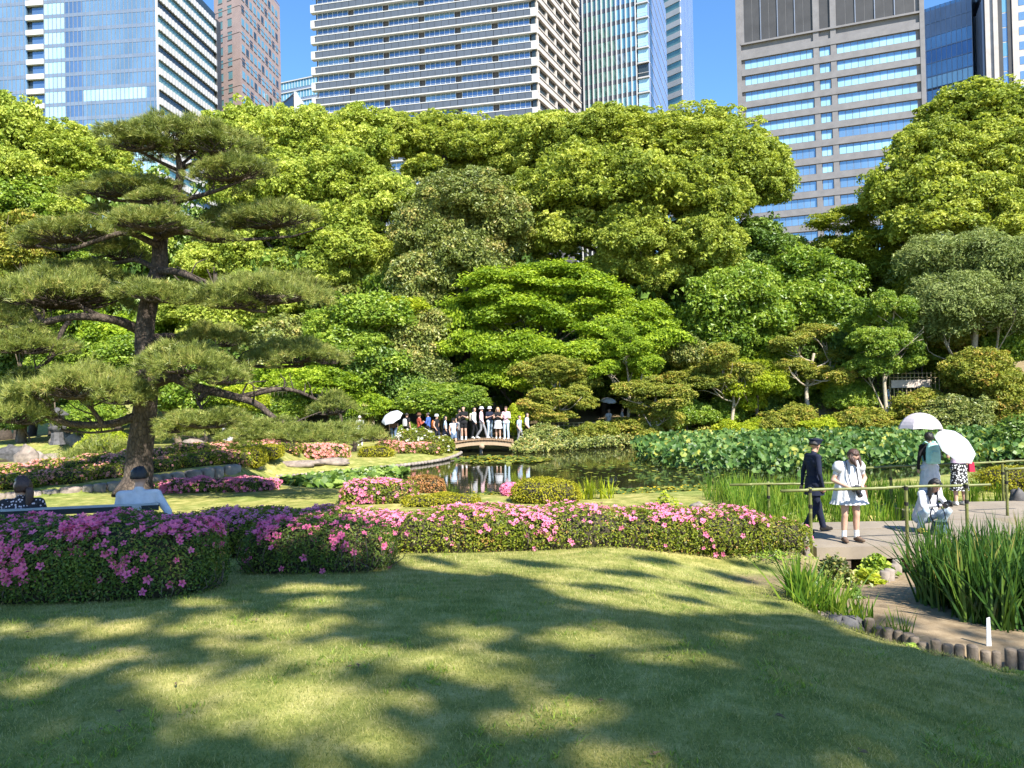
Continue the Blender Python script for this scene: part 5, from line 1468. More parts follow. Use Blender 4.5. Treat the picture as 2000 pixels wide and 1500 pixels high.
# --- low stone wall under the left terrace: stone by stone
wall_t = thing('stone_wall', 'low dry-stone wall holding the grass terrace left of the pond', 'wall', (WALL[2][0], WALL[2][1], -1.1))
wp = np.array([(p[0], p[1]) for p in WALL])
seg = np.linalg.norm(np.diff(wp, axis=0), axis=1)
cum = np.concatenate(([0], np.cumsum(seg)))
u, i = 0.0, 0
while u < cum[-1] - 0.2:
    w = rng.uniform(0.3, 0.62)
    x, y = np.interp(u + w / 2, cum, wp[:, 0]), np.interp(u + w / 2, cum, wp[:, 1])
    x2, y2 = np.interp(u + w, cum, wp[:, 0]), np.interp(u + w, cum, wp[:, 1])
    x1, y1 = np.interp(u, cum, wp[:, 0]), np.interp(u, cum, wp[:, 1])
    tz = float(np.interp(x, [WALL[1, 0], WALL[-1, 0]], [-0.93, -0.62])) - 0.02
    bz = float(hz(x, y - 0.4)) - 0.05
    mb = MB()
    rz = math.atan2(y2 - y1, x2 - x1)
    rock_mesh(mb, (x, y + 0.02, (tz + bz) / 2), (w * 0.5, 0.22, (tz - bz) * 0.52), 100 + i, rz, 0, 2, 7.0, 1.0)
    mb.build('wall_stone', STONE if rng.random() < 0.6 else PALESTONE, wall_t, True)
    u += w * 0.97
    i += 1
q = G(484, 914, -0.95)
mb = MB().box((q[0], q[1] + 0.3, -0.86), (0.75, 0.45, 0.36), 0.05)
mb.build('end_block', STONE, wall_t)
# --- edging stones along the mound's shore
shore = [(540, 933), (600, 929), (660, 923), (720, 917), (780, 911), (830, 905), (870, 898), (893, 890), (902, 884)]
sp = curve_pts([G(x, y, WZ + 0.05) for x, y in shore], 60)
se = thing('shore_edging', 'line of pale edging stones along the shore of the lawn mound', 'edging', sp[30])
for i in range(58):
    mb = MB()
    d = sp[i + 1] - sp[i]
    rock_mesh(mb, sp[i] + (0, 0.05, 0.03), (np.linalg.norm(d) * 0.5, 0.09, 0.075), 300 + i, math.atan2(d[1], d[0]), 0, 0)
    mb.build('edging_stone', PALESTONE, se, True)

# --- log edging of the stream
lp = curve_pts([np.array((p_[0], p_[1], -0.93)) for p_ in LOGW], 400)
cl = np.concatenate(([0], np.cumsum(np.linalg.norm(np.diff(lp, axis=0), axis=1))))
le = thing('log_edging', 'curved row of short weathered logs edging the sandy stream bed', 'edging', lp[200])
u = 0.0
while u < cl[-1]:
    r = rng.uniform(0.042, 0.058)
    c = np.array([np.interp(u + r, cl, lp[:, k]) for k in range(3)]) + (rng.normal() * 0.012, rng.normal() * 0.012, 0)
    top = -0.885 + rng.normal() * 0.025
    mb = MB()
    mb.tube([(c[0], c[1], -1.45), (c[0] + rng.normal() * 0.008, c[1], -1.2), (c[0], c[1], top - 0.012), (c[0], c[1], top)], [r, r, r, r * 0.82], 10, 0, jit=0.06)
    mb.build('log', LOGM, le, True)
    u += 2 * r + 0.006
for i, (x, y) in enumerate(((1745, 1108), (1752, 1100), (1737, 1118), (1728, 1122))):
    q = G(x, y, -1.1)
    mb = MB().tube([(q[0], q[1], -1.4), (q[0], q[1], -1.06), (q[0], q[1], -1.05)], [0.07, 0.07, 0.055], 10, 0, jit=0.08)
    tag(mb.build('log_stub', PALESTONE, None, True), ['pale stub of log by the bridge foot, %s' % w for w in ('middle of three', 'nearest the deck', 'left of the others', 'lowest beside the low leaves')][i], 'log', 'log stubs by the bridge')
# white plant label stake
q = GT(1932, 1262)
mb = MB().hexa([(q[0] - .026, q[1], q[2] - .05), (q[0] + .026, q[1], q[2] - .05), (q[0] + .026, q[1] + .006, q[2] - .05), (q[0] - .026, q[1] + .006, q[2] - .05),
                (q[0] - .014, q[1] + .004, q[2] + .27), (q[0] + .018, q[1] + .004, q[2] + .28), (q[0] + .018, q[1] + .01, q[2] + .28), (q[0] - .014, q[1] + .01, q[2] + .27)])
tag(mb.build('plant_label', WHITEP), 'slim white plant label stuck in the sand before the tall irises', 'label')
q = GT(1541, 1160)
mb = MB().tube([q - (0, 0, .1), q + (0, 0, .16), q + (0, 0, .17)], [.045, .045, .04], 10)
tag(mb.build('stump_post', LOGM, None, True), 'short grey post behind the small iris tuft', 'post')

# --- zigzag deck: two runs of planks
def deck(label, x0, x1, y0, y1, n, th=0.2, skew=0.0):
    t = thing('plank_bridge', label, 'bridge', ((x0 + x1) / 2, (y0 + y1) / 2, DZ - th), 'runs of the zigzag bridge')
    for i in range(n):
        a, b = y0 + (y1 - y0) * i / n + 0.014, y0 + (y1 - y0) * (i + 1) / n - 0.014
        for s0, s1 in ((x0, x0 + (x1 - x0) * 0.46), (x0 + (x1 - x0) * 0.46, x1)):
            mb = MB()
            zt = DZ + rng.normal() * 0.002
            p = [(s0 + .006, a), (s1 - .006, a), (s1 - .006, b), (s0 + .006, b)]
            mb.hexa([(x + skew * (y - y0), y, zt - th) for x, y in p] + [(x + skew * (y - y0), y, zt) for x, y in p])
            mb.build('slab', SLAB, t)
    for x in np.linspace(x0 + 0.5, x1 - 0.4, 4):
        mb = MB().box((x, (y0 + y1) / 2, DZ - th - 0.075), (0.16, y1 - y0 - 0.1, 0.15))
        mb.tube([(x, y0 + .15, -1.6), (x, y0 + .15, DZ - th - .15)], .07, 8).tube([(x, y1 - .15, -1.9), (x, y1 - .15, DZ - th - .15)], .07, 8)
        mb.build('trestle', LOGM, t)
d1 = G(1577, 1076, DZ)
deck('near run of the pale plank bridge with the woman holding a camera', 4.95, 9.2, 12.75, 15.15, 3, 0.2, 0.06)
deck('far run of the pale plank bridge under the two women with parasols', 8.15, 17.0, 15.2, 17.4, 3, 0.2, 0.05)

# --- bamboo railings
def rail(label, pts, z, posts, r=0.026, over=0.0, mats_=None, ties=True):
    """pts: plan points of the rail; posts: (x, y, foot z)"""
    t = thing('bamboo_railing', label, 'railing', (pts[0][0], pts[0][1], DZ), 'bamboo railings of the zigzag bridge')
    mt = mats_ or BAMBOO
    a, b = np.array((*pts[0], z[0])), np.array((*pts[1], z[1]))
    L = np.linalg.norm(b - a)
    path, rad = [], []
    nn = max(3, int(L / 0.42))
    for i in range(nn):
        for f, k in ((0.0, 1.0), (0.93, 0.96), (0.965, 1.14), (0.985, 0.95)):
            path.append(a + (b - a) * (i + f) / nn + np.array((0, 0, 0.006 * math.sin(i * 1.7))))
            rad.append(r * k * (1 - 0.15 * i / nn))
    MB().tube(path, rad, 10).build('rail', mt, t, True)
    for x, y, fz in posts:
        f = np.dot(np.array((x, y)) - a[:2], (b - a)[:2]) / np.dot((b - a)[:2], (b - a)[:2])
        zt = a[2] + (b[2] - a[2]) * f + 0.05
        pp, rr = [], []
        k = max(2, int((zt - fz) / 0.33))
        for i in range(k):
            for g_, kk in ((0.0, 1.0), (0.93, 0.97), (0.96, 1.13), (0.985, 0.96)):
                pp.append((x, y + 0.045, fz + (zt - fz) * (i + g_) / k))
                rr.append(r * 1.05 * kk)
        o = MB().tube(pp, rr, 10).build('post', mt, t, True)
        tb = MB()
        for dz in (-0.045, -0.075, -0.30, -0.33):
            tb.tube([(x, y + 0.045, zt + dz - 0.014), (x, y + 0.045, zt + dz + 0.014)], r * 1.28, 10)
        tb.build('cord_tie', BLACKTIE, o)
    return t
e = lambda px, py, Y: P(px, py, Y)
a, b = e(1525, 959, 12.62), e(1935, 946, 13.0)
rail('near green bamboo rail in front of the woman with the camera', ((a[0], a[1]), (b[0], b[1])), (a[2], b[2]), [(*e(1584, 960, 12.62)[:2], -1.25), (*e(1772, 950, 12.72)[:2], -1.25), (*e(1890, 947, 12.85)[:2], -1.25)])
a, b = e(1425, 947, 15.5), e(1640, 943, 15.35)
rail('bamboo rail over the iris field left of the officer', ((a[0], a[1]), (b[0], b[1])), (a[2], b[2]), [(*e(1502, 947, 15.45)[:2], -1.25)])
a, b = e(1690, 914, 16.9), e(2060, 897, 17.75)
rail('yellow bamboo rail behind the two women with parasols', ((a[0], a[1]), (b[0], b[1])), (a[2], b[2]), [(*e(1741, 912, 17.0)[:2], -1.25), (*e(1960, 902, 17.5)[:2], -1.25)])
a, b = e(1962, 917, 15.4), e(2080, 909, 15.5)
rail('bamboo rail at the right edge before the golden hedge', ((a[0], a[1]), (b[0], b[1])), (a[2], b[2]), [(*e(1968, 917, 15.4)[:2], -1.25)])

# --- arched timber bridge, far
xa, xb = P(886, 865, 40.4)[0], P(1003, 865, 40.4)[0]
y0, y1 = 40.2, 42.2
br = thing('arched_bridge', 'small arched timber bridge carrying a crowd over the pond inlet', 'bridge', ((xa + xb) / 2, 41.2, WZ))
arc = lambda f: -0.90 + 0.15 * (1 - (2 * f - 1) ** 2)
nb = 30
for i in range(nb):
    f0, f1 = i / nb, (i + 1) / nb - 0.006
    mb = MB()
    p = [(xa + (xb - xa) * f0, arc(f0)), (xa + (xb - xa) * f1, arc(f1))]
    mb.hexa([(p[0][0], y0, p[0][1] - .05), (p[1][0], y0, p[1][1] - .05), (p[1][0], y1, p[1][1] - .05), (p[0][0], y1, p[0][1] - .05),
             (p[0][0], y0, p[0][1]), (p[1][0], y0, p[1][1]), (p[1][0], y1, p[1][1]), (p[0][0], y1, p[0][1])])
    mb.build('deck_board', WOOD, br)
for yy, nm in ((y0 - 0.06, 'side_beam'), (y1 + 0.06, 'side_beam')):
    pth = [(xa + (xb - xa) * f, yy, arc(f) - 0.20) for f in np.linspace(0, 1, 14)]
    mb = MB()
    for k in range(13):
        p, q = pth[k], pth[k + 1]
        mb.hexa([(p[0], yy - .05, p[2] - .1), (q[0], yy - .05, q[2] - .1), (q[0], yy + .05, q[2] - .1), (p[0], yy + .05, p[2] - .1), (p[0], yy - .05, p[2] + .1), (q[0], yy - .05, q[2] + .1), (q[0], yy + .05, q[2] + .1), (p[0], yy + .05, p[2] + .1)])
    mb.build(nm, WOODL, br)
    mb = MB()
    for k in range(40):
        f = (k + 0.5) / 40
        mb.tube([(xa + (xb - xa) * f, yy - .12, arc(f) - .035), (xa + (xb - xa) * f, yy + .1, arc(f) - .035)], .032, 7)
    mb.build('log_ends', WOOD, br, True)['kind'] = 'stuff'
xm = (xa + xb) / 2 - 0.1
MB().tube([(xm - .05, y0 + .2, -2.1), (xm - .04, y0 + .2, -1.15)], [.09, .085], 9, jit=.1).build('pier', PALESTONE, br, True)
MB().tube([(xm + .02, y0 - .25, -1.12), (xm + .02, y1 + .2, -1.12)], .13, 12).build('cross_log', WOODL, br, True)
# --- bamboo screen on the slope, right, and a low fence behind the pruned trees
def screen(label, px0, px1, py0, py1, Y, n, panel=True):
    a, b = P(px0, py1, Y), P(px1, py1, Y)
    h = P(px0, py0, Y)[2] - a[2]
    t = thing('bamboo_fence', label, 'fence', a)
    for i in range(n + 1):
        q = a + (b - a) * i / n
        MB().tube([q - (0, 0, 1.2 if panel else 0.2), q + (0, 0, h)], .028, 7).build('picket', BAMBOOY, t, True)
    for f in (0.25, 0.62, 0.9):
        q, r_ = a + (0, -.04, h * f), b + (0, -.04, h * f)
        MB().tube([q, r_], .024, 7).build('cross_bar', BAMBOOY, t, True)
    if panel:
        q = a + (b - a) * 0.4
        mb = MB().box((q[0], q[1] - .12, q[2] + h * .22), (np.linalg.norm(b - a) * .78, .05, h * .5))
        mb.build('board', mat('grey_board', (0.5, 0.42, 0.36), 0.7), t)
    return t
screen('pale bamboo fence with grey board on the right-hand slope', 1738, 1835, 726, 756, 46.4, 12)
screen('low bamboo fence behind the trunk of the wide pruned tree', 1062, 1200, 824, 842, 46.2, 14, False)
screen('fragment of bamboo fence above the low right branch of the pine', 495, 560, 757, 768, 47, 8, False)
# --- dark garden lantern on the rocks, left
q = P(112, 838, 43)
s = M(1, 43)
t = thing('stone_lantern', 'dark garden lantern above the pale boulders at the left', 'lantern', q)
MB().lathe(q, [(16 * s, 0), (17 * s, 4 * s), (13 * s, 5 * s), (13 * s, 26 * s)], 8).build('body', DARKSTONE, t)
MB().lathe(q + (0, 0, 26 * s), [(21 * s, 0), (22 * s, 2 * s), (9 * s, 12 * s), (2 * s, 16 * s)], 8).build('roof', DARKSTONE, t)
MB().lathe(q + (0, 0, -30 * s), [(15 * s, 0), (12 * s, 8 * s), (11 * s, 24 * s), (16 * s, 30 * s)], 8).build('foot', DARKSTONE, t)

# ================================================================== water plants, irises, grass
IRIS = leaf_mat('iris_blades', [(0.0, (0.05, 0.12, 0.012)), (0.5, (0.12, 0.22, 0.02)), (1.0, (0.27, 0.34, 0.04))], 0.35, 0.4, 0.4, big=1.0)
IRISD = leaf_mat('deep_green_iris_blades', [(0.0, (0.02, 0.06, 0.012)), (0.5, (0.055, 0.13, 0.02)), (0.95, (0.14, 0.22, 0.032)), (1.0, (0.30, 0.25, 0.07))], 0.3, 0.4, 0.4, big=1.0)
def iris(label, region, n, h, m, w=0.016, lean=0.25, tuft=12, name='iris_bed', zoff=0.0):
    """region: function giving n plan points"""
    k = max(1, n // tuft)
    c = region(k)
    ids = np.repeat(np.arange(k), tuft)
    N = len(ids)
    b = np.zeros((N, 3))
    b[:, :2] = c[ids] + rng.normal(size=(N, 2)) * 0.045
    b[:, 2] = hz(b[:, 0], b[:, 1]) - 0.02 + zoff
    hh = h * (0.65 + 0.45 * rng.random(N)) * (0.85 + 0.3 * rng.random(k))[ids]
    fan = rng.random(k)[ids] * math.pi
    sgn = rng.normal(size=N)
    dirx = np.stack((np.cos(fan), np.sin(fan)), 1) * sgn[:, None] + rng.normal(size=(N, 2)) * 0.3
    off = np.zeros((N, 3))
    off[:, :2] = dirx * (lean * hh * 0.55)[:, None]
    off[:, 2] = hh
    bend = np.zeros((N, 3))
    dr = np.where(rng.random(N) < 0.25, 0.42, 0.1) * rng.random(N)
    bend[:, :2] = dirx * (hh * dr)[:, None]
    bend[:, 2] = -hh * dr * 0.9
    o = blades('iris_bed' if name == 'iris_bed' else name, b, off, w * (0.8 + 0.5 * rng.random(N)), m, None, seg=5, bend=bend, face=fan + rng.normal(size=N) * 0.3)
    return tag(o, label, 'irises', kind='stuff')
def ell(cx, cy_, a, b, rz=0.0):
    def f(k):
        th, r = rng.random(k) * 6.283, np.sqrt(rng.random(k))
        x, y = r * np.cos(th) * a, r * np.sin(th) * b
        return np.stack((cx + x * math.cos(rz) - y * math.sin(rz), cy_ + x * math.sin(rz) + y * math.cos(rz)), 1)
    return f
iris('tall dark green iris clump in the sand at the right edge', ell(6.0, 8.85, 1.25, 1.05), 3100, 0.95, IRISD, 0.027, 0.4)
iris('second iris clump cut by the right edge', ell(8.3, 11.0, 1.0, 1.2), 1100, 0.85, IRIS, 0.02, 0.28)
iris('fresh iris tuft above the stones at the lawn edge', ell(3.45, 8.65, 0.42, 0.46), 380, 0.55, IRIS, 0.022, 0.6)
iris('low iris blades left of the log edging', ell(3.75, 8.0, 0.24, 0.3), 130, 0.30, IRIS, 0.015, 0.5)
iris('bright iris field beyond the bridge deck', lambda k: np.stack((rng.uniform(4.6, 8.9, k), rng.uniform(15.7, 19.2, k)), 1), 3000, 0.72, IRIS, 0.02, 0.25)
iris('iris margin left of the deck', lambda k: np.stack((rng.uniform(4.2, 5.6, k), rng.uniform(14.6, 16.2, k)), 1), 420, 0.62, IRIS, 0.02, 0.25)
iris('irises under the far railing below the parasols', lambda k: np.stack((rng.uniform(8.6, 11.5, k), rng.uniform(17.6, 19.0, k)), 1), 620, 0.55, IRIS, 0.02, 0.25)
for i, (px, py) in enumerate(((1148, 975), (1184, 974))):
    q = GT(px, py)
    iris(['yellow-green reed tuft right of the golden-topped bush', 'second reed tuft on the near bank'][i], ell(q[0], q[1], 0.18, 0.15), 60, 0.6, LM['yellow'], 0.03, 0.4, name='reed_tuft')
# lotus bed
LOTUS = leaf_mat('lotus_leaves', [(0.0, (0.035, 0.085, 0.018)), (0.5, (0.075, 0.155, 0.03)), (0.9, (0.16, 0.25, 0.055)), (1.0, (0.36, 0.36, 0.06))], 0.25, 0.45, 0.3, big=0.6)
def lotus(label, Q, n, size, zlo, zhi, up=0.55, m=None, name='lotus_bed', tilt=0.55, stalk=False):
    lo, hi = Q.min(0), Q.max(0)
    c = np.zeros((0, 2))
    while len(c) < n:
        p = lo + rng.random((n * 3, 2)) * (hi - lo)
        c = np.concatenate((c, p[sd_poly(p[:, 0], p[:, 1], Q) < 0]))
    c = c[:n]
    z = WZ + zlo + (zhi - zlo) * rng.random(n) ** 0.7
    N = unit(np.stack((rng.normal(size=n) * tilt, rng.normal(size=n) * tilt - 0.35 * tilt, np.full(n, up)), 1))
    T = unit(np.cross(N, rng.normal(size=(n, 3))))
    B = np.cross(N, T)
    s = size * (0.6 + 0.7 * rng.random(n))[:, None]
    k = 6
    V = np.empty((n, k + 1, 3))
    ctr = np.concatenate((c, z[:, None]), 1)
    V[:, k] = ctr
    for j in range(k):
        a = 2 * math.pi * j / k
        wav = 1 + 0.12 * math.sin(3 * a)
        V[:, j] = ctr + (T * math.cos(a) * 1.25 + B * math.sin(a) * 0.8) * s * wav + N * s * (0.22 + 0.12 * math.cos(2 * a))
    pat = np.concatenate([np.array((j, (j + 1) % k, k)) for j in range(k)])
    loops = (np.arange(n)[:, None] * (k + 1) + pat).ravel()
    o = mesh_np(name, V.reshape(-1, 3), loops, np.arange(n * k) * 3, np.full(n * k, 3), m or LOTUS, None, rnd=np.repeat(rng.random(n), k))
    return tag(o, label, 'water plants', kind='stuff')
LQ = np.array([G(x, y, WZ)[:2] for x, y in ((1235, 885), (1250, 905), (1380, 928), (1560, 932), (1800, 918), (2060, 905), (2060, 858), (1700, 861), (1500, 864), (1300, 870))])
lotus('dense bed of big blue-green lotus leaves on the right half of the pond', LQ, 11500, 0.11, 0.08, 0.78, 0.32)
lotus('lily leaves crowding the left arm of the pond', np.array([G(x, y, WZ)[:2] for x, y in ((545, 944), (600, 956), (690, 958), (770, 945), (800, 922), (740, 922), (620, 934))]), 1100, 0.16, 0.02, 0.16, 0.8, LM['dark'], 'lily_bed', 0.45)
PADM = leaf_mat('floating_leaves', [(0.0, (0.05, 0.085, 0.015)), (0.5, (0.10, 0.14, 0.02)), (1.0, (0.24, 0.23, 0.04))], 0.1, 0.35, 0.5, big=0.8)
def near_band(pts):
    return np.array([G(x, y, WZ)[:2] for x, y in pts])
lotus('floating leaves along the near bank of the pond', near_band(((900, 968), (900, 976), (1200, 976), (1400, 965), (1400, 950), (1200, 958), (1000, 962))), 1500, 0.10, 0.005, 0.035, 3.0, PADM, 'floating_leaves', 0.3)
lotus('floating leaves below the arched bridge', near_band(((880, 900), (930, 908), (1040, 906), (1080, 898), (1000, 893), (920, 893))), 420, 0.14, 0.005, 0.05, 3.0, PADM, 'floating_leaves', 0.3)
lotus('brownish weed floating across the middle of the pond', near_band(((1060, 912), (1080, 935), (1200, 945), (1400, 938), (1500, 925), (1340, 905), (1180, 905))), 220, 0.09, 0.003, 0.012, 4.0, PADM, 'floating_weed', 0.2)
# plants of the far bank
def bank(label, pts, n, L, hgt, m, dep=2.2, name='bank_plants'):
    sp_ = curve_pts([G(x, y, WZ + 0.1) for x, y in pts], 200)
    i = rng.integers(0, 200, n)
    p = sp_[i] + np.stack((rng.normal(size=n) * 0.1, rng.random(n) * dep - 0.15, np.zeros(n)), 1)
    lump = 0.55 + 0.45 * np.sin(p[:, 0] * 2.3) * np.sin(p[:, 0] * 0.9 + p[:, 1] * 1.7)
    p[:, 2] = np.maximum(hz(p[:, 0], p[:, 1]), WZ) + hgt * lump * rng.random(n) ** 0.7 + 0.03
    s = 0.6 + 0.8 * rng.random(n)
    o = leaves(name, p, unit(np.stack((rng.normal(size=n) * 0.6, rng.normal(size=n) * 0.6 - 0.4, np.full(n, 0.8)), 1)), L * s, L * 0.55 * s, m, None)
    return tag(o, label, 'plants', kind='stuff')
bank('dark mixed plants hanging over the far bank right of the arched bridge', [(1004, 883), (1060, 880), (1130, 876), (1190, 871), (1240, 868)], 7000, 0.15, 0.75, LM['olive'])
bank('yellow-green plants along the far bank behind the lotus', [(1240, 866), (1330, 861), (1500, 857), (1700, 854), (1960, 849)], 9000, 0.17, 0.6, LM['rusty'], 3.0)
bank('mixed low plants around the foot of the far woods', [(1010, 870), (1130, 864), (1300, 855), (1500, 850), (1750, 845), (1980, 840)], 9000, 0.2, 0.8, LM['green'], 3.5)
# yellow water blossoms
def dots(label, Q, n, r, m, z=0.06, name='water_blossoms'):
    lo, hi = Q.min(0), Q.max(0)
    p = lo + rng.random((n * 4, 2)) * (hi - lo)
    p = p[sd_poly(p[:, 0], p[:, 1], Q) < 0][:n]
    mb = MB()
    for x, y in p:
        rr = r * rng.uniform(0.7, 1.3)
        zz = WZ + z * rng.uniform(0.6, 1.4)
        mb.add([(x, y, zz)] + [(x + rr * (1 if k % 2 else 0.55) * math.cos(k * 0.6283), y + rr * (1 if k % 2 else 0.55) * math.sin(k * 0.6283), zz + rr * 0.5) for k in range(10)], [(0, 1 + k, 1 + (k + 1) % 10) for k in range(10)])
    return tag(mb.build(name, m), label, 'flowers', kind='stuff')
YEL = mat('yellow_petal', (0.75, 0.56, 0.03), 0.5, vary=0.1)
dots('tiny yellow blossoms among the leaves by the near bank', near_band(((900, 966), (900, 974), (1200, 974), (1400, 963), (1400, 950), (1200, 958), (1000, 962))), 90, 0.045, YEL)
dots('tiny yellow blossoms below the arched bridge', near_band(((870, 900), (930, 908), (1040, 906), (1080, 898), (1000, 893), (920, 893))), 60, 0.06, YEL)
dots('tiny yellow blossoms among the lily leaves of the left arm', near_band(((545, 944), (600, 956), (690, 958), (770, 945), (800, 922), (740, 922), (620, 934))), 50, 0.04, YEL, 0.16)

# --- low plants beside the stream
def low_plant(label, px, py, rx, ry, lf, L, n, z=None, cat='plant', name='leafy_plant'):
    q = GT(px, py) if z is None else G(px, py, z)
    a, h = M(rx, q[1]), M(ry, q[1])
    t = thing(name, label, cat, q, 'low plants beside the stream')
    p = rng.normal(size=(n, 3)) * np.array((a * 0.45, a * 0.35, 0)) + q
    r = np.linalg.norm((p - q)[:, :2], axis=1) / a
    p[:, 2] = q[2] + h * (0.15 + 0.85 * rng.random(n)) * np.clip(1.15 - r * 0.8, 0.15, 1)
    s = 0.6 + 0.7 * rng.random(n)
    leaves('foliage', p, unit(np.stack((rng.normal(size=n) * 0.5, rng.normal(size=n) * 0.5 - 0.3, np.full(n, 0.9)), 1)), L * s, L * 0.7 * s, lf, t)
    mb = MB()
    for i in range(14):
        e_ = p[rng.integers(0, n)]
        mb.tube(curve_pts([q + (rng.normal() * a * 0.2, rng.normal() * a * 0.2, -.02), (q + e_) / 2 + (0, 0, h * .2), e_], 5), [.008, .007, .006, .005, .004], 4)
    mb.build('stems', BARK, t)
    return t
low_plant('leafy stems with white buds before the bridge deck', 1630, 1150, 44, 72, LM['olive'], 0.08, 520, -1.18)
low_plant('dark green rosette under the deck edge', 1712, 1122, 34, 40, LM['green'], 0.10, 300, -1.2)
low_plant('yellow-green low leaves spilling on the sand', 1690, 1140, 36, 26, LM['yellow'], 0.10, 240, -1.2)
low_plant('small weeds at the foot of the log edging', 1775, 1285, 40, 26, LM['green'], 0.06, 260, -1.05)
low_plant('weeds between the lawn and the right-hand logs', 1900, 1312, 50, 18, LM['green'], 0.055, 220, -1.02)
low_plant('weeds at the bottom right end of the logs', 1975, 1326, 40, 16, LM['green'], 0.055, 160, -1.0)
low_plant('dark undergrowth behind the iris tuft', 1670, 1190, 30, 40, LM['dark'], 0.09, 200, -1.15)
low_plant('thin shoots behind the long hedge, left of the iris field', 1300, 992, 26, 34, LM['yellow'], 0.09, 90)
low_plant('creeping ivy below the right end of the long hedge', 1500, 1088, 70, 14, LM['green'], 0.045, 420)
# --- mown grass: short blades over the near lawn
GRASS = leaf_mat('grass_blades', [(0.0, (0.12, 0.155, 0.03)), (0.45, (0.265, 0.275, 0.068)), (0.8, (0.42, 0.385, 0.14)), (1.0, (0.56, 0.48, 0.24))], 0.3, 0.6, 0.2, big=1.3)
n = 210000
yy = 2.7 * (13.0 / 2.7) ** (rng.random(n) ** 1.05)
xx = (rng.random(n) * 2 - 1) * 0.74 * yy
xe_ = np.interp(yy, EDGE_Y, EDGE_X)
ok = (xx < xe_ + 0.25 + 0.15 * rng.normal(size=n)) & ~((yy > 9.5) & (xx > xe_ - 0.5) & (rng.random(n) < 0.8))
xx, yy = xx[ok], yy[ok]
n = len(xx)
sc = (yy / 4.0) ** 0.55
b = np.stack((xx, yy, hz(xx, yy) - 0.002), 1)
hh = 0.022 * sc * (0.5 + 0.9 * rng.random(n))
off = np.stack((rng.normal(size=n) * 0.55 * hh, rng.normal(size=n) * 0.55 * hh, hh), 1)
o = blades('grass', b, off, 0.0034 * sc, GRASS, None, seg=2, rnd=rng.random(n))
tag(o, 'short mown grass covering the near lawn', 'grass', kind='stuff')
# taller tufts and weeds here and there
n = 5200
yy = 2.8 * (11.0 / 2.8) ** rng.random(n)
xx = (rng.random(n) * 2 - 1) * 0.72 * yy
cl_ = np.sin(xx * 2.9 + 1) * np.sin(yy * 2.3) + np.sin(xx * 6.1 - yy * 4.7) * 0.6
ok = (cl_ > 0.55) & (xx < np.interp(yy, EDGE_Y, EDGE_X))
xx, yy = np.repeat(xx[ok], 5) + rng.normal(size=ok.sum() * 5) * 0.012, np.repeat(yy[ok], 5) + rng.normal(size=ok.sum() * 5) * 0.012
n = len(xx)
hh = 0.045 * (0.5 + 0.8 * rng.random(n))
tag(blades('weed_tufts', np.stack((xx, yy, hz(xx, yy) - 0.002), 1), np.stack((rng.normal(size=n) * 0.6 * hh, rng.normal(size=n) * 0.6 * hh, hh), 1), 0.0055, LM['green'], None, seg=3, bend=np.stack((rng.normal(size=n) * 0.4 * hh, rng.normal(size=n) * 0.4 * hh, -0.25 * hh), 1)), 'small darker weed tufts scattered in the near lawn', 'weeds', kind='stuff')
# fallen leaves on the lawn
LEAFB = mat('dry_leaf', (0.16, 0.11, 0.06), 0.8, vary=0.3)
for i, (px, py) in enumerate(((55, 1241), (190, 1435), (240, 1432), (690, 1306), (1520, 1409), (1680, 1480), (500, 1215), (1310, 1290), (230, 1398), (345, 1343), (1175, 1377), (1155, 1290), (1280, 1483))):
    q = GT(px, py)
    mb = MB()
    for k in range(3):
        a = rng.random() * 6.28
        l = rng.uniform(0.012, 0.03)
        d = np.array((math.cos(a), math.sin(a), 0.15)) * l
        s = np.array((-math.sin(a), math.cos(a), 0)) * l * 0.3
        c = q + (rng.normal() * .012, rng.normal() * .012, 0.022)
        mb.add([c - d, c + s + (0, 0, .006), c + d, c - s + (0, 0, .006)], [(0, 1, 2, 3)])
    tag(mb.build('fallen_leaf', LEAFB), 'small dry leaf lying on the near lawn', 'leaf', 'dry leaves on the lawn')

# ================================================================== trees behind the camera whose shade dapples the lawn
def proj(p):
    q = (np.asarray(p) - (0, 0, CAMZ)) @ np.array(_M)
    return 1000 + F * q[:, 0] / -q[:, 2], 750 - F * q[:, 1] / -q[:, 2]
LIT = [(500, 1222, 150, 22), (215, 1228, 105, 14), (620, 1275, 130, 20), (850, 1290, 120, 22), (545, 1368, 185, 60), (335, 1330, 75, 26), (1140, 1395, 66, 20), (1160, 1248, 100, 20), (1290, 1282, 62, 10), (715, 1442, 80, 26), (60, 1340, 46, 16),
       (930, 1238, 60, 14), (620, 1178, 70, 10), (600, 1150, 60, 8), (1420, 1243, 26, 8), (1015, 1412, 66, 20), (130, 1300, 60, 14), (950, 1320, 60, 14), (480, 1262, 60, 10), (30, 1230, 40, 10), (110, 1425, 50, 10), (640, 1490, 60, 14), (1210, 1480, 90, 20), (260, 1280, 40, 10),
       (1060, 1335, 40, 10), (400, 1178, 46, 7), (800, 1370, 40, 12), (1330, 1190, 70, 9), (1220, 1168, 80, 9)]
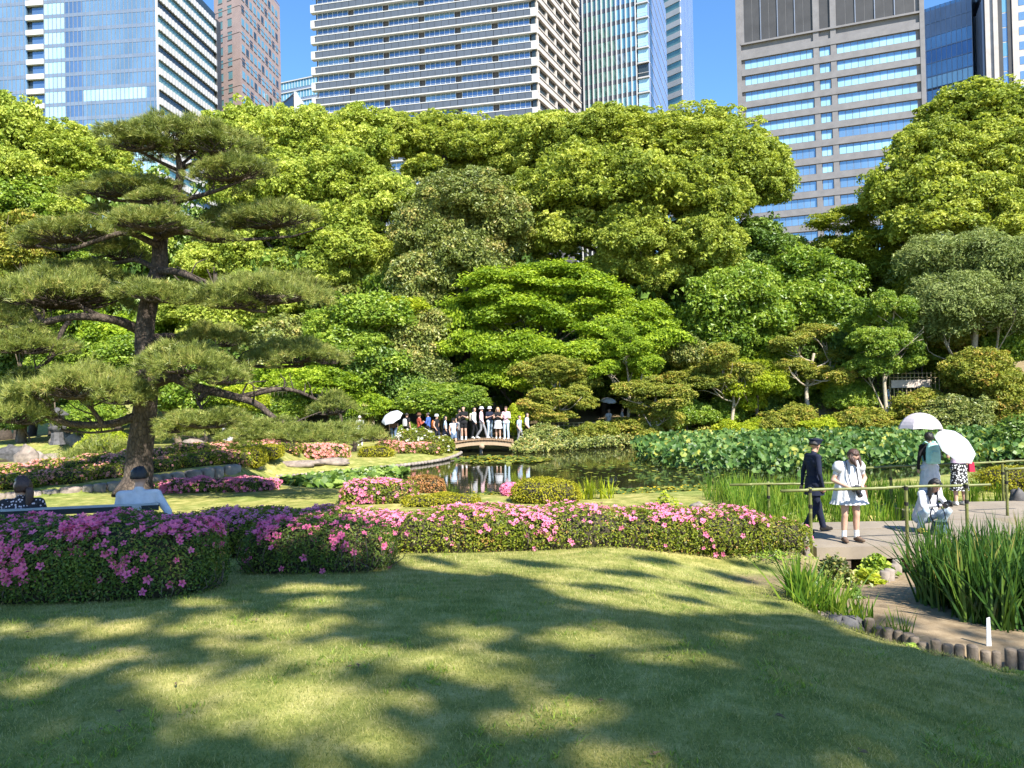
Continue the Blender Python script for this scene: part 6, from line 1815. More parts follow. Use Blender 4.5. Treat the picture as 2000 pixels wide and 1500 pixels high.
def lit(px, py):
    wob = 1 + 0.25 * np.sin(px * 0.05 + py * 0.13) + 0.2 * np.sin(px * 0.11 - py * 0.07) + 0.18 * np.sin(px * 0.19 + py * 0.31) + 0.15 * np.sin(px * 0.27 - py * 0.41)
    v = np.full(len(px), -2.0)
    for cx, cy_, a, b_ in LIT:
        v = np.maximum(v, wob - np.hypot((px - cx) / a, (py - cy_) / b_) * 0.86)
    # the sunny slope between the hedge and the shade
    low = np.interp(px, [740, 800, 900, 1000, 1060, 1120, 1250, 1400, 1520], [1080, 1112, 1122, 1128, 1150, 1178, 1192, 1200, 1200])
    streak = 0.42 + 0.62 * np.sin((py - 0.17 * px) * 0.19 + np.sin(px * 0.011) * 1.5) + 0.25 * np.sin(px * 0.03 + py * 0.05)
    v = np.maximum(v, np.where((py < low) & (px > 760), streak, -2))
    return v
def shade():
    n = 44000
    X = rng.uniform(-9.5, 7.5, n)
    Y = rng.uniform(2.0, 13.5, n)
    Z = hz(X, Y)
    px, py = proj(np.stack((X, Y, Z), 1))
    vl = lit(px, py)
    keep = vl < 0.02
    keep &= ~((px > 760) & (py < 1085)) & ~((px > 1530) & (py < 1330) & (X > np.interp(Y, EDGE_Y, EDGE_X) - 0.1) & (rng.random(n) < 0.93))
    keep &= ~((px < 760) & (py < 1115) & (rng.random(n) < 0.86))
    seat = (X > -7.5) & (X < -3.0) & (Y > 9.3) & (Y < 13.2)
    keep = (keep & (Y < 11.2)) | seat
    vl = np.where(seat, -1.0, vl)
    X, Y, Z, vl = X[keep], Y[keep], Z[keep], vl[keep]
    n = len(X)
    s = np.array(sun_dir)
    h = 13.0 + 6.0 * rng.random(n)
    t_ = h / s[2]
    Pl = np.stack((X, Y, Z), 1) + s * t_[:, None]  # unseen crowns shaped for their shade: each leaf sits up its sun ray
    own = np.digitize(X, [-3.0, 1.8])
    for k, (bx, lb) in enumerate(((-6.0, 'left tree behind the viewpoint shading the lawn'), (1.5, 'middle tree behind the viewpoint shading the lawn'), (6.0, 'right tree behind the viewpoint shading the lawn'))):
        i = np.where(own == k)[0]
        c = Pl[i].mean(0)
        base = np.array((bx + 6, c[1] - 13, float(hz(bx + 6, c[1] - 13))))
        t = thing('shade_tree', lb, 'tree', base, 'trees behind the viewpoint')
        sz = (0.75 + 0.5 * rng.random(len(i))) * np.interp(vl[i], [-0.6, -0.05], [1.85, 1.0])
        leaves('crown', Pl[i], unit(s + rng.normal(size=(len(i), 3)) * 0.35), 0.13 * sz, 0.095 * sz, LM['green'], t)
        mb = MB()
        top = c + (4, -9, -1.5)
        mb.tube(curve_pts([base - (0, 0, .2), (base + top) / 2 + (.3, 0, .2), top], 12), np.linspace(.3, .12, 12), 10, jit=.1)
        for _ in range(12):
            e_ = Pl[i[rng.integers(0, len(i))]]
            mb.tube(curve_pts([base * .45 + top * .55, (base * .2 + top * .8 + e_) / 2 + (0, 0, .4), e_], 8), np.linspace(.03, .008, 8), 5)
        mb.build('trunk', BARK, t, True)
shade()
# ================================================================== people
def cloth(name, c, vary=0.1, rough=0.85, scale=14):
    return mat(name, c, rough, spec=0.2, vary=vary, scale=scale, bumps=0.55, bscale=9)
def floral(name, bgc, c, scale, thr=0.5):
    m, nt, b = _nt(name)
    vo = nt.nodes.new('ShaderNodeTexVoronoi')
    vo.inputs['Scale'].default_value = scale
    nt.links.new(tex_coord(nt), vo.inputs['Vector'])
    nt.links.new(ramp(nt, vo.outputs['Distance'], [(thr - 0.06, c), (thr, bgc)]), b.inputs['Base Color'])
    b.inputs['Roughness'].default_value = 0.85
    return m
SK = mat('skin', (0.50, 0.30, 0.215), 0.55, spec=0.3, vary=0.05, scale=12)
SK2 = mat('skin_tan', (0.40, 0.225, 0.15), 0.55, spec=0.3, vary=0.05, scale=12)
HAIRS = {'black': mat('black_hair', (0.012, 0.010, 0.009), 0.45, spec=0.5, vary=0.4, scale=60, bumps=0.4, bscale=120), 'brown': mat('brown_hair', (0.06, 0.028, 0.018), 0.45, spec=0.5, vary=0.4, scale=60, bumps=0.4, bscale=120),
         'blonde': mat('blonde_hair', (0.42, 0.27, 0.12), 0.5, vary=0.3, scale=60), 'grey': mat('grey_hair', (0.42, 0.40, 0.37), 0.6, vary=0.3, scale=60)}
CL = {}
def C_(name, rgb, **k):
    if name not in CL:
        CL[name] = cloth(name + '_cloth', rgb, **k)
    return CL[name]
C_('navy', (0.012, 0.016, 0.034)); C_('white', (0.50, 0.50, 0.52)); C_('paleblue', (0.50, 0.62, 0.76)); C_('black', (0.014, 0.014, 0.016)); C_('grey', (0.22, 0.22, 0.23)); C_('jeans', (0.11, 0.16, 0.25)); C_('lightjeans', (0.42, 0.52, 0.60))
C_('red', (0.42, 0.09, 0.055)); C_('royal', (0.06, 0.12, 0.38)); C_('pink', (0.72, 0.48, 0.52)); C_('lilac', (0.66, 0.50, 0.66)); C_('orange', (0.75, 0.20, 0.05)); C_('mint', (0.33, 0.60, 0.58)); C_('brown', (0.12, 0.06, 0.035)); C_('yellow', (0.75, 0.60, 0.10)); C_('beige', (0.55, 0.47, 0.36)); C_('crimson', (0.35, 0.02, 0.05))
C_('teal', (0.10, 0.19, 0.22)); C_('bluegrey', (0.30, 0.38, 0.48))
CL['floral'] = floral('floral_skirt_print', (0.012, 0.012, 0.014), (0.78, 0.78, 0.78), 26, 0.42)
CL['darkfloral'] = floral('dark_floral_dress_print', (0.014, 0.012, 0.016), (0.60, 0.50, 0.52), 32, 0.36)
CL['check'] = floral('quilted_bag_print', (0.025, 0.05, 0.06), (0.08, 0.14, 0.16), 40, 0.4)
CL['shoe_white'] = C_('shoe_white', (0.6, 0.6, 0.57)); CL['shoe_black'] = C_('shoe_black', (0.02, 0.018, 0.017)); CL['shoe_brown'] = C_('shoe_brown', (0.13, 0.085, 0.06)); CL['sock'] = C_('sock', (0.78, 0.78, 0.78))
CAMB = mat('black_camera', (0.012, 0.012, 0.013), 0.35, spec=0.5, vary=0.2, scale=40)
LENS = mat('lens_glass', (0.01, 0.012, 0.03), 0.05, spec=0.9)

def cap_mesh(a, b, ra, rb, n=10, fl=None):
    """closed tapered capsule; fl=(axis, factor) flattens"""
    a, b = np.asarray(a, float), np.asarray(b, float)
    d = b - a
    L = np.linalg.norm(d)
    d = d / L if L > 1e-6 else np.array((0, 0, 1.0))
    u = np.cross(d, (0, 0, 1.0) if abs(d[2]) < 0.9 else (0, 1.0, 0))
    u /= np.linalg.norm(u)
    v = np.cross(d, u)
    rings = [(a - d * ra * math.cos(t), ra * math.sin(t)) for t in (0.25, 0.7, 1.15, 1.57)] + [(a + (b - a) * f, ra + (rb - ra) * f) for f in (0.33, 0.67)] + [(b + d * rb * math.cos(t), rb * math.sin(t)) for t in (1.57, 1.15, 0.7, 0.25)]
    V = np.array([c + (u * math.cos(2 * math.pi * j / n) + v * math.sin(2 * math.pi * j / n)) * r for c, r in rings for j in range(n)])
    if fl is not None:
        m = (a + b) / 2
        ax = np.asarray(fl[0], float)
        ax = ax / np.linalg.norm(ax)
        V = V - np.outer((V - m) @ ax, ax) * (1 - fl[1])
    k = len(rings)
    Fs = [(i * n + j, i * n + (j + 1) % n, (i + 1) * n + (j + 1) % n, (i + 1) * n + j) for i in range(k - 1) for j in range(n)] + [tuple(range(n))[::-1], tuple((k - 1) * n + j for j in range(n))]
    return V, Fs
QUEUE = []
STAND = dict(pel=(0, 0.0, .90), che=(0, 0.01, 1.20), neck=(0, 0.015, 1.40), head=(0, -0.01, 1.53),
             shL=(.165, 0.01, 1.345), elL=(.215, .03, 1.07), wrL=(.225, -.05, .83), shR=(-.165, .01, 1.345), elR=(-.215, .03, 1.07), wrR=(-.225, -.05, .83),
             hiL=(.085, 0, .87), knL=(.095, -.02, .47), anL=(.1, .03, .08), hiR=(-.085, 0, .87), knR=(-.095, -.02, .47), anR=(-.1, .03, .08))
def person(label, pos, rot, J=None, top='white', sleeve='short', bottom='jeans', legs='long', shoes='shoe_white', hair='black', style='short', skin=None, sc=1.0, vox=0.0145, hi=True, socks=False, fwd=None, look=(0, -1, 0), group=None, belly=1.0, under=None, grip=0.6):
    j = {k: np.array(v, float) for k, v in STAND.items()}
    for k, v in (J or {}).items():
        j[k] = np.array(v, float)
    skin = skin or SK
    mats = [skin, CL[top], CL[bottom], CL[shoes], CL['sock'], CL[under or 'white']]
    prims = []                                   # (a, b, ra, rb, mat, flatten)
    A = lambda a, b, ra, rb, m, fl=None: prims.append((np.asarray(a, float), np.asarray(b, float), ra, rb, m, fl))
    pel, che, neck, head = j['pel'], j['che'], j['neck'], j['head']
    fw = unit(np.cross(unit(che - pel), unit(j['shL'] - j['shR'])))       # front of the chest
    if fw[1] > 0 and fwd is None: fw = -fw
    if fwd is not None: fw = np.asarray(fwd, float)
    A(j['hiR'], j['hiL'], .115, .115, 2, None)
    A(pel - (0, 0, .02), pel * .5 + che * .5, .128 * belly, .122 * belly, 1, (fw, .82))
    A(pel * .5 + che * .5, che, .125 * belly, .135, 1, (fw, .82))
    A(che + (j['shR'] - che) * .55 - (0, 0, .02), che + (j['shL'] - che) * .55 - (0, 0, .02), .105, .105, 1, (fw, .85))
    A(j['shR'], j['shL'], .062, .062, 1)
    A((che + neck) / 2, neck, .075, .052, 1)
    A(neck, head - (0, 0, .04), .05, .047, 0)
    up = unit(head - neck) * 0.6 + np.array((0, 0, .4))
    lk = unit(np.asarray(look, float))
    hu = unit(np.array((0, 0, 1.0)) - lk * lk[2])
    hs_ = np.cross(lk, hu)
    A(head + hu * .045 + -lk * .018, head + hu * .035 + lk * .012, .083, .080, 0)
    A(head + lk * .02 - hu * .005, head + lk * .042 - hu * .075, .07, .042, 0)
    if hi:
        A(head + lk * .088 + hu * .012, head + lk * .106 - hu * .018, .011, .014, 0)
        for s in (-1, 1):
            A(head + hs_ * s * .082 + hu * .012, head + hs_ * s * .086 - hu * .02, .015, .012, 0)
        A(head + lk * .078 - hu * .048 - hs_ * .016, head + lk * .078 - hu * .048 + hs_ * .016, .011, .011, 0)
        A(head + lk * .08 + hu * .032 - hs_ * .03, head + lk * .08 + hu * .032 + hs_ * .03, .011, .011, 0)
    for s in 'LR':
        sh, el, wr, hp, kn, an = (j[k + s] for k in ('sh', 'el', 'wr', 'hi', 'kn', 'an'))
        A(sh, el, .056, .043, 1 if sleeve != 'none' else 0)
        if sleeve == 'short':
            prims[-1] = (sh, sh + (el - sh) * .55, .06, .052, 1, None)
            A(sh + (el - sh) * .5, el, .043, .038, 0)
        A(el, wr, .040, .028, 1 if sleeve == 'long' else 0)
        # hand
        fa = unit(wr - el)
        pn = unit(np.cross(fa, (0.0, 1.0, 0.0)) if abs(fa[1]) < .8 else np.cross(fa, (1.0, 0, 0)))
        side = unit(np.cross(fa, pn))
        pc = wr + fa * .055
        A(wr + fa * .01, wr + fa * .075, .026, .034, 0, (pn, .55))
        if hi:
            inw = pn * (1 if (np.dot(pn, che - wr) > 0) else -1)
            for q_, (off, ln) in enumerate(((-.026, .062), (-.009, .074), (.009, .07), (.026, .055))):
                k0 = wr + fa * .085 + side * off
                k1 = k0 + unit(fa * (1 - grip * .5) + inw * grip) * ln * .5
                k2 = k1 + unit(fa * (1 - grip) + inw * grip * 1.4) * ln * .5
                A(k0, k1, .0095, .009, 0)
                A(k1, k2, .009, .008, 0)
            th0 = wr + fa * .03 + side * -.032
            th1 = th0 + unit(fa * .7 - side * .6 + inw * .5) * .04
            A(th0, th1, .012, .0105, 0)
            A(th1, th1 + unit(fa * .9 + inw * .4) * .03, .0105, .009, 0)
        A(hp, kn, .088, .057, 2 if legs in ('long', 'short') else 0)
        if legs == 'short':
            prims[-1] = (hp, hp + (kn - hp) * .55, .092, .082, 2, None)
            A(hp + (kn - hp) * .5, kn, .07, .055, 0)
        cal = kn + (an - kn) * .3
        m = 2 if legs == 'long' else 0
        r = .064 if legs == 'long' else .056
        back = np.array((0, .012, 0))
        A(kn, cal + back, .053 if m == 0 else .062, r, m)
        A(cal + back, an, r, .038 if m == 0 else .055, m)
        if socks:
            A(an + (kn - an) * .02, an + (kn - an) * .22, .044, .044, 4)
        ft = j.get('to' + s, an + np.array((0, -.15, -.045)))
        A(an + (0, .03, -.045), ft, .04, .038, 3, ((0, 0, 1), .85))
        A(an + (0, .0, -.02), (an + ft) / 2 - (0, 0, .005), .045, .042, 3)
    V, Fs, off = [], [], 0
    for a, b, ra, rb, m, fl in prims:
        v, f = cap_mesh(a, b, ra, rb, 10, fl)
        V.append(v)
        Fs += [[i + off for i in q_] for q_ in f]
        off += len(v)
    me = bpy.data.meshes.new('body_cage')
    me.from_pydata((np.concatenate(V) * sc).tolist(), [], Fs)
    tmp = bpy.data.objects.new('body_cage', me)
    COL.objects.link(tmp)
    md = tmp.modifiers.new('r', 'REMESH')
    md.mode = 'VOXEL'
    md.voxel_size = vox
    md.use_smooth_shade = True
    sm = tmp.modifiers.new('s', 'SMOOTH')
    sm.factor = 0.4
    sm.iterations = 2 if hi else 1
    t = thing('person', label, 'person', pos, group)
    t.rotation_euler = (0, 0, rot)
    ORG[t.name] = np.zeros(3)                    # children are in the person's own space
    QUEUE.append((tmp, t, prims, mats, sc))
    # hair
    hm = HAIRS[hair] if hair in HAIRS else None
    if hm is not None:
        hb = MB()
        nu, nv = 20, 14
        HV = []
        for iv in range(nv + 1):
            ph = -math.pi / 2 + math.pi * iv / nv
            for iu in range(nu):
                th = 2 * math.pi * iu / nu
                cx, cyy, cz = math.cos(ph) * math.cos(th), math.cos(ph) * math.sin(th), math.sin(ph)   # cyy: towards the face
                face = cyy > 0.25 and cz < (0.52 if style != 'fringe' else 0.15)
                low = cz < (-0.35 if style == 'short' else -0.75)
                r = 0.104 + 0.006 * math.sin(th * 7 + ph * 5) + 0.004 * rng.normal()
                if face or low: r = 0.06
                HV.append((head + hu * .03 - lk * .01 + hs_ * cx * r * .92 + lk * cyy * r * 1.02 + hu * cz * r * 1.05) * sc)
        hb.add(HV, [(i * nu + k, i * nu + (k + 1) % nu, (i + 1) * nu + (k + 1) % nu, (i + 1) * nu + k) for i in range(nv) for k in range(nu)])
        if style == 'long':
            for q_ in range(9):
                a_ = (q_ - 4) * .34
                s0 = head + (-lk * math.cos(a_) * .088 + hs_ * math.sin(a_) * .088) + hu * .01
                s1 = s0 + np.array((0, 0, -.14)) - lk * .015
                s2 = s1 + np.array((rng.normal() * .01, 0, -.13)) - lk * .01
                hb.tube(curve_pts([s0 * sc, s1 * sc, s2 * sc], 6), np.array((.03, .034, .033, .03, .024, .008)) * sc, 6)
        if style == 'pony':
            s0 = head - lk * .09 + hu * .0
            hb.tube(curve_pts([(s0) * sc, (s0 - lk * .05 + (0, 0, -.03)) * sc, (s0 - lk * .05 + (0.01, 0, -.16)) * sc, (s0 - lk * .02 + (.02, 0, -.27)) * sc], 9), np.array((.028, .036, .042, .045, .043, .038, .03, .02, .008)) * sc, 8, jit=.15)
        if style == 'curtain':                      # hair falling forward on both sides of a bowed head
            for s in (-1, 1):
                for q_ in range(4):
                    s0 = head + hs_ * s * (.075 - .012 * q_) + lk * (.0 + .03 * q_) + hu * .05
                    hb.tube(curve_pts([s0 * sc, (s0 + hs_ * s * .012 + lk * .03 + (0, 0, -.05)) * sc, (s0 + lk * .05 + (0, -.01, -.105)) * sc], 6), np.array((.02, .026, .026, .022, .016, .006)) * sc, 6)
        hb.build('hair', hm, t, True)
    if hi:
        fb = MB()
        for s in (-1, 1):
            c = head + lk * .079 + hu * .016 + hs_ * s * .031
            fb.tube([(c - hs_ * .014) * sc, (c + lk * .006) * sc, (c + hs_ * .014) * sc], np.array((.002, .0065, .002)) * sc, 6)
        fb.build('eyes', HAIRS['black'], t, True)
        c = head + lk * .087 - hu * .048
        MB().tube([(c - hs_ * .02) * sc, (c + lk * .004) * sc, (c + hs_ * .02) * sc], np.array((.002, .007, .002)) * sc, 6).build('mouth', mat('lips', (0.36, 0.12, 0.10), .5), t, True)
    t['sc'] = 1.0
    return t, j, (head, lk, hu, hs_)
def bake_people():
    dg = bpy.context.evaluated_depsgraph_get()
    for tmp, t, prims, mats, sc in QUEUE:
        me = bpy.data.meshes.new_from_object(tmp.evaluated_get(dg))
        me.name = 'body'
        n = len(me.polygons)
        c = np.empty(n * 3)
        me.polygons.foreach_get('center', c)
        c = c.reshape(-1, 3) / sc
        best, idx_ = np.full(n, 1e9), np.zeros(n, int)
        for a, b, ra, rb, m, fl in prims:
            d = b - a
            q = np.clip(((c - a) @ d) / max(d @ d, 1e-9), 0, 1)
            dist = np.linalg.norm(c - a - q[:, None] * d, axis=1) - (ra + (rb - ra) * q)
            if m == 0: dist = dist + 0.004
            if m in (3, 4): dist = dist - 0.008
            k = dist < best
            best[k] = dist[k]
            idx_[k] = m
        me.materials.clear()
        for m in mats:
            me.materials.append(m)
        me.polygons.foreach_set('material_index', idx_.astype(np.int32))
        me.polygons.foreach_set('use_smooth', np.ones(n, bool))
        me.update()
        link('body', me, t)
        old = tmp.data
        bpy.data.objects.remove(tmp, do_unlink=True)
        bpy.data.meshes.remove(old)
def skirt(t, name, m, z0, z1, r0, r1, pleat=0.02, n=48, c0=(0, 0), c1=(0, 0), flat=0.82, rows=9, wav=14, flare=1.0):
    mb = MB()
    V = []
    for i in range(rows + 1):
        f = i / rows
        z = z0 + (z1 - z0) * f
        r = r0 + (r1 - r0) * f ** flare
        for k in range(n):
            a = 2 * math.pi * k / n
            rr = r * (1 + pleat * f * math.sin(wav * a + 0.6 * math.sin(a * 3)) )
            V.append((c0[0] + (c1[0] - c0[0]) * f + rr * math.cos(a), c0[1] + (c1[1] - c0[1]) * f + rr * flat * math.sin(a), z))
    Fs = [(i * n + k, (i + 1) * n + k, (i + 1) * n + (k + 1) % n, i * n + (k + 1) % n) for i in range(rows) for k in range(n)]
    mb.add(V, Fs)
    return mb.build(name, m, t, True)
def hat(t, H, m, brim=0.09, h=0.1, name='hat', tilt=0.0):
    head, lk, hu, hs_ = H
    c = head + hu * .06
    mb = MB()
    n = 18
    prof = [(.09 + brim, -.022), (.095 + brim * .5, -.006), (.1, 0), (.099, h * .6), (.085, h * .92), (.04, h)]
    V = [c + (hs_ * math.cos(2 * math.pi * k / n) + lk * math.sin(2 * math.pi * k / n) * 1.06) * r + hu * z for r, z in prof for k in range(n)]
    Fs = [(i * n + k, i * n + (k + 1) % n, (i + 1) * n + (k + 1) % n, (i + 1) * n + k) for i in range(5) for k in range(n)] + [tuple(5 * n + k for k in range(n))]
    mb.add(V, Fs)
    return mb.build(name, m, t, True)
def parasol(label, top, axis, R_, m, shaft, n=8, depth=0.42, grip_end=None, group='parasols', scallop=0.04, inner=None):
    """canopy whose top is at `top`, opening along -axis"""
    top, axis = np.asarray(top, float), unit(np.asarray(axis, float))
    u = unit(np.cross(axis, (0.0, 1.0, 0.0) if abs(axis[1]) < .9 else (1.0, 0, 0)))
    v = np.cross(axis, u)
    t = thing('parasol', label, 'parasol', top - axis * (0.9), group)
    V = [top]
    rows = 7
    sub = 3
    N = n * sub
    for i in range(1, rows + 1):
        f = i / rows
        for k in range(N):
            a = 2 * math.pi * k / N
            mid = abs(((k % sub) / sub) * 2 - 1) if k % sub else 1
            sag = 1 - (0.075 * f if k % sub else 0)
            r = R_ * math.sin(f * 1.35) / math.sin(1.35) * sag
            dz = depth * R_ * (1 - math.cos(f * 1.35)) / (1 - math.cos(1.35))
            if i == rows and k % sub: dz -= scallop * R_ * 0.6
            V.append(top + (u * math.cos(a) + v * math.sin(a)) * r - axis * dz)
    Fs = [(0, 1 + k, 1 + (k + 1) % N) for k in range(N)]
    for i in range(rows - 1):
        for k in range(N):
            a0, a1 = 1 + i * N + k, 1 + i * N + (k + 1) % N
            Fs.append((a0, a0 + N, a1 + N, a1))
    MB().add(V, Fs).build('canopy', m, t, False)
    rb = MB()
    for k in range(n):
        rb.tube([np.array(V[1 + i * N + k * sub]) - axis * .006 for i in range(rows)], .003, 4)
    rb.build('ribs', CAMB, t)
    end = top - axis * shaft if grip_end is None else np.asarray(grip_end, float)
    MB().tube([top + axis * .05, end], .006, 6).build('shaft', CAMB, t)
    MB().tube([end, end - axis * .1], .013, 8).build('handle', C_('brown', (0, 0, 0)), t)
    return t
def loc2w(t, p):
    a = t.rotation_euler[2]
    x, y, z = p
    return np.array((t.location[0] + x * math.cos(a) - y * math.sin(a), t.location[1] + x * math.sin(a) + y * math.cos(a), t.location[2] + z))
def dslr(label, c, rz, lens_dir=(0, -1, -.6), s=1.0):
    t = thing('camera_body', label, 'camera', c)
    t.rotation_euler = (0, 0, rz)
    ORG[t.name] = np.zeros(3)
    ld = unit(np.array(lens_dir, float))
    mb = MB().box((0, 0, 0), (.13 * s, .06 * s, .09 * s)).hexa([(-.035, -.03, .04), (.035, -.03, .04), (.03, .03, .04), (-.03, .03, .04), (-.022, -.02, .07), (.022, -.02, .07), (.02, .02, .065), (-.02, .02, .065)]).tube([(-.05, -.035, -.04), (-.05, -.035, .035)], .02, 8)
    mb.build('body', CAMB, t)
    l = MB().tube([ld * .02, ld * .06, ld * .062, ld * .13, ld * .132, ld * .16], [.036, .036, .04, .04, .044, .045], 14)
    o = l.build('lens', CAMB, t, True)
    MB().tube([ld * .161, ld * .163], .038, 14).build('front_glass', LENS, o)
    return t
def strap(label, pts, m, w=.012, name='strap', parent=None):
    o = MB().tube(curve_pts(pts, 16), w, 6, flat=.35).build(name, m, parent)
    if parent is None:
        tag(o, label, 'strap')
    return o

# ---- officer with the peaked cap, seen from behind, stepping to the right
q = G(1592, 1041, DZ)
pos = (q[0], q[1], DZ)
t, j, H = person('man in navy uniform and peaked cap stepping away along the deck', pos, R(100),
    dict(knL=(.10, -.14, .48), anL=(.10, -.22, .09), knR=(-.09, .02, .46), anR=(-.09, .24, .12), toR=(-.09, .10, .035), elL=(.24, .06, 1.06), wrL=(.22, .10, .83), elR=(-.24, .03, 1.06), wrR=(-.22, -.04, .84), neck=(0, -.01, 1.40), head=(0.02, -.05, 1.525)),
    'navy', 'long', 'navy', 'long', 'shoe_black', 'black', 'short', SK2, 1.03, look=(.35, -.9, -.25), belly=1.08, under='white')
# jacket skirt below the waist
skirt(t, 'jacket_hem', CL['navy'], 1.02, .70, .155, .195, .01, 36, flat=.85)
MB().tube([H[0] - (0, 0, .125) + (0.055 * math.cos(a), .012 + .055 * math.sin(a), 0) for a in np.linspace(0, 6.28, 14)], .012, 6).build('shirt_collar', CL['white'], t, True)
head, lk, hu, hs_ = [np.array(x) * (1.03 if i == 0 else 1) for i, x in enumerate(H)]
mb = MB()
n = 20
prof = [(.098, -.012), (.102, 0), (.104, .035), (.128, .058), (.13, .066), (.10, .082), (.03, .086)]
mb.add([head + hu * .055 + (hs_ * math.cos(6.2832 * k / n) + lk * math.sin(6.2832 * k / n)) * r + hu * (z + .018 * math.sin(6.2832 * k / n)) for r, z in prof for k in range(n)],
       [(i * n + k, i * n + (k + 1) % n, (i + 1) * n + (k + 1) % n, (i + 1) * n + k) for i in range(6) for k in range(n)] + [tuple(6 * n + k for k in range(n)), tuple(range(n))[::-1]])
vis = [(math.cos(a), math.sin(a)) for a in np.linspace(.35, 2.79, 9)]
mb.add([head + hu * .045 + hs_ * c * .1 + lk * s * .1 for c, s in vis] + [head + hu * (.025) + hs_ * c * .115 + lk * s * .155 for c, s in vis], [(i, i + 1, 10 + i, 9 + i) for i in range(8)])
mb.build('peaked_cap', CL['navy'], t, True)

# ---- woman in the white dress looking down at her camera
q = G(1664, 1060, DZ)
pos = (q[0], q[1] + .05, DZ)
t, j, H = person('woman in short white dress looking down at the black camera in her hands', pos, R(4),
    dict(pel=(0, .02, .88), che=(0, .0, 1.18), neck=(0, -.03, 1.36), head=(.025, -.10, 1.46), shL=(.165, -.005, 1.32), elL=(.29, .02, 1.08), wrL=(.135, -.16, .955), shR=(-.165, -.005, 1.32), elR=(-.27, .03, 1.06), wrR=(-.09, -.17, .95),
         knL=(.10, -.03, .47), anL=(.105, .0, .09), knR=(-.105, -.03, .47), anR=(-.115, .0, .09), toL=(.145, -.14, .045), toR=(-.14, -.15, .045)),
    'white', 'short', 'white', 'bare', 'shoe_brown', 'brown', 'curtain', SK, 1.0, socks=True, look=(.12, -.72, -.68), fwd=(0, -1, 0))
skirt(t, 'dress', CL['white'], 1.30, .70, .15, .285, .07, 64, c0=(0, .0), c1=(0, .015), flat=.72, wav=11, flare=.8)
skirt(t, 'hem_ruffle', CL['white'], .725, .655, .285, .305, .12, 80, c1=(0, .015), c0=(0, .015), flat=.74, rows=3, wav=23)
for s in (-1, 1):
    mb = MB()
    sh = np.array(j['shL' if s > 0 else 'shR'])
    el = np.array(j['elL' if s > 0 else 'elR'])
    d = unit(el - sh)
    mb.tube([sh - d * .06, sh - d * .02, sh + d * .06, sh + d * .12, sh + d * .125], [.03, .085, .098, .08, .06], 16, jit=.12)
    mb.build('puff_sleeve', CL['white'], t, True)
cc = loc2w(t, (.02, -.215, .93))
dslr('black camera with long lens held by the woman in the white dress', cc, R(4), (-.05, -.75, -.65))
strap('', [(-.06, -.19, .96), (-.10, -.17, 1.15), (-.085, -.09, 1.33), (-.04, .03, 1.39), (.05, .02, 1.37), (.075, -.10, 1.28), (.06, -.2, 1.0)], CL['black'], .012, 'camera_strap', t)
bg_ = thing('shoulder_bag', 'brown leather shoulder bag at the hip of the woman in the white dress', 'bag', loc2w(t, (.25, .06, .86)))
ORG[bg_.name] = np.zeros(3)
MB().hexa([(-.05, -.12, -.11), (.05, -.12, -.11), (.05, .1, -.11), (-.05, .1, -.11), (-.035, -.1, .1), (.04, -.1, .1), (.04, .09, .1), (-.035, .09, .1)]).build('pouch', CL['brown'], bg_)
MB().tube(curve_pts([(0, 0, .1), (-.06, -.05, .35), (-.18, .0, .52)], 8), .012, 6, flat=.4).build('bag_strap', CL['brown'], bg_)

# ---- crouching woman photographing
q = G(1822, 1042, DZ)
pos = (q[0], q[1] + .12, DZ)
t, j, H = person('crouching woman in white jacket and pale jeans checking her camera', pos, R(12),
    dict(pel=(0, .16, .27), che=(.0, .02, .56), neck=(0, -.06, .74), head=(.02, -.13, .845), shL=(.17, -.02, .70), elL=(.24, -.16, .50), wrL=(.10, -.34, .55), shR=(-.17, -.02, .70), elR=(-.25, -.15, .50), wrR=(-.03, -.33, .53),
         hiL=(.09, .14, .25), knL=(.22, -.22, .40), anL=(.17, -.02, .09), hiR=(-.09, .14, .25), knR=(-.22, -.20, .42), anR=(-.19, .0, .09), toL=(.2, -.17, .045), toR=(-.21, -.15, .045)),
    'white', 'long', 'lightjeans', 'long', 'yellow', 'black', 'long', SK, 1.0, look=(.25, -.75, -.6), fwd=(0, -.95, .3))
head, lk, hu, hs_ = H
mb = MB()
for s in (-1, 1):
    c = head + lk * .07 + hu * .085 + hs_ * s * .036
    mb.tube([c, c + lk * .012 + hu * .004], [.03, .026], 12)
mb.tube([head + lk * .08 + hu * .085 - hs_ * .01, head + lk * .08 + hu * .085 + hs_ * .01], .005, 5)
sg = mb.build('sunglasses', CAMB, t, True)
for s in (-1, 1):
    MB().tube(curve_pts([(s * .075, -.11, .76), (s * .085, -.13, .62), (s * .05, -.13, .48)], 8), .016, 6, flat=.5).build('jacket_trim', CL['navy'], t)
    w = np.array(j['wrL' if s > 0 else 'wrR'])
    e_ = np.array(j['elL' if s > 0 else 'elR'])
    MB().tube([w - unit(w - e_) * .05, w - unit(w - e_) * .02], .042, 12).build('cuff_trim', CL['navy'], t, True)
skirt(t, 'jacket_body', CL['white'], .68, .28, .15, .22, .04, 40, c0=(0, 0), c1=(0, .1), flat=.9, wav=7)
dslr('black camera in the hands of the crouching woman', loc2w(t, (.06, -.42, .56)), R(-50), (0, -1, -.1), .9)
hb_ = thing('handbag', 'dark teal quilted bag resting between the crouching woman\'s knees', 'bag', loc2w(t, (.02, -.24, .02)))
ORG[hb_.name] = np.zeros(3)
hb_.rotation_euler = (0, 0, R(10))
MB().hexa([(-.16, -.06, 0), (.16, -.06, 0), (.16, .07, 0), (-.16, .07, 0), (-.11, -.03, .22), (.12, -.03, .24), (.12, .05, .24), (-.11, .05, .22)]).build('pouch', CL['check'], hb_)
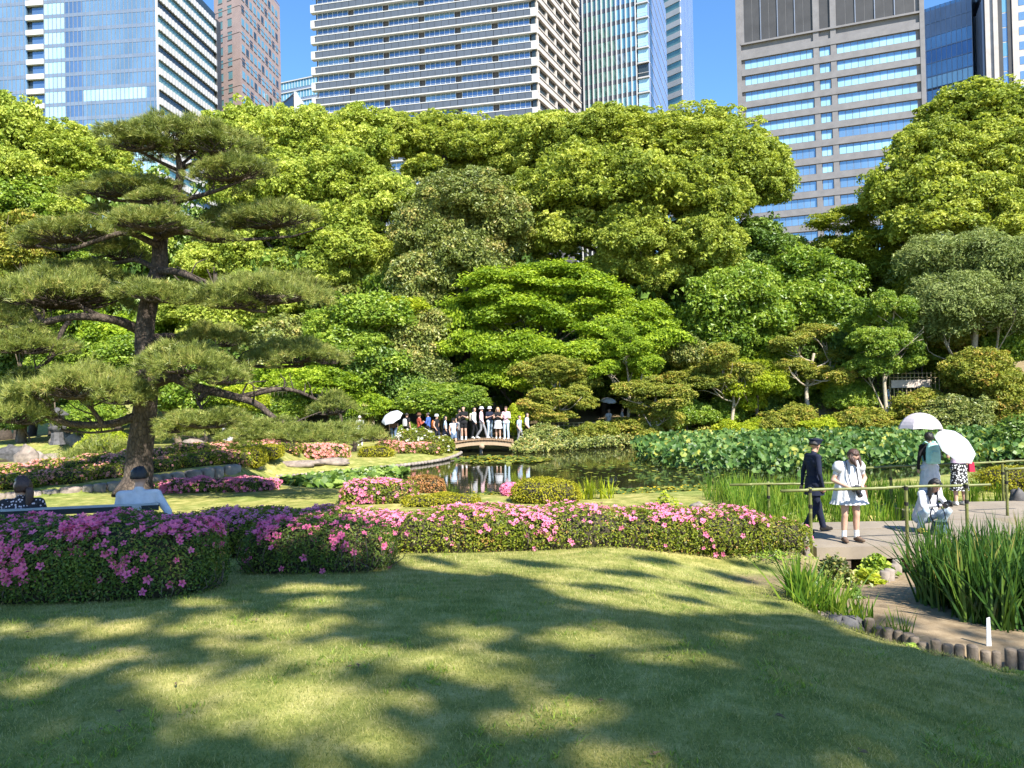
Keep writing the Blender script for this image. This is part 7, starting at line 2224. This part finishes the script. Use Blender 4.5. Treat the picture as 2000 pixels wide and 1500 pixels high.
MB().tube(curve_pts([(-.12, 0, .2), (-.2, -.02, .36), (-.05, .03, .52), (.1, .03, .4), (.12, 0, .22)], 14), .014, 6, flat=.4).build('bag_strap', CL['navy'], hb_)

# ---- two women with parasols, seen from behind
q = G(1818, 990, DZ)
pos = (q[0], q[1], DZ)
t, j, H = person('woman with mint backpack, black top and long white skirt under a parasol', pos, R(176),
    dict(elL=(.24, .03, 1.08), wrL=(.235, -.04, .86), elR=(-.24, -.02, 1.10), wrR=(-.10, -.2, 1.22)), 'black', 'long', 'white', 'bare', 'shoe_black', 'black', 'fringe', SK, .97)
skirt(t, 'skirt_tier', CL['white'], .98, .66, .135, .20, .05, 56, flat=.85, wav=13)
skirt(t, 'skirt_tier', CL['white'], .68, .26, .195, .235, .06, 56, flat=.85, wav=15)
bp = thing('backpack', 'mint green backpack worn by the woman in the long white skirt', 'backpack', loc2w(t, (0, .17, .95)))
bp.rotation_euler = (0, 0, R(176))
ORG[bp.name] = np.zeros(3)
def round_pack(mb, w, d, h, c=(0, 0, 0)):
    V, nn = [], 20
    for z, k in ((0, .86), (.04, .97), (.3, 1.0), (.62, .96), (.82, .84), (.95, .62), (1.0, .3)):
        for i in range(nn):
            a = 2 * math.pi * i / nn
            sx, sy = math.cos(a), math.sin(a)
            e_ = (abs(sx) ** 3.2 + abs(sy) ** 3.2) ** (-1 / 3.2)
            V.append((c[0] + w / 2 * k * sx * e_, c[1] + d / 2 * (0.6 + .4 * k) * sy * e_, c[2] + h * z))
    mb.add(V, [(i * nn + k, i * nn + (k + 1) % nn, (i + 1) * nn + (k + 1) % nn, (i + 1) * nn + k) for i in range(6) for k in range(nn)] + [tuple(range(nn))[::-1], tuple(6 * nn + k for k in range(nn))])
mb = MB(); round_pack(mb, .29, .15, .45); mb.build('main_bag', CL['mint'], bp, True)
mb = MB(); round_pack(mb, .22, .06, .24, (0, .085, .03)); mb.build('front_pocket', CL['mint'], bp, True)
for s in (-1, 1):
    MB().tube(curve_pts([(s * .08, -.06, .44), (s * .1, -.16, .46), (s * .11, -.26, .3), (s * .12, -.2, .05), (s * .11, -.06, .06)], 12), .022, 6, flat=.3).build('shoulder_strap', CL['mint'], bp)
MB().tube(curve_pts([(-.03, 0, .45), (0, .01, .485), (.03, 0, .45)], 6), .008, 6).build('carry_loop', CL['mint'], bp)
tp = P(1797, 806, 16.4)
PARW = mat('white_parasol_fabric', (0.44, 0.395, 0.41), .7, vary=.03)
PARW2 = mat('bright_parasol_fabric', (0.46, 0.47, 0.485), .6, vary=.02)
parasol('domed pinkish-white parasol over the woman with the mint backpack', tp, (0.03, .02, 1), M(41, 16.4), PARW, .62, 8, .78, loc2w(t, (-.10, -.22, 1.24)), scallop=.05)
q = G(1872, 986, DZ)
pos = (q[0], q[1] - .05, DZ)
t, j, H = person('woman in lilac top and black-and-white floral skirt behind a tilted parasol', pos, R(184),
    dict(elL=(.25, -.0, 1.12), wrL=(.16, -.18, 1.18), elR=(-.24, .03, 1.07), wrR=(-.22, -.08, .88)), 'lilac', 'short', 'floral', 'bare', 'shoe_white', 'black', 'fringe', SK, .95, socks=False)
skirt(t, 'skirt', CL['floral'], 1.0, .33, .14, .195, .03, 48, flat=.85, wav=9)
skirt(t, 'top_hem', CL['lilac'], 1.06, .93, .145, .165, .03, 40, flat=.84, wav=7)
parasol('plain white parasol tilted towards the viewer beside the domed one', P(1876, 862, 15.85), (.30, -.70, .64), .46, PARW2, .5, 8, .36, loc2w(t, (.16, -.2, 1.2)), scallop=.0)
rb_ = thing('handbag', 'small crimson bag at the side of the woman in the floral skirt', 'bag', P(1897, 912, 16.35))
ORG[rb_.name] = np.zeros(3)
MB().hexa([(-.06, -.04, -.1), (.06, -.04, -.1), (.06, .04, -.1), (-.06, .04, -.1), (-.05, -.02, .1), (.05, -.02, .1), (.05, .02, .1), (-.05, .02, .1)]).build('pouch', CL['crimson'], rb_)
MB().tube(curve_pts([(-.04, 0, .1), (-.1, .05, .25), (-.18, .12, .4)], 6), .008, 6).build('bag_strap', CL['crimson'], rb_)

# ---- bench with two people, seen from behind
bz = float(hz(-4.3, 8.75))
bt = thing('park_bench', 'long park bench with dark back slats behind the big left hedge', 'bench', (-4.6, 8.9, bz))
a, b = P(-150, 1004, 8.6), P(309, 984, 9.05)
dirv = unit((b - a)[None])[0]
nrm = np.array((-dirv[1], dirv[0], 0))
dirh = unit(np.array((dirv[0], dirv[1], 0))[None])[0]
rzb = math.atan2(dirh[1], dirh[0])
Lb = np.linalg.norm((b - a)[:2])
mid = (a + b) / 2
slope_z = lambda f: a[2] + (b[2] - a[2]) * f
def slat(name, dz, dn, hgt, thick, m):
    mb = MB()
    p, q = a + nrm * dn + (0, 0, dz), b + nrm * dn + (0, 0, dz)
    o_ = nrm * thick
    mb.hexa([p, q, q + o_, p + o_, p + (0, 0, hgt), q + (0, 0, hgt), q + o_ + (0, 0, hgt), p + o_ + (0, 0, hgt)])
    return mb.build(name, m, bt)
BSL = mat('dark_bench_slat', (0.030, 0.034, 0.032), 0.45, vary=.2, scale=8)
BGR = mat('grey_bench_rail', (0.42, 0.44, 0.45), 0.35, .3, vary=.08)
slat('top_rail', -.012, -.01, .024, .05, BGR)
for k in range(3):
    slat('back_slat', -.075 - .10 * k, .005 + .012 * k, .06, .025, BSL)
for k in range(4):
    slat('seat_slat', -.43, .07 + .105 * k, .03, .085, BSL)
for f in (0.03, .5, .97):
    p = a + (b - a) * f
    g0 = float(hz(p[0], p[1]))
    MB().tube([(p[0] + nrm[0] * .06, p[1] + nrm[1] * .06, g0 - .05), (p[0] + nrm[0] * .06, p[1] + nrm[1] * .06, p[2] - .43), (p[0] + nrm[0] * .02, p[1] + nrm[1] * .02, p[2] - .02)], .022, 8).build('leg', BSL, bt)
    MB().tube([(p[0] + nrm[0] * .45, p[1] + nrm[1] * .45, g0 - .05), (p[0] + nrm[0] * .45, p[1] + nrm[1] * .45, p[2] - .43)], .022, 8).build('leg', BSL, bt)
SIT = dict(pel=(0, .10, .53), che=(0, .13, .84), neck=(0, .12, 1.04), head=(0, .08, 1.165), shL=(.185, .12, .985), shR=(-.185, .12, .985), elL=(.26, .08, .73), wrL=(.15, -.16, .62), elR=(-.26, .08, .73), wrR=(-.15, -.16, .62),
           hiL=(.09, .06, .50), knL=(.11, -.36, .49), anL=(.11, -.34, .09), hiR=(-.09, .06, .50), knR=(-.11, -.36, .49), anR=(-.11, -.34, .09))
def bench_person(label, px, J, **k):
    f = (px + 150) / (459.0)
    p = a + (b - a) * f + nrm * .24
    z = p[2] - .925
    JJ = dict(SIT)
    JJ.update(J)
    return person(label, (p[0], p[1], z), R(180) + rzb, JJ, **k)
bench_person('black-haired man in white shirt sitting on the bench by the pine', 264, dict(elR=(-.33, .20, .79), wrR=(-.36, .30, .58)), top='paleblue' if False else 'white', sleeve='long', bottom='navy', legs='long', hair='black', style='short', sc=1.04)
bench_person('woman with brown ponytail in dark floral dress on the bench at the left edge', 28, dict(head=(.01, .09, 1.15)), top='darkfloral', sleeve='short', bottom='darkfloral', legs='long', hair='brown', style='pony', look=(.8, -.55, .0), sc=1.0)

# ---- people on and near the arched bridge
FAR = dict(vox=0.024, hi=False, group='visitors on and around the arched bridge')
def walk(s=0.16, sgn=1):
    return dict(knL=(.09, -.10 * sgn - s * .3, .47), anL=(.095, -s, .09), knR=(-.09, .02, .46), anR=(-.095, s, .12), toR=(-.095, s - .14, .035), wrL=(.22, .10, .84), wrR=(-.22, -.14, .86))
PHONE = dict(elL=(.22, -.02, 1.08), wrL=(.07, -.24, 1.18), elR=(-.22, -.02, 1.08), wrR=(-.06, -.24, 1.16))
def dz_at(x, y):
    if xa <= x <= xb and 40.0 < y < 42.4:
        return arc((x - xa) / (xb - xa))
    return float(hz(x, y))
def far_person(label, px, Y, rot, J=None, hatc=None, bag=None, skirtc=None, brim=.05, **k):
    x = P(px, 850, Y)[0]
    kw = dict(FAR)
    kw.update(k)
    t, j, H = person(label, (x, Y, dz_at(x, Y)), R(rot), J, **kw)
    s = kw.get('sc', 1.0)
    H = (H[0] * s, H[1], H[2], H[3])
    if hatc: hat(t, H, CL[hatc], brim)
    if bag:
        mb = MB(); round_pack(mb, .28, .14, .4, (0, .18, .95)); mb.build('backpack', CL[bag], t, True)
    if skirtc: skirt(t, 'skirt', CL[skirtc], .98, .55, .14, .24, .06, 30, flat=.85, wav=9)
    return t
far_person('white-haired visitor in white top behind the low pine bush', 703, 42.5, 200, None, top='white', sleeve='long', bottom='white', hair='grey', style='short')
t = far_person('visitor in dark top and jeans walking away under a white parasol', 769, 41.6, 190, walk(.14), bag='brown', top='black', bottom='jeans', shoes='shoe_black', hair='black', style='fringe')
parasol('white parasol of the walker left of the bridge', P(762, 809, 41.3), (-.35, -.5, .85), .62, PARW2, .6, 8, .42, loc2w(t, (-.08, -.2, 1.25)))
far_person('visitor in black T-shirt with white tote left of the bridge', 795, 42.2, 150, None, top='black', bottom='black', shoes='shoe_black', hair='black', bag='white')
far_person('visitor in rust-red jacket and brown sun hat', 819, 41.5, 120, PHONE, 'brown', top='red', sleeve='long', bottom='black', hair='brown', style='fringe')
far_person('visitor in royal blue jacket beside the rust-red one', 837, 41.8, 250, PHONE, top='royal', sleeve='long', bottom='black', hair='black')
far_person('visitor in black with orange pack and white cap', 853, 41.2, 60, walk(.1), 'white', bag='orange', brim=.03, top='black', bottom='navy', hair='black', sleeve='none')
far_person('visitor in pale blue shirt and dark skirt at the bridge head', 870, 41.9, 100, None, top='paleblue', bottom='navy', hair='black', style='long', skirtc='navy', legs='bare')
far_person('visitor in pale blue tank top and denim shorts', 886, 41.0, 20, walk(.08), 'black', top='paleblue', sleeve='none', bottom='jeans', legs='short', hair='black', style='long')
far_person('tall visitor in black shorts and white socks on the bridge', 906, 40.7, -10, PHONE, bag=None, top='black', bottom='black', legs='short', hair='black', socks=True, sc=1.07)
far_person('dark-haired visitor close behind the tall one in black shorts', 898, 41.7, 40, None, top='black', bottom='grey', hair='black', style='fringe')
far_person('visitor in white blouse and black trousers on the bridge', 927, 40.9, 70, walk(.1), top='white', sleeve='long', bottom='black', hair='black', style='long', bag='beige')
far_person('visitor in pink shirt and white hat striding in grey trousers', 941, 40.8, 80, walk(.26), 'white', top='pink', sleeve='long', bottom='grey', hair='brown')
far_person('visitor in navy top and white hat on the bridge', 957, 41.1, 30, PHONE, 'white', top='navy', bottom='lightjeans', hair='black')
far_person('blonde visitor in black top and white skirt on the bridge', 973, 40.8, -5, PHONE, top='black', sleeve='none', bottom='white', legs='bare', hair='blonde', style='long', skirtc='white')
far_person('visitor in pink blouse and wide pale jeans at the right end of the bridge', 989, 40.9, -15, PHONE, top='pink', sleeve='long', bottom='lightjeans', hair='brown', style='fringe', sc=1.05)
far_person('visitor in blue-grey shirt beyond the bridge', 1015, 42.8, 60, walk(.12), top='bluegrey', bottom='grey', hair='black')
far_person('visitor in pale blue top and black trousers beyond the bridge', 1030, 43.2, 70, walk(.1), top='paleblue', bottom='black', hair='black', style='long')
t = far_person('visitor under a white parasol behind the pruned trees', 1190, 48.0, 30, None, top='white', bottom='beige', hair='black')
parasol('small white parasol behind the pruned trees', P(1189, 777, 47.8), (.1, -.2, 1), .5, PARW2, .5, 8, .5, loc2w(t, (-.08, -.2, 1.25)))
far_person('visitor in white behind the pruned trees', 1216, 48.3, 90, None, top='white', bottom='white', hair='black')
far_person('visitor in grey behind the crooked pruned tree', 1275, 48.2, 20, None, top='grey', bottom='beige', hair='black')
far_person('visitor in loose white shirt on the path behind the lotus', 1385, 48.0, 150, walk(.1), top='white', sleeve='long', bottom='grey', hair='black')
far_person('visitor in pale blue shirt beside the forked pale trunk', 1738, 47.0, 40, None, top='paleblue', bottom='bluegrey', hair='black')
far_person('visitor in white dress on the left path, head hidden by pine needles', 445, 34.0, 190, walk(.1), top='white', bottom='white', legs='bare', hair='black', style='long', skirtc='white')
far_person('visitor in grey on the left path', 467, 34.4, 170, walk(.1), top='grey', bottom='grey', hair='black')
far_person('visitor in white trousers on the left path', 489, 34.2, 180, walk(.08), top='paleblue', bottom='white', hair='black')
far_person('visitor in dark trousers at the end of the left path', 517, 35.0, 180, walk(.08), top='navy', bottom='black', shoes='shoe_black', hair='black')
parasol('dark blue parasol in the thicket at the right edge', P(1930, 756, 44), (.3, -.5, .8), .42, C_('royal', (0, 0, 0)), .5, 8, .4)
bake_people()
